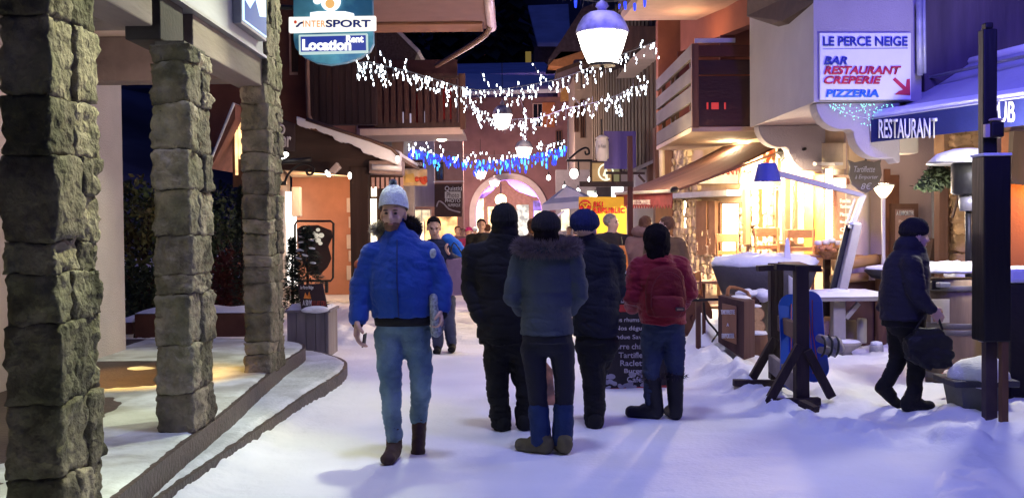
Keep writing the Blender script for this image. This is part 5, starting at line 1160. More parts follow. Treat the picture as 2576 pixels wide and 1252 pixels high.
# =================================================================== SNOWBOARD RACK
t = thing('snowboard_rack', 'dark wooden rack of two posts with splayed braces on the snow', 'rack', G(2010, 1020, 0))
RW = mat('rack_wood', (.026, .015, .017), .8, .3, 8, .4, 30, stretch=(1, 1, .12))
yf, yb = 8.9, 9.9
f = lambda u, v: P(u, v, yf); b = lambda u, v: P(u, v, yb)
def postbox(u0, u1, v0, v1, y, dp, name, m=RW): M().box(P(u0, v1, y), P(u1, v0, y) + Vector((0, dp, 0))).obj(name, m, t, bevel=.006)
postbox(2004, 2036, 668, 1012, yf, .12, 'post'); postbox(1940, 1972, 662, 955, yb, .12, 'post')
M().beam(f(1958, 672) + Vector((0, .1, 0)), f(2070, 676) + Vector((0, .1, 0)), .12, .05).obj('top_arm', RW, t, bevel=.005)
M().beam(P(1905, 675, yb - .1), P(1984, 670, yb - .1), .12, .05).obj('top_arm', RW, t, bevel=.005)
M().beam(P(1984, 662, yb - .15), P(2040, 680, yf + .1), .2, .03).obj('top_board', mat('top_board_brown', (.16, .09, .07), .8, .2), t, bevel=.005)
M().beam(f(2012, 868), f(1932, 1012), .07, .07).obj('brace', RW, t, bevel=.004); M().beam(f(2030, 880), f(2092, 998), .07, .07).obj('brace', RW, t, bevel=.004)
M().beam(f(1925, 1012), f(2062, 1008), .09, .06).obj('foot', RW, t, bevel=.004)
M().beam(P(2016, 1012, yf - .2), P(2054, 1030, yf - .35), .07, .05).obj('foot', RW, t, bevel=.004)
M().beam(P(1950, 850, yb), P(1890, 955, yb), .07, .07).obj('brace', RW, t, bevel=.004); M().beam(P(1845, 962, yb - .1), P(1975, 964, yb - .1), .09, .06).obj('foot', RW, t, bevel=.004)
M().beam(P(1940, 912, yb - .05), P(2010, 968, yf + .05), .05, .16).obj('side_plank', mat('grey_plank', (.22, .19, .21), .8, .2), t, bevel=.004)
M().beam(P(1962, 812, yb - .05), P(2012, 836, yf + .05), .05, .14).obj('side_plank', mat('brown_plank', (.12, .07, .06), .8, .2), t, bevel=.004)
def snowboard(pb, pt, wd, nrm, m, label, bind=None, tail=None):
    s = thing('snowboard', label, 'snowboard', pb, 'snowboards leaning on the rack'); pb = Vector(pb); pt = Vector(pt); d = (pt - pb); L_ = d.length; d /= L_; nrm = Vector(nrm); sd = d.cross(nrm).normalized(); nrm = sd.cross(d).normalized()
    mb = M(); ring = []; n = 26
    def wdt(a):
        e = min(a, 1 - a) * L_; r = wd * .5; w_ = r if e > r else math.sqrt(max(0, r * r - (r - e) ** 2)); return w_ * (1 - .14 * math.sin(math.pi * a))
    A_ = []
    for i in range(n + 1):
        a = i / n; a = .5 - .5 * math.cos(a * math.pi); c = pb + d * L_ * a + nrm * (.05 * max(0, abs(a - .5) * 2 - .75) ** 1 * 2); w_ = max(wdt(a), .003)
        A_.append([mb.bm.verts.new(c + sd * w_ + nrm * .005), mb.bm.verts.new(c - sd * w_ + nrm * .005), mb.bm.verts.new(c - sd * w_ - nrm * .005), mb.bm.verts.new(c + sd * w_ - nrm * .005)])
    for p, q in zip(A_, A_[1:]):
        for k in range(4): mb.face([p[k], p[(k + 1) % 4], q[(k + 1) % 4], q[k]])
    mb.face(A_[0]); mb.face(A_[-1][::-1]); mb.obj('deck', m, s)
    st = M(); st.tube([pb + d * L_ * .1 + sd * wd * .12 + nrm * .012, pb + d * L_ * .55 + sd * wd * .02 + nrm * .012, pb + d * L_ * .9 + sd * wd * .13 + nrm * .012], .004, 4).tube([pb + d * L_ * .1 - sd * wd * .1 + nrm * .012, pb + d * L_ * .9 - sd * wd * .02 + nrm * .012], .004, 4); st.obj('red_stripe', mat('stripe_orange', (.5, .12, .05), .5), s)
    if bind and False:
        for a in bind:
            c = pb + d * L_ * a - nrm * .03
            mb = M(); mb.cap(c - sd * .10, .035, c + sd * .10, .03); mb.cap(c + sd * .10, .03, c + sd * .12 - nrm * .16, .035); mb.obj('binding_base', mat('binding_grey', (.40, .38, .36), .6), s, smooth=True)
            mb = M()
            for e in (-.06, .04): mb.tube([c + sd * e + d * .06, c + sd * e - nrm * .08 + d * .05, c + sd * (e) - nrm * .10, c + sd * e - nrm * .08 - d * .05, c + sd * e - d * .06], .014, 6)
            mb.obj('strap', mat('strap_black', (.03, .03, .03), .6), s, smooth=True)
    return s
BB = mat('board_blue', (.01, .07, .50), .35, .12, 3, .02, spec=.6)
snowboard(P(1996, 985, 9.35), P(1990, 742, 9.7), .26, (.15, -1, .1), BB, 'blue snowboard with orange lines between the rack posts')
snowboard(P(2056, 962, 9.2), P(2034, 735, 9.55), .25, (-.75, -1, .1), BB, 'blue snowboard with grey binding leaning right of the rack', (.40,))
bs = [x for x in bpy.data.objects if x.name == 'snowboard.001'][0]
mb = M(); mb.cap(P(2062, 850, 9.1), .035, P(2100, 862, 9.0), .045).cap(P(2064, 880, 9.1), .03, P(2098, 886, 9.0), .035).cap(P(2104, 862, 9.0), .05, P(2112, 876, 9.0), .04); mb.obj('binding_base', mat('binding_grey', (.42, .38, .34), .6), bs, smooth=True)
mb = M()
for du in (0, 18, 34): mb.tube(smooth_line([P(2068 + du, 846, 9.02), P(2076 + du, 858, 8.94), P(2074 + du, 884, 8.94), P(2066 + du, 896, 9.02)], 3), .010, 6)
mb.obj('straps', mat('strap_black', (.03, .03, .03), .6), bs, smooth=True)
t2 = thing('white_ski', 'white ski tip standing in snow on the trough table', 'ski', P(1980, 668, 12.6))
M().poly([P(1972, 668, 12.6), P(1992, 672, 12.6), P(1988, 630, 12.6), P(1986, 606, 12.6), P(1982, 597, 12.6), P(1977, 602, 12.6), P(1974, 630, 12.6)], (0, .02, 0)).obj('ski_tip', mat('ski_white', (.62, .6, .72), .4), t2, bevel=.004)
M().poly([P(1986, 830, 10.0), P(2000, 830, 10.0), P(1996, 700, 10.05), P(1984, 692, 10.05)], (0, .02, 0)).obj('ski_lower', MATS['ski_white'], t2, bevel=.004)
# =================================================================== TROUGH TABLE with snow
t = thing('trough_table', 'big dark rounded trough table heaped with snow behind the rack', 'table', G(1940, 860, 0))
D = 12.6; c = P(1942, 700, D); z0 = P(0, 772, D).z; z1 = P(0, 690, D).z; rx = 138 * D / FP
M().lathe([(.62, z0 - z1), (.80, z0 - z1 + .04), (.93, -.12), (1.0, 0), (.97, .01)], (c.x, D + .35, z1), 32, rx, .42).obj('bowl', mat('trough_grey', (.055, .05, .06), .7, .2), t, smooth=True)
mb = M(); me = None
mb.lathe([(.98, .0), (1.0, .04), (.93, .09), (.7, .12), (.35, .14), (.02, .15)], (c.x, D + .35, z1), 40, rx, .42)
for v in mb.bm.verts: v.co.z += .05 * fnoise(v.co, 5, 3) + .02 * fnoise(v.co, 15, 3); v.co.x += .02 * fnoise(v.co, 9, 1)
mb.ell(P(1985, 668, D + .1), (.22, .2, .07)).obj('snow', SNOWL, t, smooth=True)
M().box(P(1930, 880, D), P(1958, 716, D) + Vector((0, .3, 0))).obj('pedestal', mat('pedestal_grey', (.14, .13, .11), .8, .2), t, bevel=.01)
M().tube([P(1938, 725, D - .2), P(1938, 745, D - .2)], .02).obj('hook', GREYM, t)
def snowlump(u, v, d, r, label, seed=0):
    mb = M(); mb.ell(P(u, v, d), r, (0, 0, 0), 24, 16)
    for x in mb.bm.verts: x.co += Vector((.02, .02, .03)) * 1.2 * fnoise(x.co, 9, seed)
    o = mb.obj('snow_heap', SNOWL, None, smooth=True); tag(o, label, 'snow heap')
for k, (u, v, r, lab) in enumerate(((1878, 738, (.13, .15, .05), 'small snow cap on the stool behind the takeaway box'), (1925, 742, (.16, .15, .075), 'rounded snow heap on the shelf under the trough table'))):
    s = thing('snowy_stool', ['low stool capped with snow behind the takeaway sign box', 'low stool capped with a taller snow heap under the trough table'][k], 'stool', P(u, 880, 12.3), 'stools beneath the trough table')
    M().box(P(u - 24, v + 14, 12.3), P(u + 26, v + 8, 12.3) + Vector((0, .3, 0))).obj('seat', mat('stool_red', (.10, .04, .04), .8), s)
    mb = M(); mb.ell(P(u, v, 12.35), r, (0, 0, 0), 24, 14)
    for x in mb.bm.verts: x.co += Vector((.02, .02, .03)) * fnoise(x.co, 9, k)
    mb.obj('snow_cap', SNOWL, s, smooth=True)
    for du in (-20, 20): M().beam(P(u + du, 880, 12.32), P(u + du, v + 12, 12.32), .04, .04).obj('leg', WOODD, s)
# takeaway sign box
t = thing('takeaway_sign_box', 'dark wooden box with a brown lettered takeaway panel beside the snow bank', 'sign', P(1848, 905, 11.6))
D = 11.6
M().poly([P(1806, 860, D), P(1872, 905, D - .4), P(1872, 758, D - .4), P(1806, 742, D)], (.17, .25, 0)).obj('box', mat('box_wood', (.075, .035, .035), .8, .25, 8, .3, 30, stretch=(1, 1, .12)), t, bevel=.008)
ppl = ((P(1806, 800, D).x - .015, P(1806, 800, D).y - .008), (P(1872, 800, D - .4).x - .015, P(1872, 800, D - .4).y - .008))
panel(1816, 762, 1852, 852, 0, .008, mat('panel_tan', (.30, .15, .09), .7, .1), t, 'lettered_panel', plane=ppl, v0b=770, v1b=866)
text('TARTIFLETTE', 1817, 779, 1851, 790, 0, WL, t, plane=ppl, bold=.02); text('A', 1831, 812, 1836, 820, 0, WL, t, plane=ppl); text('EMPORTER', 1819, 838, 1850, 850, 0, WL, t, plane=ppl, bold=.02)
mb = M(); mb.ell(P(1860, 752, D), (.13, .14, .045), (0, 0, 0), 20, 12); mb.obj('snow_cap', SNOWL, t, smooth=True)
M().tube(smooth_line([P(1830, 744, D), P(1836, 722, D + .2), P(1880, 735, D + .2), P(1886, 765, D)], 3), .02, 6).obj('handle', mat('handle_brown', (.25, .10, .04), .7), t)
# logs under trough
for k, (u, v, r, lab) in enumerate(((1968, 790, .085, 'cut log end dusted with snow on top of the log pile'), (1970, 822, .085, 'cut pale log end in the middle of the log pile'), (1966, 862, .11, 'thick log stump with a snow cap at the bottom of the pile'))):
    u -= 0; u = (1875 + (u - 1966)) + 28; s = thing('log', lab, 'log', P(u, v, 12.2), 'logs stacked beneath the trough')
    a = P(u, v, 12.0)
    if k < 2: M().tube([a, a + Vector((.02, .5, 0))], r, 14).obj('trunk_piece', WOODB, s, smooth=True); M().tube([a + Vector((0, -.004, 0)), a + Vector((0, .001, 0))], r * .88, 14).obj('cut_face', mat('cut_wood', (.42, .26, .13), .8, .2, 30), s)
    else: M().lathe([(.12, -.2), (.13, 0), (.12, .1)], a, 16).obj('trunk_piece', WOODB, s, smooth=True); M().lathe([(.125, .1), (.11, .13), (.02, .14)], a, 16).obj('snow_cap', SNOWL, s, smooth=True)
    if k == 0: M().ell(a + Vector((0, .1, r)), (.07, .12, .02)).obj('snow_cap', SNOWL, s, smooth=True)
# =================================================================== TERRACE FURNITURE / restaurant clutter
t = thing('snowy_table', 'grey pedestal table with a smooth layer of snow behind the rack', 'table', P(2112, 890, 12.3)); D = 12.3
c = P(2133, 745, D)
M().box((P(2046, 745, D).x, D - .1, c.z - .05), (P(2222, 745, D).x, D + .6, c.z)).obj('top', mat('table_grey', (.25, .23, .2), .8, .1), t, bevel=.01)
mb = M(); n = 24; gr = []
xa, xb = P(2044, 745, D).x, P(2224, 745, D).x
for i in range(n + 1):
    row = []
    for j in range(9):
        x = xa + (xb - xa) * i / n; y = D - .12 + .74 * j / 8; e = min(1, min(i, n - i) / 1.5, min(j, 8 - j) / 1.0); row.append(mb.bm.verts.new((x, y, c.z + .002 + e * (.05 + .02 * fnoise((x, y, 0), 5)))))
    gr.append(row)
for i in range(n):
    for j in range(8): mb.face([gr[i][j], gr[i + 1][j], gr[i + 1][j + 1], gr[i][j + 1]])
mb.ell(P(2110, 735, D + .1), (.14, .12, .05)); mb.obj('snow', SNOWL, t, smooth=True)
M().box(P(2097, 893, D + .1), P(2128, 755, D + .1) + Vector((0, .14, 0))).obj('pedestal', mat('table_leg_grey', (.30, .28, .24), .8, .1), t, bevel=.01)
M().beam(P(2128, 800, D + .15), P(2160, 762, D + .15), .05, .05).obj('bracket', MATS['table_leg_grey'], t)
M().lathe([(.02, .01), (.17, .01), (.18, 0), (.16, -.03), (.06, -.10), (.08, -.15)], P(2128, 862, D - .0), 20).obj('foot_dish', MATS['table_leg_grey'], t, smooth=True)
M().lathe([(.02, .035), (.14, .03), (.165, .012)], P(2128, 862, D - .0), 20).obj('dish_snow', SNOWL, t, smooth=True)
for k, (u0, u1, v0, v1, d, m_, cap_, lab) in enumerate(((2156, 2180, 800, 862, 12.9, mat('poster_cream', (.42, .40, .34), .7, .1), 0, 'tin canister with a pale label under the snowy table'), (2124, 2154, 805, 865, 13.2, mat('tin_yellow', (.28, .22, .12), .5, .2), 0, 'dull yellow tin behind the snowy table leg'), (2188, 2222, 868, 888, 12.6, mat('tub_grey', (.3, .3, .32), .6), 1, 'low grey tub with snow under the table right end'))):
    s = thing('canister', lab, 'tin', P((u0 + u1) / 2, v1, d), 'tins beneath the terrace table'); r = (u1 - u0) * d / FP / 2; a = P((u0 + u1) / 2, v1, d); h = (v1 - v0) * d / FP
    M().lathe([(r * .95, 0), (r, .02), (r, h - .02), (r * .93, h)], a, 20).obj('body', m_, s, smooth=True)
    if cap_: M().lathe([(r * .9, h), (r * .8, h + .04), (.02, h + .05)], a, 16).obj('snow_cap', SNOWL, s, smooth=True)
for k, (u, v, sz, lab) in enumerate(((2085, 820, .07, 'short split log lying on the pile under the snowy table'), (2072, 836, .06, 'thin split log at the left of the table pile'), (2096, 838, .06, 'pale split log at the right of the table pile'))):
    a = P(u, v, 12.6); o = M().tube([a, a + Vector((.1, .4, .02))], sz, 6).obj('split_log', mat('split_wood', (.42, .27, .16), .8, .3, 8), None); tag(o, lab, 'log', 'split logs under the snowy table')
# desk-lamp like parasol lamp
t = thing('giant_desk_lamp', 'oversized desk lamp with blue lit shade, long jointed arm and thick grey stand on the table', 'lamp', P(2120, 730, 12.4)); D = 12.4
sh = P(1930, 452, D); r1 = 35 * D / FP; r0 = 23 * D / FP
M().lathe([(r1, P(0, 475, D).z - sh.z), (r0, P(0, 430, D).z - sh.z), (r0 * .9, P(0, 429, D).z - sh.z)], sh, 28).obj('shade', mat('shade_blue_lit', (.05, .06, .32), .5, .1), t, smooth=False)  # blue light on the shade is put into its colour
M().beam(P(1955, 436, D), P(2095, 472, D), .06, .07).beam(P(2090, 471, D), P(2172, 492, D), .05, .05).obj('arm', mat('arm_grey', (.30, .28, .33), .6, .1), t, bevel=.01)
M().beam(P(2172, 490, D), P(2140, 575, D), .05, .06).beam(P(2150, 500, D), P(2130, 560, D), .02, .02).obj('joint_link', GREYM, t)
M().beam(P(2155, 565, D), P(2118, 728, D), .11, .10).obj('stand', mat('stand_grey', (.35, .33, .30), .7, .1), t, bevel=.01)
M().beam(P(2135, 568, D + .1), P(2096, 728, D + .1), .05, .08).obj('dark_stand_side', IRON, t, bevel=.005)
M().lathe([(.08, 0), (.06, .025), (.01, .03)], P(2150, 565, D), 12).obj('snow_cap', SNOWL, t, smooth=True)
# shield sign
t = thing('shield_sign', 'dark shield shaped hanging sign with pale handwriting above the desk lamp', 'sign', P(2178, 485, 12.9)); D = 12.9
M().poly([P(2134, 402, D), P(2150, 408, D), P(2176, 403, D), P(2200, 408, D), P(2218, 401, D), P(2215, 412, D), P(2219, 440, D), P(2210, 466, D), P(2190, 480, D), P(2178, 486, D), P(2160, 478, D), P(2143, 464, D), P(2136, 440, D), P(2139, 420, D)], (0, .04, 0)).obj('board', mat('slate_brown', (.12, .095, .085), .7, .15), t, bevel=.005)
for s_, u0, u1, v0, v1 in (('Tartiflette', 2148, 2200, 418, 433), ('\u00e0 Emporter', 2150, 2208, 440, 453), ('8\u20ac', 2165, 2192, 460, 476)): text(s_, u0, v0, u1, v1, D, ML, t, shear=.3)
M().tube([P(2178, 404, D + .02), P(2178, 394, D + .2), P(2216, 392, D + .6)], .012, 6).obj('hanger', IRON, t)
# white table lamp
t = thing('terrace_lamp', 'slim white terrace lamp with glowing tulip shade on a snowy table', 'lamp', P(2222, 670, 13.0)); D = 13.0
a = P(2222, 497, D); M().lathe([(.035, 0), (.09, .07), (.125, .145)], a, 20).obj('shade', glow('lamp_cream', (1, .80, .50), 4.5), t, smooth=True)
M().lathe([(.125, .145), (.135, .155), (.04, .17)], a, 20).obj('snow_cap', SNOWL, t, smooth=True)
M().tube([P(2222, 498, D), P(2223, 640, D), P(2223, 668, D)], [.025, .02, .03], 10).obj('stem', mat('lamp_white', (.6, .56, .52), .5, .05), t, smooth=True); M().lathe([(.22, -.02), (.2, .01), (.05, .03)], P(2223, 672, D), 20).obj('foot', SNOWL, t, smooth=True)
M().lathe([(.02, -.14), (.14, -.12), (.23, -.03), (.22, -.02)], P(2223, 674, D), 20).obj('tray', IRON, t, smooth=True)
lamp('terrace_lamp_bulb', a + Vector((0, 0, .25)), 18, (1, .8, .55), .05)
# log rail fence beside table
t = thing('terrace_backing', 'added dark sheet darkening the space under the tables behind the rack', 'barrier', P(2050, 885, 13.6))  # dark sheet added to darken the space under the tables
M().box(P(1872, 890, 13.6), P(2245, 752, 13.6) + Vector((0, .08, 0))).obj('planks', mat('backing_dark', (.030, .018, .016), .85, .3, 8, .3, 30, stretch=(1, 1, .12)), t)
t = thing('log_rail', 'low barrier of round yellow brown logs behind the snowy table', 'fence', P(2165, 720, 13.3)); D = 13.3
LG = mat('log_yellow', (.36, .20, .07), .7, .2, 6, .2, 20, stretch=(.2, 1, 1))
M().tube([P(2095, 668, D), P(2208, 652, D)], .07, 12).obj('rail', LG, t, smooth=True); M().tube([P(2090, 702, D), P(2182, 696, D)], .055, 12).obj('rail', LG, t, smooth=True)
M().tube([P(2216, 880, D), P(2216, 640, D)], .07, 12).obj('post', WOODB, t, smooth=True)
M().box(P(2090, 880, D + .1), P(2210, 705, D + .1) + Vector((0, .05, 0))).obj('dark_panel', mat('panel_red_brown', (.07, .03, .02), .8, .2), t)
# restaurant terrace clutter: tables, chairs, wheel
def cafe_table(u, v, d, wd, label):
    s = thing('cafe_table', label, 'table', P(u, v + 60, d), 'cafe tables on the lit terrace'); a = P(u, v, d)
    M().box(a + Vector((-wd / 2, -.3, -.03)), a + Vector((wd / 2, .3, 0))).obj('top', mat('table_wood', (.32, .15, .07), .7, .2), s, bevel=.005)
    M().beam(a + Vector((0, 0, -.03)), (a.x, a.y, .05), .08, .08).obj('leg', WOODD, s)
    return a
def cafe_chair(u, v, d, label, rz=0):
    a = P(u, v, d); s = thing('cafe_chair', label, 'chair', (a.x, a.y, a.z - .45), 'wooden cafe chairs on the lit terrace', rz=rz, local=True); m_ = mat('chair_wood', (.36, .17, .07), .6, .15)
    M().box((-.2, -.2, .43), (.2, .2, .46)).obj('seat', m_, s, bevel=.01)
    for x in (-.17, .17):
        for y in (-.17, .17): M().beam((x, y, 0), (x, y, .43), .035, .035).obj('leg', m_, s)
    M().beam((-.17, .18, .46), (-.17, .22, .9), .03, .035).beam((.17, .18, .46), (.17, .22, .9), .03, .035).box((-.2, .205, .78), (.2, .23, .9)).box((-.17, .2, .6), (.17, .22, .66)).obj('backrest', m_, s, bevel=.006)
cafe_table(2080, 640, 13.8, .75, 'cafe table with bottles before the orange door'); cafe_table(1765, 705, 15.0, .6, 'small cafe table left of the trough near the red jacket'); cafe_table(1985, 655, 14.4, .6, 'cafe table between the trough and the restaurant wall')
cafe_chair(1850, 668, 15.2, 'cafe chair just behind the left of the trough', .4); cafe_chair(1945, 655, 14.8, 'cafe chair under the blue lit lamp shade', .2); cafe_chair(1795, 770, 14.0, 'cafe chair right of the red jacket by the small table', 1.2); cafe_chair(2012, 660, 14.6, 'cafe chair before the lit window left of the orange door', -.3)
for k, (u, v, lab) in enumerate(((2058, 632, 'white capped jar at the left of the terrace table'), (2078, 630, 'white capped jar in the middle of the terrace table'), (2092, 626, 'tallest white bottle on the terrace table'), (2108, 632, 'amber jar at the right end of the terrace table'))):
    s = thing('jar', lab, 'jar', P(u, v + 8, 13.7), 'jars on the terrace table'); a = P(u, v + 8, 13.7)
    M().lathe([(.04, 0), (.045, .01), (.045, .10), (.03, .13)], a, 12).obj('glass', mat('amber_glass', (.5, .22, .05), .2, .1), s, smooth=True); M().lathe([(.048, .12), (.048, .17), (.03, .18)], a, 12).obj('lid', WHITEP, s, smooth=True)
s = thing('wicker_basket', 'brown basket of pine cones on the terrace table right of the jars', 'basket', P(2098, 652, 13.5)); a = P(2092, 652, 13.5)
M().lathe([(.10, 0), (.18, .10), (.17, .1)], a, 16).obj('body', mat('wicker', (.30, .14, .06), .8, .4, 30), s); mb = M(); rr = random.Random(2)
for i in range(16): mb.ell(a + Vector((rr.uniform(-.13, .13), rr.uniform(-.1, .1), .11 + rr.uniform(0, .05))), (.035, .035, .03), (0, 0, 0), 8, 5)
mb.obj('cones', mat('cone_brown', (.35, .16, .07), .8, .4, 30, island=.4), s)
s = thing('cart_wheel', 'old spoked wooden wheel leaning beside the red jacket', 'wheel', P(1752, 830, 13.6)); c = P(1742, 800, 13.6)
M().lathe([(.27, -.02), (.31, -.02), (.31, .02), (.27, .02)], (0, 0, 0), 28).obj('rim', mat('wheel_wood', (.16, .07, .04), .8, .2), s)
rm = [x for x in bpy.data.objects if x.parent == s][0]; mt = Matrix.Translation(c) @ Matrix.Rotation(.5, 4, 'Z') @ Matrix.Rotation(math.pi / 2, 4, 'X'); rm.data.transform(mt)
mb = M()
for k in range(10): a = k * .628; mb.beam((0, 0, 0), (math.cos(a) * .28, math.sin(a) * .28, 0), .025, .03)
mb.lathe([(.05, -.05), (.05, .05)], (0, 0, 0), 12); bmesh.ops.transform(mb.bm, matrix=mt, verts=mb.bm.verts[:]); mb.obj('spokes', MATS['wheel_wood'], s)
t = thing('iron_barrier', 'thin dark iron barrier with two posts between the red jacket and the sign box', 'barrier', P(1770, 880, 11.8)); D = 11.8
M().beam(P(1738, 754, D), P(1822, 752, D), .03, .03).obj('rail', IRON, t); M().box(P(1752, 890, D), P(1763, 755, D) + Vector((0, .05, 0))).obj('post', WOODB, t); M().box(P(1768, 885, D + .2), P(1775, 756, D + .2) + Vector((0, .04, 0))).obj('post', WOODB, t)
M().tube(smooth_line([P(1770, 760, D), P(1776, 800, D), P(1800, 830, D), P(1812, 850, D)], 3), .012, 5).tube([P(1790, 860, D), P(1818, 820, D)], .01, 5).obj('chain', IRON, t)
# =================================================================== PUB TERRACE (right edge)
t = thing('dark_front_post', 'tall near black square post with a thinner upper section at the right edge', 'post', G(2510, 1100, 0)); D = 7.9
PB = mat('post_black', (.007, .005, .006), .55, .25, 5, .2, 30, stretch=(1, 1, .1))
M().box(P(2480, 1094, D), P(2510, 860, D) + Vector((0, .08, 0))).obj('lower_shaft', mat('shaft_mauve', (.06, .04, .05), .7, .2), t, bevel=.005)
M().box(P(2476, 390, D - .1), P(2544, 860, D - .1) + Vector((0, .22, 0))).obj('panel', PB, t, bevel=.012)
M().box(P(2520, 1100, D - .1), P(2538, 860, D - .1) + Vector((0, .06, 0))).obj('rear_foot', WOODB, t, bevel=.005)
M().box(P(2474, 388, D), P(2510, 72, D) + Vector((0, .10, 0))).obj('upper_shaft', PB, t, bevel=.01); M().box(P(2480, 72, D), P(2500, 56, D) + Vector((0, .08, 0))).obj('cap', PB, t, bevel=.01)
M().box(P(2494, 345, D - .08), P(2528, 305, D - .08) + Vector((0, .1, 0))).obj('joint', PB, t, bevel=.015)
M().ell(P(2505, 302, D - .03), (.05, .05, .015)).box(P(2479, 345, D - .06), P(2491, 312, D - .06) + Vector((0, .04, 0))).obj('pale_fitting', mat('fitting_pale', (.5, .4, .38), .5), t, bevel=.004)
M().box(P(2468, 860, D), P(2476, 400, D) + Vector((0, .05, 0))).obj('metal_strip', mat('strip_metal', (.5, .5, .55), .35, .1, metal=.5), t, bevel=.004)
M().box(P(2474, 392, D - .12), P(2548, 384, D - .12) + Vector((0, .24, 0))).obj('snowy_ledge', SNOWL, t, bevel=.008)
t = thing('patio_heater', 'black patio heater with broad snow covered hood beside the front post', 'heater', P(2438, 800, 10.8)); D = 10.8
c = P(2432, 395, D); rx = 95 * D / FP
M().lathe([(.02, .09), (.35, .08), (.75, .035), (1.0, -.05), (.96, -.055)], c, 32, rx, rx).obj('hood_snow', SNOWL, t, smooth=True)
M().lathe([(.02, .0), (.95, -.055), (1.01, -.06), (.99, -.07), (.3, -.02)], c, 32, rx, rx).obj('hood', mat('hood_steel', (.4, .4, .4), .4, metal=.5), t, smooth=True)
M().lathe([(.14, -.36), (.17, -.34), (.17, -.05), (.14, -.03)], P(2438, 400, D), 20).obj('burner', IRON, t, smooth=True); M().lathe([(.09, -.52), (.10, -.36)], P(2438, 400, D), 16).obj('grille', GREYM, t, smooth=True)
M().tube([P(2437, 510, D), P(2437, 700, D)], .035, 12).obj('pole', IRON, t, smooth=True)
t = thing('barrel_table', 'wide grey wooden barrel with pinned paper notice used as a table', 'barrel', G(2405, 1000, 0)); D = 9.9
c = P(2405, 1000, D + .3); c.z = 0; h = P(0, 728, D).z; r = 82 * D / FP
M().lathe([(r * .90, 0), (r * .97, h * .25), (r, h * .5), (r * .98, h * .8), (r * .92, h)], c, 36).obj('staves', mat('stave_wood', (.26, .18, .11), .8, .3, 7, .5, 25, stretch=(1, 1, .1), island=0, col2=(.14, .10, .07), cs=2), t, smooth=True)
for a in (.10, .50, .56, .9): M().lathe([(r * 1.005, h * a), (r * 1.012, h * a + .005), (r * 1.012, h * a + .045), (r * 1.0, h * a + .05)], c, 36).obj('hoop', mat('hoop_iron', (.12, .11, .11), .5, .2, metal=.3), t, smooth=True)
panel(2342, 752, 2389, 812, D - .06, .006, mat('notice_paper', (.55, .50, .42), .8, .15, 6), t, 'notice'); panel(2348, 782, 2372, 808, D - .068, .004, mat('notice_picture', (.35, .15, .08), .7, .4, 20), t, 'notice_picture')
M().box(P(2345, 728, D + .1), P(2500, 705, D + .1) + Vector((0, .5, 0))).obj('top', IRON, t, bevel=.01)
M().box(P(2364, 724, D - .05), P(2392, 710, D - .05) + Vector((0, .1, 0))).obj('ashtray', GREYM, t, bevel=.01)
mb = M(); xa, xb = P(2338, 700, D).x, P(2510, 700, D).x; zt = P(0, 706, D).z; gr = []
for i in range(31):
    row = []
    for j in range(9):
        x = xa + (xb - xa) * i / 30; y = D + .02 + .6 * j / 8; e = min(1, min(i, 30 - i) / 1.5, min(j, 8 - j) / 1.0); row.append(mb.bm.verts.new((x, y, zt + e * (.075 + .03 * fnoise((x, y, 0), 6)) - .01 * fnoise((x, y, 0), 20))))
    gr.append(row)
for i in range(30):
    for j in range(8): mb.face([gr[i][j], gr[i + 1][j], gr[i + 1][j + 1], gr[i][j + 1]])
o = mb.obj('snow', SNOWL, t, smooth=True); so = o.modifiers.new('t', 'SOLIDIFY'); so.thickness = .03
t = thing('red_rim_tub', 'low tub with red rim filled with flat snow between barrel and planter', 'tub', P(2440, 985, 9.2)); D = 9.2; c = P(2445, 948, D); 
M().lathe([(.20, -.22), (.24, 0), (.25, .01), (.24, .02)], c, 28).obj('tub', mat('tub_red', (.40, .04, .05), .6, .1), t, smooth=True); M().lathe([(.235, .015), (.22, .045), (.1, .06), (.01, .06)], c, 28).obj('snow', mat('snow_rose', (.7, .6, .6), .7, .1, 5, .4, 30), t, smooth=True)
t = thing('tapered_planter', 'grey tapered planter heaped with snow at the foot of the dark post', 'planter', G(2450, 1090, 0)); D = 8.15; c = P(2450, 1092, D + .2); c.z = 0.02; h = P(0, 1005, D).z
M().lathe([(.15, 0), (.20, h - .04), (.20, h - .03)], c, 4).obj('pot', mat('pot_grey', (.14, .145, .14), .8, .2), t)
rt = [x for x in bpy.data.objects if x.parent == t][0]; rt.data.transform(Matrix.Translation(c) @ Matrix.Rotation(.8, 4, 'Z') @ Matrix.Scale(1.25, 4) @ Matrix.Translation(-c)); 
M().box((c.x - .23, c.y - .2, c.z + h), (c.x + .27, c.y + .24, c.z + h + .05)).obj('rim', mat('rim_dark', (.05, .05, .07), .7), t, bevel=.01)
mb = M(); mb.ell((c.x + .04, c.y, c.z + h + .06), (.24, .2, .15), (0, 0, 0), 26, 16)
for x in mb.bm.verts: x.co += Vector((.03, .03, .03)) * fnoise(x.co, 6, 2) + Vector((.01, .01, .01)) * fnoise(x.co, 22, 1)
mb.obj('snow_heap', SNOWL, t, smooth=True)
t = thing('snowy_counter', 'dark counter capped with pale snow behind the front post at the right edge', 'counter', P(2570, 1000, 9.0)); D = 9.0
M().box(P(2542, 1060, D), P(2680, 712, D) + Vector((0, .5, 0))).obj('body', mat('counter_black', (.010, .007, .008), .7, .2), t, bevel=.01); M().box(P(2540, 712, D - .03), P(2690, 673, D - .03) + Vector((0, .5, 0))).obj('snow', SNOWL, t, bevel=.03)
# chimney like white stub and wood sticks near post
o = M().box(P(2400, 700, 11.6), P(2440, 682, 11.6) + Vector((0, .3, 0))).obj('snowy_shelf', SNOWL, None, bevel=.02); tag(o, 'narrow snowy shelf behind the barrel table', 'shelf')
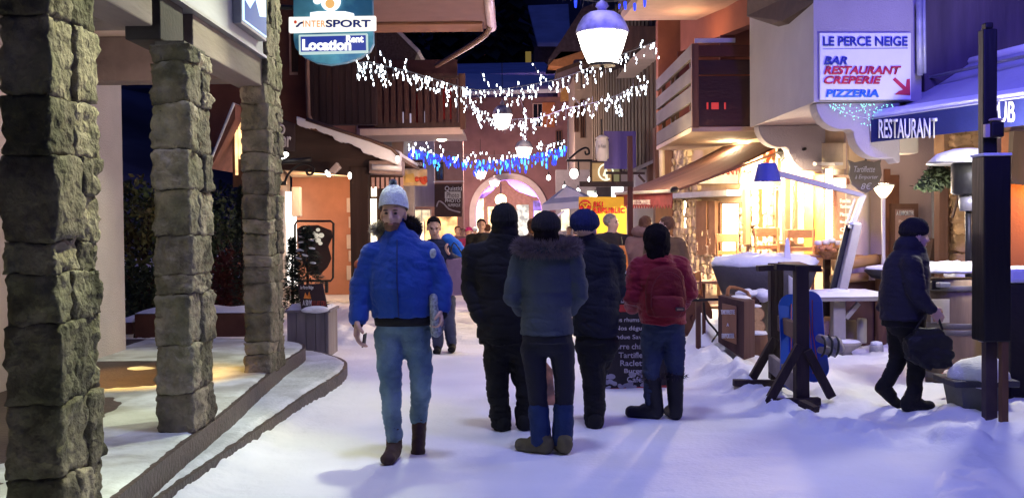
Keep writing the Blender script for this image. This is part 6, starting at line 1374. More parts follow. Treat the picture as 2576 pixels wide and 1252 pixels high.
# =================================================================== PEOPLE
SKIN = mat('skin', (.68, .42, .31), .6, .08, 8, .1, 80)
LIP = mat('lips', (.42, .16, .12), .5, 0, bump=0)
EYE = mat('eye_dark', (.03, .02, .02), .3, 0, bump=0); BROW = mat('brow_hair', (.08, .04, .02), .8, 0, bump=0)
def hand(mb, w, d, side, palm, sc_=1.0, curl=.9):
    """palm, four fingers of unequal length curling, thumb from the side of the palm"""
    d = Vector(d).normalized(); side = Vector(side); side = (side - d * side.dot(d)).normalized(); n = Vector(palm); n = (n - d * n.dot(d)); n = (n - side * n.dot(side)).normalized()
    w = Vector(w); k = sc_
    for i in range(4):
        a = w + side * (.030 - .020 * i) * k; mb.cap(w + side * (.014 - .010 * i) * k, .017 * k, a + d * .085 * k, .0125 * k, 8, 3)
        L_ = (.072, .080, .075, .060)[i] * k; p = a + d * .085 * k; an = 0
        for j, f in enumerate((.42, .33, .25)):
            an += curl * (.55 if j == 0 else .7); q = p + (d * math.cos(an) + n * math.sin(an)) * L_ * f; mb.cap(p, (.0095 - .0008 * j) * k, q, (.0088 - .0008 * j) * k, 8, 3); p = q
    t0 = w + side * .028 * k + d * .02 * k; t1 = t0 + (side * .9 + d * .9 + n * .5).normalized() * .038 * k; t2 = t1 + (d * 1.0 + n * .8 + side * .1).normalized() * .036 * k
    mb.cap(t0, .014 * k, t1, .011 * k, 8, 3); mb.cap(t1, .011 * k, t2, .009 * k, 8, 3)
def head(mb, c, f, s=1.0, tilt=0):
    """f: unit vector the face looks along"""
    c = Vector(c); f = Vector(f).normalized(); sd = Vector((0, 0, 1)).cross(f).normalized(); up = f.cross(sd).normalized(); R3 = Matrix((sd, f, up)).transposed(); e = R3.to_euler()
    def q(x, y, z): return c + (sd * x + f * y + up * z) * s
    mb.ell(q(0, -.012, .030), (.076 * s, .096 * s, .088 * s), e, 20, 14)
    mb.ell(q(0, .022, -.035), (.058 * s, .068 * s, .078 * s), e, 18, 12)
    mb.ell(q(0, .058, -.088), (.028 * s, .026 * s, .022 * s), e)
    mb.cap(q(0, .088, .012), .010 * s, q(0, .108, -.026), .014 * s); mb.ell(q(0, .096, -.030), (.019 * s, .014 * s, .010 * s), e)
    for k in (-1, 1):
        mb.ell(q(k * .077, -.008, -.012), (.010 * s, .020 * s, .032 * s), e, 10, 8); mb.ell(q(k * .036, .062, -.03), (.024 * s, .020 * s, .022 * s), e); mb.ell(q(k * .030, .080, .024), (.024 * s, .012 * s, .009 * s), e)
    mb.ell(q(0, .083, -.060), (.022 * s, .012 * s, .009 * s), e)
    return q, e
def face_parts(q, e, s, root, par, beard=False, brow=BROW):
    mb = M()
    for k in (-1, 1): mb.ell(q(k * .030, .076, .006), (.012 * s, .009 * s, .007 * s), e, 10, 6)
    mb.obj('eyes', EYE, par, smooth=True)
    mb = M()
    for k in (-1, 1): mb.ell(q(k * .032, .088, .026), (.019 * s, .008 * s, .005 * s), e, 8, 5)
    mb.obj('eyebrows', brow, par, smooth=True)
    mb = M(); mb.ell(q(0, .092, -.062), (.020 * s, .006 * s, .006 * s), e, 10, 6).obj('lips', LIP, par, smooth=True)
def nfold(a=.006, s=6, seed=0, quilt=0, qs=14, qa=.008):
    def f(co, n):
        v = a * fnoise((co.x, co.y, co.z * 1.8), s, seed) + a * .4 * fnoise(co, s * 2.6, seed + 3) - a * .6 * max(0, .16 - abs(fnoise((co.x * .7, co.y * .7, co.z * 2.4 + co.x * .5), s * 1.3, seed + 7))) / .16
        if quilt: v += qa * (abs(math.sin((co.z + .03 * fnoise(co, 3, seed)) * qs * math.pi)) ** .6 - .75)
        return v
    return f
def person(label, u0, v0, d, spec, group=None):
    s = FP / d; g = gz(*G(u0, v0, 0).xy) if False else 0.0
    base = P(u0, v0, d); base.z = gz(base.x, d) - .010
    t = thing('person', label, 'person', base, group, local=True)
    def L(p, dy=0.0):
        if len(p) == 3: dy = p[2]
        return Vector(((p[0] - u0) / s, dy, (v0 - p[1]) / s))
    hc = L(spec['head']); hs = spec.get('hs', 1.0); f = Vector(spec['face']); vx = spec.get('voxel', .010)
    tor = [(L((u, v)) + Vector((0, dy, 0)), rx / s, ry) for (u, v, rx, ry, dy) in spec['torso']]
    # --- body: one continuous skin from head to hands and legs
    mb = M(); q, e = head(mb, hc, f, hs); neck = L(spec['neck'])
    mb.cap(hc + Vector((0, .01, -.05)), .052 * hs, neck, .062)
    mb.loft([(c, max(rx * .72, .03), max(ry * .72, .03)) for c, rx, ry in tor])
    hands = []
    for k, arm in enumerate(spec['arms']):
        sh, el, wr = [L(p) for p in arm['pts']]; mb.chain([sh, el, wr], [.045, .038, .027])
        mb.cap(neck, .05, sh, .045)
        if arm.get('hand', True): hand(mb, wr, arm.get('dir', (wr - el)), arm.get('side', (0, -1, 0)), arm.get('palm', (-1 if sh.x > 0 else 1, 0, 0)), arm.get('hs', 1.08), arm.get('curl', .9)); hands.append(wr)
    for lg in spec['legs']:
        hp, kn, an = [L(p) for p in lg['pts']]; mb.chain([hp, kn, an], [.07, .048, .036]); mb.cap(tor[-1][0], .08, hp, .07)
    body = skinobj(mb, 'body', spec.get('skin', SKIN), t, vx * .62 if spec.get('fine') else vx, 3)
    if spec.get('eyes'): face_parts(q, e, hs, t, body, brow=spec.get('brow', BROW))
    # --- jacket
    jk = spec['jacket']; mb = M(); mb.loft(tor, 28)
    for arm in spec['arms']:
        sh, el, wr = [L(p) for p in arm['pts']]; r = arm.get('r', (.088, .075, .058)); cu = wr + (wr - el).normalized() * -.01
        mb.chain([sh, el, cu], r)
        tc = tor[min(1, len(tor) - 1)][0]; mb.cap(Vector((tc.x, tc.y, sh.z)), tor[1][2] * .8, sh, r[0])
    if jk.get('collar'): mb.chain([L(jk['collar'][0]), L(jk['collar'][1])], [jk['collar'][2], jk['collar'][3]])
    for hd in jk.get('hood', []): mb.ell(L(hd[0]) + Vector((0, hd[0][2] if len(hd[0]) > 2 else 0, 0)) * 0, hd[1], hd[2] if len(hd) > 2 else (0, 0, 0))
    skinobj(mb, 'jacket', jk['mat'], t, vx, 4, nfold(jk.get('fold', .010), jk.get('fs', 5), len(label), jk.get('quilt', 0), jk.get('qs', 11), jk.get('qa', .007)))
    if jk.get('hem'):
        c, rx, ry = tor[-1]; mb = M(); mb.loft([(c + Vector((0, 0, .01)), rx * .98, ry * .98), (c + Vector((0, 0, -.055)), rx * .93, ry * .93)], 28).obj('jacket_hem', jk['hem'], t, smooth=True, loc=False)
    for arm in spec['arms']:
        if arm.get('cuff'):
            sh, el, wr = [L(p) for p in arm['pts']]; dd = (wr - el).normalized(); M().chain([wr - dd * .06, wr + dd * .03], [.052, .042]).obj('cuff', arm['cuff'], t, smooth=True, loc=False)
        if arm.get('glove'):
            sh, el, wr = [L(p) for p in arm['pts']]; mb = M(); hand(mb, wr, arm.get('dir', (wr - el)), arm.get('side', (0, -1, 0)), arm.get('palm', (-1 if sh.x > 0 else 1, 0, 0)), 1.3, arm.get('curl', .9)); skinobj(mb, 'glove', arm['glove'], t, .007, 2)
    # --- trousers
    tr = spec['trousers']; mb = M(); c, rx, ry = tor[-1]
    mb.loft([(c + Vector((0, 0, .06)), rx * tr.get('w', .86), ry * .86), (c + Vector((0, 0, -.05)), rx * tr.get('w', .86), ry * .88)], 24)
    for lg in spec['legs']:
        hp, kn, an = [L(p) for p in lg['pts']]; r = lg.get('r', (.095, .072, .062)); mb.chain([hp, kn, an], r); mb.cap(c + Vector((0, 0, -.03)), min(rx, ry) * .72, hp, r[0])
    skinobj(mb, 'trousers', tr['mat'], t, vx, 3, nfold(tr.get('fold', .010), tr.get('fs', 7), 3 + len(label)))
    if tr.get('cuff'):
        for lg in spec['legs']:
            hp, kn, an = [L(p) for p in lg['pts']]; dd = (an - kn).normalized(); mb = M(); r = tr.get('cr', .075); mb.chain([an - dd * tr.get('cl', .18), an + dd * .03], [r, r]); skinobj(mb, 'gaiter', tr['cuff'], t, .012, 2, nfold(.006, 12, 2))
    # --- boots
    for lg in spec['legs']:
        hp, kn, an = [L(p) for p in lg['pts']]; td = Vector(lg.get('toe', (0, -1 if f.y < 0 else 1, 0))).normalized(); L0 = lg.get('len', .24); sl = L(lg['sole']) if 'sole' in lg else Vector((an.x, an.y, .0)); w_ = lg.get('w', .048)
        mb = M(); up = -(sl - an).normalized() if (sl - an).length > .01 else Vector((0, 0, 1)); nn = up - td * up.dot(td); nn.normalize()
        hl = sl - td * .045 + nn * w_; toe = sl + td * (L0 - .09) + nn * (w_ * .82)
        mb.cap(hl, w_, toe, w_ * .92); mb.cap(hl + nn * .03, w_ * 1.02, sl + td * .06 + nn * (w_ + .02), w_ * .9); mb.cap(hl + nn * .02, w_ * 1.05, an + (kn - an).normalized() * lg.get('shaft', .06), lg.get('sr', .058))
        sd_ = td.cross(nn); mb.cap(toe + sd_ * .012, w_ * .8, toe - sd_ * .012, w_ * .8)
        me = remesh(mb.mesh(), .009, 3, nfold(.003, 16, 1))
        off = sl.dot(nn)
        for v in me.vertices:
            k_ = v.co.dot(nn) - off
            if k_ < 0: v.co -= nn * k_
        me.materials.append(lg['boot']) if not me.materials else None
        me.materials.clear(); me.materials.append(lg['boot'])
        o = bpy.data.objects.new('boot', me); C.objects.link(o); o.parent = t
        if lg.get('fur'):
            mb = M(); fur(mb, an + (kn - an).normalized() * lg.get('shaft', .06), lg.get('sr', .058) * 1.05, .03, 260, 5); mb.obj('fur_rim', lg['fur'], o)
    return t, L, q, e
def fur(mb, c, R, ln, n, seed, ax=(1, 0, 0), ay=(0, 1, 0), a0=0, a1=6.283, az=(0, 0, 1), tube_=.02):
    rr = random.Random(seed); c = Vector(c); ax = Vector(ax); ay = Vector(ay); az = Vector(az)
    if not isinstance(R, tuple): R = (R, R)
    for i in range(n):
        a = rr.uniform(a0, a1); rd = ax * math.cos(a) + ay * math.sin(a); p0 = c + ax * math.cos(a) * R[0] + ay * math.sin(a) * R[1]; b = rr.uniform(0, 6.283)
        dv = (rd * math.cos(b) + az * math.sin(b)); p = p0 + dv * tube_ * .6; tip = p + (dv + Vector((rr.uniform(-.5, .5), rr.uniform(-.5, .5), rr.uniform(-.5, .5)))).normalized() * ln * rr.uniform(.6, 1.3)
        sd = dv.cross(Vector((rr.uniform(-1, 1), rr.uniform(-1, 1), rr.uniform(-1, 1)))).normalized() * .0035
        v = [mb.bm.verts.new(x) for x in (p - sd, p + sd, tip)]; mb.face(v)
def beanie(q, e, s, m, par, top=.145, low=.03, tilt=0, name='knitted_hat', pom=None, w=1.0):
    mb = M(); mb.ell(q(0, -.014, .058), (.090 * s * w, .108 * s * w, (top - .045) * s), e, 28, 18); mb.ell(q(0, -.016, .040), (.092 * s * w, .110 * s * w, .045 * s), e, 28, 12)
    fz = q(0, 0, 0); up = (q(0, 0, 1) - fz).normalized(); fw = (q(0, 1, 0) - fz).normalized()
    me = remesh(mb.mesh(), .008, 3, lambda co, n: .0035 * math.sin(math.atan2((co - fz).dot(fw), (co - fz).cross(fw).dot(up)) * 34) + .003 * fnoise(co, 20, 1))
    bm = bmesh.new(); bm.from_mesh(me)
    pl = fz + up * low * s; nrm = (up - fw * .30).normalized()
    bmesh.ops.bisect_plane(bm, geom=bm.verts[:] + bm.edges[:] + bm.faces[:], plane_co=pl, plane_no=nrm, clear_inner=True)
    bm.to_mesh(me); bm.free(); me.materials.clear(); me.materials.append(m); o = bpy.data.objects.new(name, me); C.objects.link(o); o.parent = par
    if pom:
        mb = M(); c = q(0, -.01, top + .025); rr = random.Random(4)
        for i in range(500):
            dv = Vector((rr.gauss(0, 1), rr.gauss(0, 1), rr.gauss(0, 1))).normalized(); sd = dv.orthogonal().normalized() * .003; r = .032 * rr.uniform(.8, 1.2); mb.face([mb.bm.verts.new(x) for x in (c - sd, c + sd, c + dv * r)])
        mb.obj('pompom', pom, o)
    return o
def hair(q, e, s, m, par, long=0, seed=1, vol=1.0):
    mb = M(); mb.ell(q(0, -.022, .040), (.084 * s * vol, .102 * s * vol, .092 * s * vol), e, 24, 16)
    if long: mb.ell(q(0, -.065, -.06), (.072 * s * vol, .05 * s, .12 * s * long), e, 18, 14); mb.ell(q(0, -.055, -.02), (.085 * s * vol, .065 * s, .09 * s), e)
    fz = q(0, 0, 0); up = (q(0, 0, 1) - fz).normalized(); fw = (q(0, 1, 0) - fz).normalized()
    me = remesh(mb.mesh(), .008, 2, lambda co, n: .006 * fnoise((co.x * 3, co.y * 3, co.z), 16, seed) + .004 * fnoise(co, 40, seed))
    bm = bmesh.new(); bm.from_mesh(me)
    for v in [v for v in bm.verts if (v.co - fz).dot(fw) > (.052 if (v.co - fz).dot(up) > .055 * s else .015) * s and (v.co - fz).dot(up) < .085 * s]: bm.verts.remove(v)
    bm.to_mesh(me); bm.free(); me.materials.clear(); me.materials.append(m); o = bpy.data.objects.new('hair', me); C.objects.link(o); o.parent = par; return o

JB = mat('jacket_blue', (.005, .050, .32), .8, .10, 4, .5, 30, sheen=.2)
JEAN = mat('jeans_blue', (.17, .26, .33), .9, .35, 5, .4, 90, col2=(.09, .16, .24), cs=3.5)
BLK = mat('cloth_black', (.007, .0065, .008), .85, .2, 5, .3, 60)
BLKT = mat('trouser_black', (.006, .0055, .007), .85, .2, 5, .3, 60)
BOOTB = mat('boot_brown', (.055, .028, .02), .7, .25, 12, .3, 40)
WHAT = mat('wool_white', (.78, .84, .88), .95, .12, 25, .8, 90)
FURC = mat('fur_cream', (.72, .62, .46), .9, .3, 20, 0); FURD = mat('fur_dark', (.07, .05, .05), .9, .3, 20, 0)
# ---- 1 man in blue jacket walking towards the camera
Y = -1
sp = dict(head=(997, 536), hs=1.06, face=(-.10, -1, -.04), neck=(1005, 592), fine=True, eyes=True, voxel=.011,
    torso=[(1008, 578, 38, .09, .02), (1012, 616, 62, .13, .02), (1015, 655, 84, .155, 0), (1016, 705, 83, .165, -.01), (1017, 755, 81, .165, -.01), (1018, 795, 76, .150, 0)],
    arms=[dict(pts=[(946, 636), (914, 710, -.01), (908, 796, -.06)], r=(.088, .080, .066), cuff=BLK, side=(0, -1, 0), palm=(1, 0, 0), curl=.75, hs=1.38),
          dict(pts=[(1082, 636), (1116, 708, .0), (1117, 775, -.06)], r=(.088, .080, .066), cuff=BLK, side=(0, -1, 0), palm=(-1, 0, 0), curl=1.0, hs=1.1)],
    legs=[dict(pts=[(982, 838), (986, 950, -.05), (992, 1092, -.02)], sole=(990, 1153, -.03), toe=(-.08, -1, 0), r=(.106, .080, .062), boot=BOOTB, w=.052, len=.27),
          dict(pts=[(1050, 838), (1062, 945, .02), (1046, 1068, .26)], sole=(1048, 1112, .30), toe=(.0, -.62, -.62), r=(.106, .080, .062), boot=BOOTB, w=.052, len=.27)],
    jacket=dict(mat=JB, hem=BLK, collar=((1003, 580), (1007, 606), .082, .112), fold=.010, fs=6, quilt=1, qs=5.5, qa=.002),
    trousers=dict(mat=JEAN, w=.84, fold=.012, fs=9))
t, L, q, e = person('man in puffy blue jacket, white bobble hat and jeans walking towards the camera', 1015, 1155, 7.3, sp)
beanie(q, e, 1.10, WHAT, t, top=.172, low=.034, pom=mat('pompom_grey', (.25, .30, .36), .9, .3, 20, 0))
# stubble beard
mb = M(); mb.ell(q(0, .036, -.072), (.058, .062, .050), e, 20, 12)
o = mb.obj('beard', mat('stubble', (.20, .10, .065), .9, .2, 30, .4, 120), t, smooth=True)
# fur trimmed hood resting behind the neck
mb = M(); mb.ell(L((1010, 580)) + Vector((0, .11, 0)), (.15, .09, .10)); skinobj(mb, 'hood', JB, t, .012, 3, nfold(.01, 8, 2))
mb = M(); fur(mb, L((1002, 572)) + Vector((0, .04, 0)), (.125, .07), .045, 2600, 7, ax=(1, 0, .05), ay=(0, -.3, .55), a0=2.2, a1=4.2, az=(0, 1, 0), tube_=.035); mb.obj('fur_trim', FURC, t, loc=False)
mb = M(); fur(mb, L((1008, 572)) + Vector((0, .06, 0)), (.115, .085), .034, 3000, 8, ax=(1, 0, .05), ay=(0, -.25, .7), a0=-1.2, a1=1.2, az=(0, 1, 0), tube_=.04); mb.obj('fur_trim', FURD, t, loc=False)
M().ell(L((909, 662)) + Vector((0, -.045, 0)), (.028, .012, .032)).obj('arm_badge', mat('badge_orange', (.45, .12, .05), .8, .3, 30), t, loc=False, smooth=True)
M().ell(L((1097, 636)) + Vector((.0, -.075, 0)), (.024, .012, .036), (0, .2, 0)).obj('shoulder_badge', mat('badge_pale', (.42, .48, .50), .8, .4, 40), t, loc=False, smooth=True)
mb = M(); mb.tube([L((1012, 600)) + Vector((0, -.155, 0)), L((1012, 700)) + Vector((0, -.196, 0)), L((1014, 790)) + Vector((0, -.165, 0))], .005, 5); mb.obj('zip', mat('zip_navy', (.008, .03, .16), .6), t, loc=False)
hb = t.location + L((1100, 790)) + Vector((0, -.05, 0))
s = thing('glittery_pouch', 'long silvery glittery pouch carried beside the blue jacket sleeve', 'bag', hb)
M().cap(t.location + L((1098, 745)) + Vector((0, -.10, 0)), .028, t.location + L((1104, 830)) + Vector((0, -.10, 0)), .038).obj('pouch', mat('silver_glitter', (.30, .33, .36), .45, .6, 60, .5, 80), s, smooth=True)
s = thing('phone', 'small dark phone held in the walking man lowered hand', 'phone', t.location + L((924, 855)) + Vector((0, -.1, 0)))
c = t.location + L((924, 846)) + Vector((0, -.08, -.01)); M().obb(c, Vector((.005, .036, .002)), Vector((.004, -.0005, 0)), Vector((.006, 0, .045))).obj('case', IRON, s, bevel=.003)
# ---- 2 man in open blue jacket further back
NAVY = mat('cloth_navy', (.015, .02, .06), .85, .2, 5, .3, 60); JB2 = mat('jacket_bright_blue', (.01, .14, .62), .7, .1, 4, .3, 50)
sp = dict(head=(1095, 568), hs=1.05, face=(.12, -1, -.25), neck=(1100, 600), eyes=True,
    torso=[(1104, 595, 22, .09, 0), (1108, 615, 42, .13, 0), (1110, 655, 46, .15, 0), (1112, 700, 44, .15, 0), (1112, 728, 38, .14, 0)],
    arms=[dict(pts=[(1074, 618), (1066, 670, -.02), (1090, 700, -.25)], r=(.085, .07, .05)), dict(pts=[(1146, 620), (1166, 660, -.05), (1138, 636, -.30)], r=(.085, .072, .05), dir=(-.5, -.2, .8), side=(-.4, 0, .6), palm=(0, 1, 0))],
    legs=[dict(pts=[(1100, 750), (1102, 805, 0), (1101, 862, 0)], r=(.10, .08, .07), boot=BLK), dict(pts=[(1128, 750), (1130, 800, .05), (1135, 860, .10)], sole=(1138, 882, .10), r=(.10, .08, .07), boot=BLK)],
    jacket=dict(mat=NAVY, fold=.01), trousers=dict(mat=mat('trouser_slate', (.05, .06, .12), .85, .2)))
t, L, q, e = person('man in dark jacket with bright blue sleeve raising his hand beyond the nearer walking man', 1118, 885, 13.3, sp)
hair(q, e, 1.05, mat('hair_black', (.012, .009, .010), .95, .3, 20, .4, 60, spec=.1), t)
mb = M(); mb.chain([L((1130, 600)), L((1150, 620)), L((1166, 650)) + Vector((0, -.05, 0))], [.09, .10, .09]); skinobj(mb, 'blue_shoulder', JB2, t, .014, 3, nfold(.008, 8, 4))
b = t.location + L((1158, 690)) + Vector((0, -.32, 0)); s = thing('mauve_bag', 'mauve shopping bag carried in front of the man with the bright blue sleeve', 'bag', b)
M().poly([b + Vector(p) for p in ((-.15, 0, .22), (.13, 0, .24), (.15, 0, -.15), (.10, 0, -.22), (-.10, 0, -.22), (-.13, 0, -.1))], (0, .14, 0)).obj('body', mat('bag_mauve', (.30, .19, .28), .7, .1, 4, .4, 15), s, bevel=.02); M().tube([b + Vector((-.10, .02, -.08)), b + Vector((.12, .02, -.06))], .01).obj('strap', IRON, s)
M().tube(smooth_line([b + Vector((-.1, .05, .22)), b + Vector((-.05, .03, .42)), b + Vector((.08, .05, .23))], 4), .008).obj('handle', IRON, s)
# ---- 3 man in black from behind
sp = dict(head=(1275, 566), hs=1.12, face=(.25, 1, 0), neck=(1272, 606), torso=[(1270, 590, 30, .10, 0), (1262, 622, 70, .14, 0), (1264, 670, 76, .165, 0), (1268, 730, 72, .17, 0), (1272, 790, 72, .17, 0), (1274, 845, 72, .165, 0)],
    arms=[dict(pts=[(1196, 636), (1186, 715, .02), (1212, 792, -.06)], r=(.098, .080, .068), hand=False), dict(pts=[(1328, 636), (1352, 715, .05), (1335, 770, .2)], r=(.098, .08, .066), hand=False)],
    legs=[dict(pts=[(1250, 880), (1252, 975, 0), (1262, 1062, 0)], r=(.105, .088, .084), boot=BLK, toe=(-.1, 1, 0), sr=.06, w=.055, len=.26), dict(pts=[(1310, 880), (1324, 975, .02), (1322, 1060, .02)], r=(.105, .088, .084), boot=BLK, toe=(.1, 1, 0), sr=.06, w=.055)],
    jacket=dict(mat=BLK, hood=[((1276, 580), (.105, .12, .16)), ((1274, 600), (.13, .13, .10))], fold=.014), trousers=dict(mat=BLKT, fold=.016, w=.92))
t, L, q, e = person('broad man all in black with hood seen from behind at the left of the queue', 1272, 1083, 8.26, sp, None)
beanie(q, e, 1.14, BLK, t, top=.15, low=-.07)
# ---- 5 man with navy beanie
sp = dict(head=(1476, 578), hs=1.10, face=(.35, 1, 0), neck=(1482, 612), torso=[(1480, 600, 30, .10, 0), (1490, 628, 64, .14, 0), (1496, 680, 66, .16, 0), (1500, 740, 62, .165, 0), (1500, 800, 60, .165, 0), (1500, 846, 58, .155, 0)],
    arms=[dict(pts=[(1432, 640), (1430, 715, .1), (1450, 770, .25)], r=(.095, .08, .066), hand=False), dict(pts=[(1546, 645), (1556, 728, .05), (1548, 770, .25)], r=(.092, .080, .064), hand=False)],
    legs=[dict(pts=[(1484, 868), (1496, 965, 0), (1496, 1062, 0)], r=(.115, .090, .080), boot=BLK, toe=(.0, 1, 0), w=.055), dict(pts=[(1524, 868), (1500, 965, .3), (1502, 1050, .36)], sole=(1502, 1066, .36), r=(.11, .085, .075), boot=BLK, w=.05)],
    jacket=dict(mat=mat('cloth_blue_black', (.008, .009, .018), .85, .2, 5, .3, 60), collar=((1480, 596), (1484, 620), .075, .10), fold=.014), trousers=dict(mat=BLKT, fold=.012))
t, L, q, e = person('man in dark coat and navy beanie seen from behind right of the fur hood', 1496, 1080, 8.3, sp)
beanie(q, e, 1.15, mat('wool_navy', (.012, .018, .09), .95, .15, 25, .6, 90), t, top=.13, low=-.02, w=1.08)
# ---- 4 woman with fur hood
GJ = mat('jacket_slate', (.050, .066, .085), .8, .12, 5, .35, 60)
sp = dict(head=(1379, 582), hs=1.05, face=(.05, 1, 0), neck=(1380, 622), torso=[(1380, 606, 42, .10, 0), (1380, 636, 62, .135, 0), (1379, 680, 68, .150, 0), (1378, 730, 62, .145, 0), (1378, 785, 66, .155, 0), (1380, 836, 70, .165, 0)],
    arms=[dict(pts=[(1316, 650), (1292, 738, .0), (1318, 782, .22)], r=(.080, .070, .055), hand=False), dict(pts=[(1444, 650), (1462, 732, .0), (1444, 780, .22)], r=(.080, .070, .055), hand=False)],
    legs=[dict(pts=[(1344, 872), (1352, 965, 0), (1360, 1090, 0)], r=(.094, .072, .058), boot=mat('boot_khaki', (.11, .095, .045), .8, .2, 10, .3, 40), toe=(-.75, .5, 0), w=.055, len=.25, shaft=.02, sole=(1360, 1138, 0)), dict(pts=[(1416, 872), (1422, 965, 0), (1416, 1090, 0)], sole=(1416, 1136, 0), r=(.094, .072, .058), boot=mat('boot_khaki', (0, 0, 0)), toe=(-.3, 1, 0), w=.055, shaft=.02)],
    jacket=dict(mat=GJ, fold=.010, quilt=1, qs=8, qa=.008, hood=[((1381, 632), (.16, .15, .09))]), trousers=dict(mat=mat('trouser_ink', (.012, .013, .022), .85, .2, 5, .3, 60), cuff=mat('gaiter_blue', (.009, .028, .095), .8, .15, 8, .3, 50), fold=.006, w=.9))
t, L, q, e = person('woman in slate jacket with fur hood and blue leg cuffs, nearest in the queue', 1385, 1140, 7.45, sp)
beanie(q, e, 1.07, mat('wool_black', (.016, .013, .018), .95, .15, 25, .6, 90), t, top=.135, low=-.05, w=1.06); hair(q, e, 1.07, mat('hair_black', (0, 0, 0)), t, .8)
mb = M(); fur(mb, L((1381, 616)) + Vector((0, -.01, 0)), (.190, .150), .050, 7000, 3, ax=(1, 0, 0), ay=(0, -.9, -.10), az=(0, 0, 1), tube_=.045); mb.obj('fur_trim', mat('fur_grey_rose', (.17, .13, .14), .9, .35, 20, 0), t, loc=False)
# ---- 6 woman in red
RJ = mat('jacket_red', (.26, .005, .018), .75, .1, 4, .35, 50, sheen=.2); JN2 = mat('jeans_dark', (.035, .050, .095), .9, .2, 5, .4, 90)
sp = dict(head=(1653, 612), hs=1.0, face=(-.1, 1, 0), neck=(1655, 646), torso=[(1655, 640, 34, .08, 0), (1660, 664, 56, .125, 0), (1662, 705, 62, .145, 0), (1665, 750, 62, .150, 0), (1668, 795, 60, .150, 0), (1670, 816, 58, .145, 0)],
    arms=[dict(pts=[(1606, 672), (1590, 745, .0), (1600, 778, .2)], r=(.085, .074, .06), hand=False), dict(pts=[(1716, 672), (1738, 738, .0), (1728, 770, .2)], r=(.085, .074, .06), hand=False)],
    legs=[dict(pts=[(1642, 848), (1640, 925, 0), (1638, 1010, 0)], r=(.100, .076, .060), boot=mat('boot_black', (.012, .011, .014), .6, .2, 10, .2, 50), toe=(-.95, .5, 0), sole=(1640, 1056, 0), shaft=.20, sr=.075, w=.055, fur=FURD, len=.27), dict(pts=[(1696, 848), (1698, 925, 0), (1697, 1010, 0)], r=(.100, .078, .060), boot=mat('boot_black', (0, 0, 0)), toe=(-.1, 1, 0), sole=(1697, 1058, 0), shaft=.20, sr=.075, w=.055, fur=FURD)],
    jacket=dict(mat=RJ, hood=[((1656, 660), (.15, .13, .09))], fold=.014), trousers=dict(mat=JN2, w=.94, fold=.012))
t, L, q, e = person('woman in red jacket with jeans and black boots at the right of the queue', 1660, 1058, 8.67, sp)
hair(q, e, 1.16, mat('hair_black', (0, 0, 0)), t, 1.0, vol=1.12)
b = t.location + L((1668, 735)) + Vector((0, -.22, 0)); s = thing('backpack', 'flat dark red backpack worn on the back of the woman in red', 'backpack', b + Vector((0, 0, -.18)))
RP = mat('pack_red', (.17, .006, .010), .75, .12, 4, .3, 50); mb = M(); mb.loft([(b + Vector((0, .03, -.19)), .13, .04), (b + Vector((0, .03, -.16)), .160, .065), (b + Vector((0, .03, 0)), .165, .075), (b + Vector((0, .03, .12)), .150, .065), (b + Vector((0, .03, .19)), .11, .045), (b + Vector((0, .03, .21)), .04, .03)], 24)
me = remesh(mb.mesh(), .011, 4, nfold(.008, 7, 3)); me.materials.clear(); me.materials.append(RP); o = bpy.data.objects.new('pack_body', me); C.objects.link(o); put(o, s)
mb = M(); mb.loft([(b + Vector((0, -.06, -.18)), .10, .04), (b + Vector((0, -.065, -.1)), .135, .055), (b + Vector((0, -.06, -.03)), .13, .045), (b + Vector((0, -.05, -.015)), .11, .03)], 22); me = remesh(mb.mesh(), .010, 3, nfold(.005, 9, 1)); me.materials.clear(); me.materials.append(RP); o = bpy.data.objects.new('pocket', me); C.objects.link(o); put(o, s)
M().box(b + Vector((.055, -.128, -.13)), b + Vector((.125, -.118, -.10))).obj('label_tag', mat('tag_dark', (.05, .03, .03), .6), s, bevel=.004); M().box(b + Vector((.065, -.131, -.122)), b + Vector((.115, -.1285, -.108))).obj('tag_lettering', mat('tag_tan', (.35, .22, .12), .7), s)
M().tube(smooth_line([b + Vector((-.13, -.09, -.1)), b + Vector((-.12, -.10, .06)), b + Vector((-.03, -.09, .17)), b + Vector((.09, -.09, .13)), b + Vector((.13, -.09, -.02))], 4), .005, 5).obj('zip', mat('zip_red', (.16, .01, .015), .6), s)
# ---- 7 walker on the right, heading right
DC = mat('coat_navy_dark', (.018, .016, .035), .85, .2, 5, .3, 60)
sp = dict(head=(2303, 622), hs=1.05, face=(1, .15, -.05), neck=(2294, 656), torso=[(2296, 645, 32, .10, 0), (2284, 676, 52, .15, 0), (2278, 720, 60, .18, 0), (2274, 775, 60, .19, 0), (2272, 830, 56, .19, 0)],
    arms=[dict(pts=[(2272, 690, -.16), (2282, 762, -.22), (2318, 800, -.2)], r=(.088, .075, .055), side=(0, 0, 1), palm=(0, 1, 0), dir=(.7, 0, -.7)), dict(pts=[(2290, 690, .16), (2262, 760, .2), (2240, 805, .2)], r=(.088, .075, .055), hand=False)],
    legs=[dict(pts=[(2284, 850, -.05), (2300, 935, -.05), (2292, 1028, -.05)], sole=(2288, 1060, -.05), toe=(1, .1, -.0), r=(.105, .075, .058), boot=BLK), dict(pts=[(2270, 850, .08), (2268, 935, .08), (2240, 1000, .1)], sole=(2226, 1028, .1), toe=(.75, 0, -.66), r=(.10, .072, .055), boot=BLK)],
    jacket=dict(mat=DC, fold=.012, hood=[((2286, 650), (.115, .12, .11))]), trousers=dict(mat=BLKT, w=.95))
t, L, q, e = person('person in dark navy coat and cap striding to the right past the barrel', 2282, 1060, 8.6, sp)
beanie(q, e, 1.1, mat('wool_black', (0, 0, 0)), t, top=.13, low=.0)
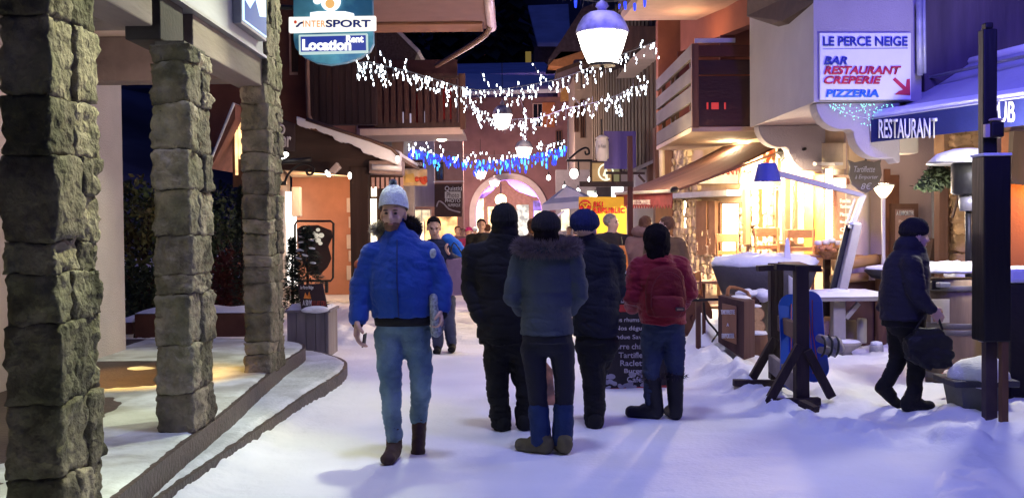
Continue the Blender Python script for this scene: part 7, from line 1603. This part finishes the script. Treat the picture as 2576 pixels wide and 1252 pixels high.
b = t.location + L((2318, 905)) + Vector((0, -.24, 0)); s = thing('black_shopping_bag', 'large black shopping bag swinging from the striding person hand', 'bag', b)
mb = M(); mb.poly([b + Vector(p) for p in ((-.20, 0, .10), (-.10, 0, .20), (.06, 0, .19), (.16, 0, .09), (.17, 0, -.13), (-.02, 0, -.15), (-.19, 0, -.05))], (0, .12, 0)); me = remesh(mb.mesh(), .012, 8, nfold(.022, 6, 5)); me.materials.clear(); me.materials.append(mat('bag_black', (.014, .013, .014), .6, .2, 6, .6, 20)); o = bpy.data.objects.new('body', me); C.objects.link(o); put(o, s)
M().tube(smooth_line([b + Vector((-.12, .04, .18)), b + Vector((-.04, .04, .30)), b + Vector((.03, .04, .32)), b + Vector((.09, .04, .17))], 4), .01).obj('handle', IRON, s)
# ---- distant people
def far(label, u, vh, d, jc, hc_, face, vfoot=None, hatm=None, wid=1.0, name=None, hl=0, skin=SKIN, lean=0, hood=None, eyes=True):
    s = FP / d; hh = 1.70; vf = 560 + 1.6 * s; H = (vf - vh) / s; k = H / 1.72; px = lambda m: m * s * k
    V = lambda z: vf - z * s * k; U = lambda x: u + x * s * k
    f = Vector(face); w_ = wid
    sp = dict(head=(U(lean), V(1.585)), hs=k, face=face, neck=(U(0), V(1.44)), voxel=.018, eyes=eyes and f.y < .3,
        torso=[(U(0), V(1.46), px(.08), .08 * k, 0), (U(0), V(1.38), px(.19 * w_), .12 * k, 0), (U(0), V(1.2), px(.21 * w_), .14 * k, 0), (U(0), V(1.0), px(.20 * w_), .14 * k, 0), (U(0), V(.85), px(.19 * w_), .14 * k, 0)],
        arms=[dict(pts=[(U(-.20 * w_), V(1.36)), (U(-.27 * w_), V(1.1)), (U(-.2), V(.92), -.12 * (1 if f.y < 0 else -1))], r=(.08, .07, .05)), dict(pts=[(U(.20 * w_), V(1.36)), (U(.27 * w_), V(1.1)), (U(.2), V(.92), -.12 * (1 if f.y < 0 else -1))], r=(.08, .07, .05))],
        legs=[dict(pts=[(U(-.09), V(.8)), (U(-.10), V(.45)), (U(-.10), V(.08))], boot=BLK), dict(pts=[(U(.09), V(.8)), (U(.10), V(.45)), (U(.10), V(.08))], boot=BLK)],
        jacket=dict(mat=jc, fold=.012), trousers=dict(mat=BLKT))
    t, L, q, e = person(label, u, vf, d, sp)
    if hatm: beanie(q, e, k * 1.02, hatm, t, top=.14, low=.03)
    else: hair(q, e, k * 1.03, hc_, t, hl)
    return t, L, q, e
HG = mat('hair_grey', (.30, .24, .20), .7, .3, 20, .4, 60); HBn = mat('hair_brown', (.11, .045, .022), .7, .3, 20, .4, 60)
t, L, q, e = far('grey haired man in dark open jacket looking right beneath the yellow banner', 1541, 543, 14.6, mat('jacket_char', (.03, .022, .022), .8), HG, (.85, -.45, 0))
s = thing('orange_bag', 'glowing orange carrier bag hanging between the beanie man and the mast', 'bag', P(1562, 660, 12.8)); b = P(1563, 655, 12.8)
mb = M(); mb.loft([(b + Vector((0, 0, -.16)), .06, .04), (b + Vector((0, 0, -.1)), .085, .05), (b + Vector((0, 0, .05)), .075, .045), (b + Vector((.01, 0, .18)), .03, .02)], 14).obj('body', mat('bag_orange', (.85, .25, .05), .6, .3, 8, .6, 15), s, smooth=True); M().tube([b + Vector((.01, 0, .17)), b + Vector((0, .03, .28))], .008).obj('handle', IRON, s)
t, L, q, e = far('person in rose brown padded coat with light hood lit from the awning', 1628, 548, 14.4, mat('coat_rose', (.22, .12, .10), .8, .15), HBn, (.7, .7, 0), hl=.4, wid=1.05)
mb = M(); mb.ell(L((1618, 588)), (.16, .14, .09)); skinobj(mb, 'hood', mat('coat_rose', (0, 0, 0)), t, .016, 3, nfold(.01, 9, 1))
far('brown haired man in olive jacket facing left under the awning', 1676, 550, 13.4, mat('jacket_olive', (.13, .075, .045), .8, .15), HBn, (-.9, .25, 0), wid=.95)
far('dark haired person with lit face walking up the lane behind the black hooded man', 1213, 556, 19.0, BLK, mat('hair_black', (0, 0, 0)), (.1, -1, 0))
far('brown haired person seen from behind between the hooded man and the fur hood', 1340, 553, 17.0, mat('coat_brown', (.11, .055, .035), .8, .2), HBn, (-.3, 1, 0), hl=.5)
far('child in pink hat far down the lane beside the photo shop sign', 1182, 570, 24.0, mat('jacket_pink', (.25, .02, .09), .8), HBn, (.3, -1, 0), hatm=mat('wool_pink', (.50, .03, .16), .9))
far('distant person in violet grey coat left of the pink hat', 1153, 566, 25.0, mat('coat_violet', (.16, .09, .14), .8), HBn, (.2, -1, 0))
far('distant person in blue jacket partly hidden behind the black hooded man', 1228, 562, 25.0, mat('jacket_royal', (.02, .05, .30), .8), HBn, (0, 1, 0))
far('distant dark coated person under the market tent', 1452, 566, 22.0, BLK, HBn, (0, 1, 0))

far('distant walker in dark coat left of the pink hat, deep in the lane', 1166, 572, 31.0, mat('coat_brown', (0, 0, 0)), HBn, (0, -1, 0))
far('distant walker in grey coat and pale hat just before the archway', 1196, 570, 33.0, mat('coat_grey', (.10, .09, .10), .8), HBn, (.2, 1, 0), hatm=WHAT)
far('distant couple member in rust coat right of the lane centre', 1250, 568, 30.0, mat('coat_rust', (.20, .06, .03), .8), HBn, (-.2, -1, 0), hl=.5)
far('distant person in dark green coat at the left leg of the white tent', 1398, 566, 28.0, mat('coat_green', (.03, .05, .035), .8), HBn, (.4, -1, 0))
far('distant person in cream jacket below the compass sign', 1432, 570, 30.0, mat('coat_cream', (.30, .25, .19), .8), HBn, (-.5, -1, 0))
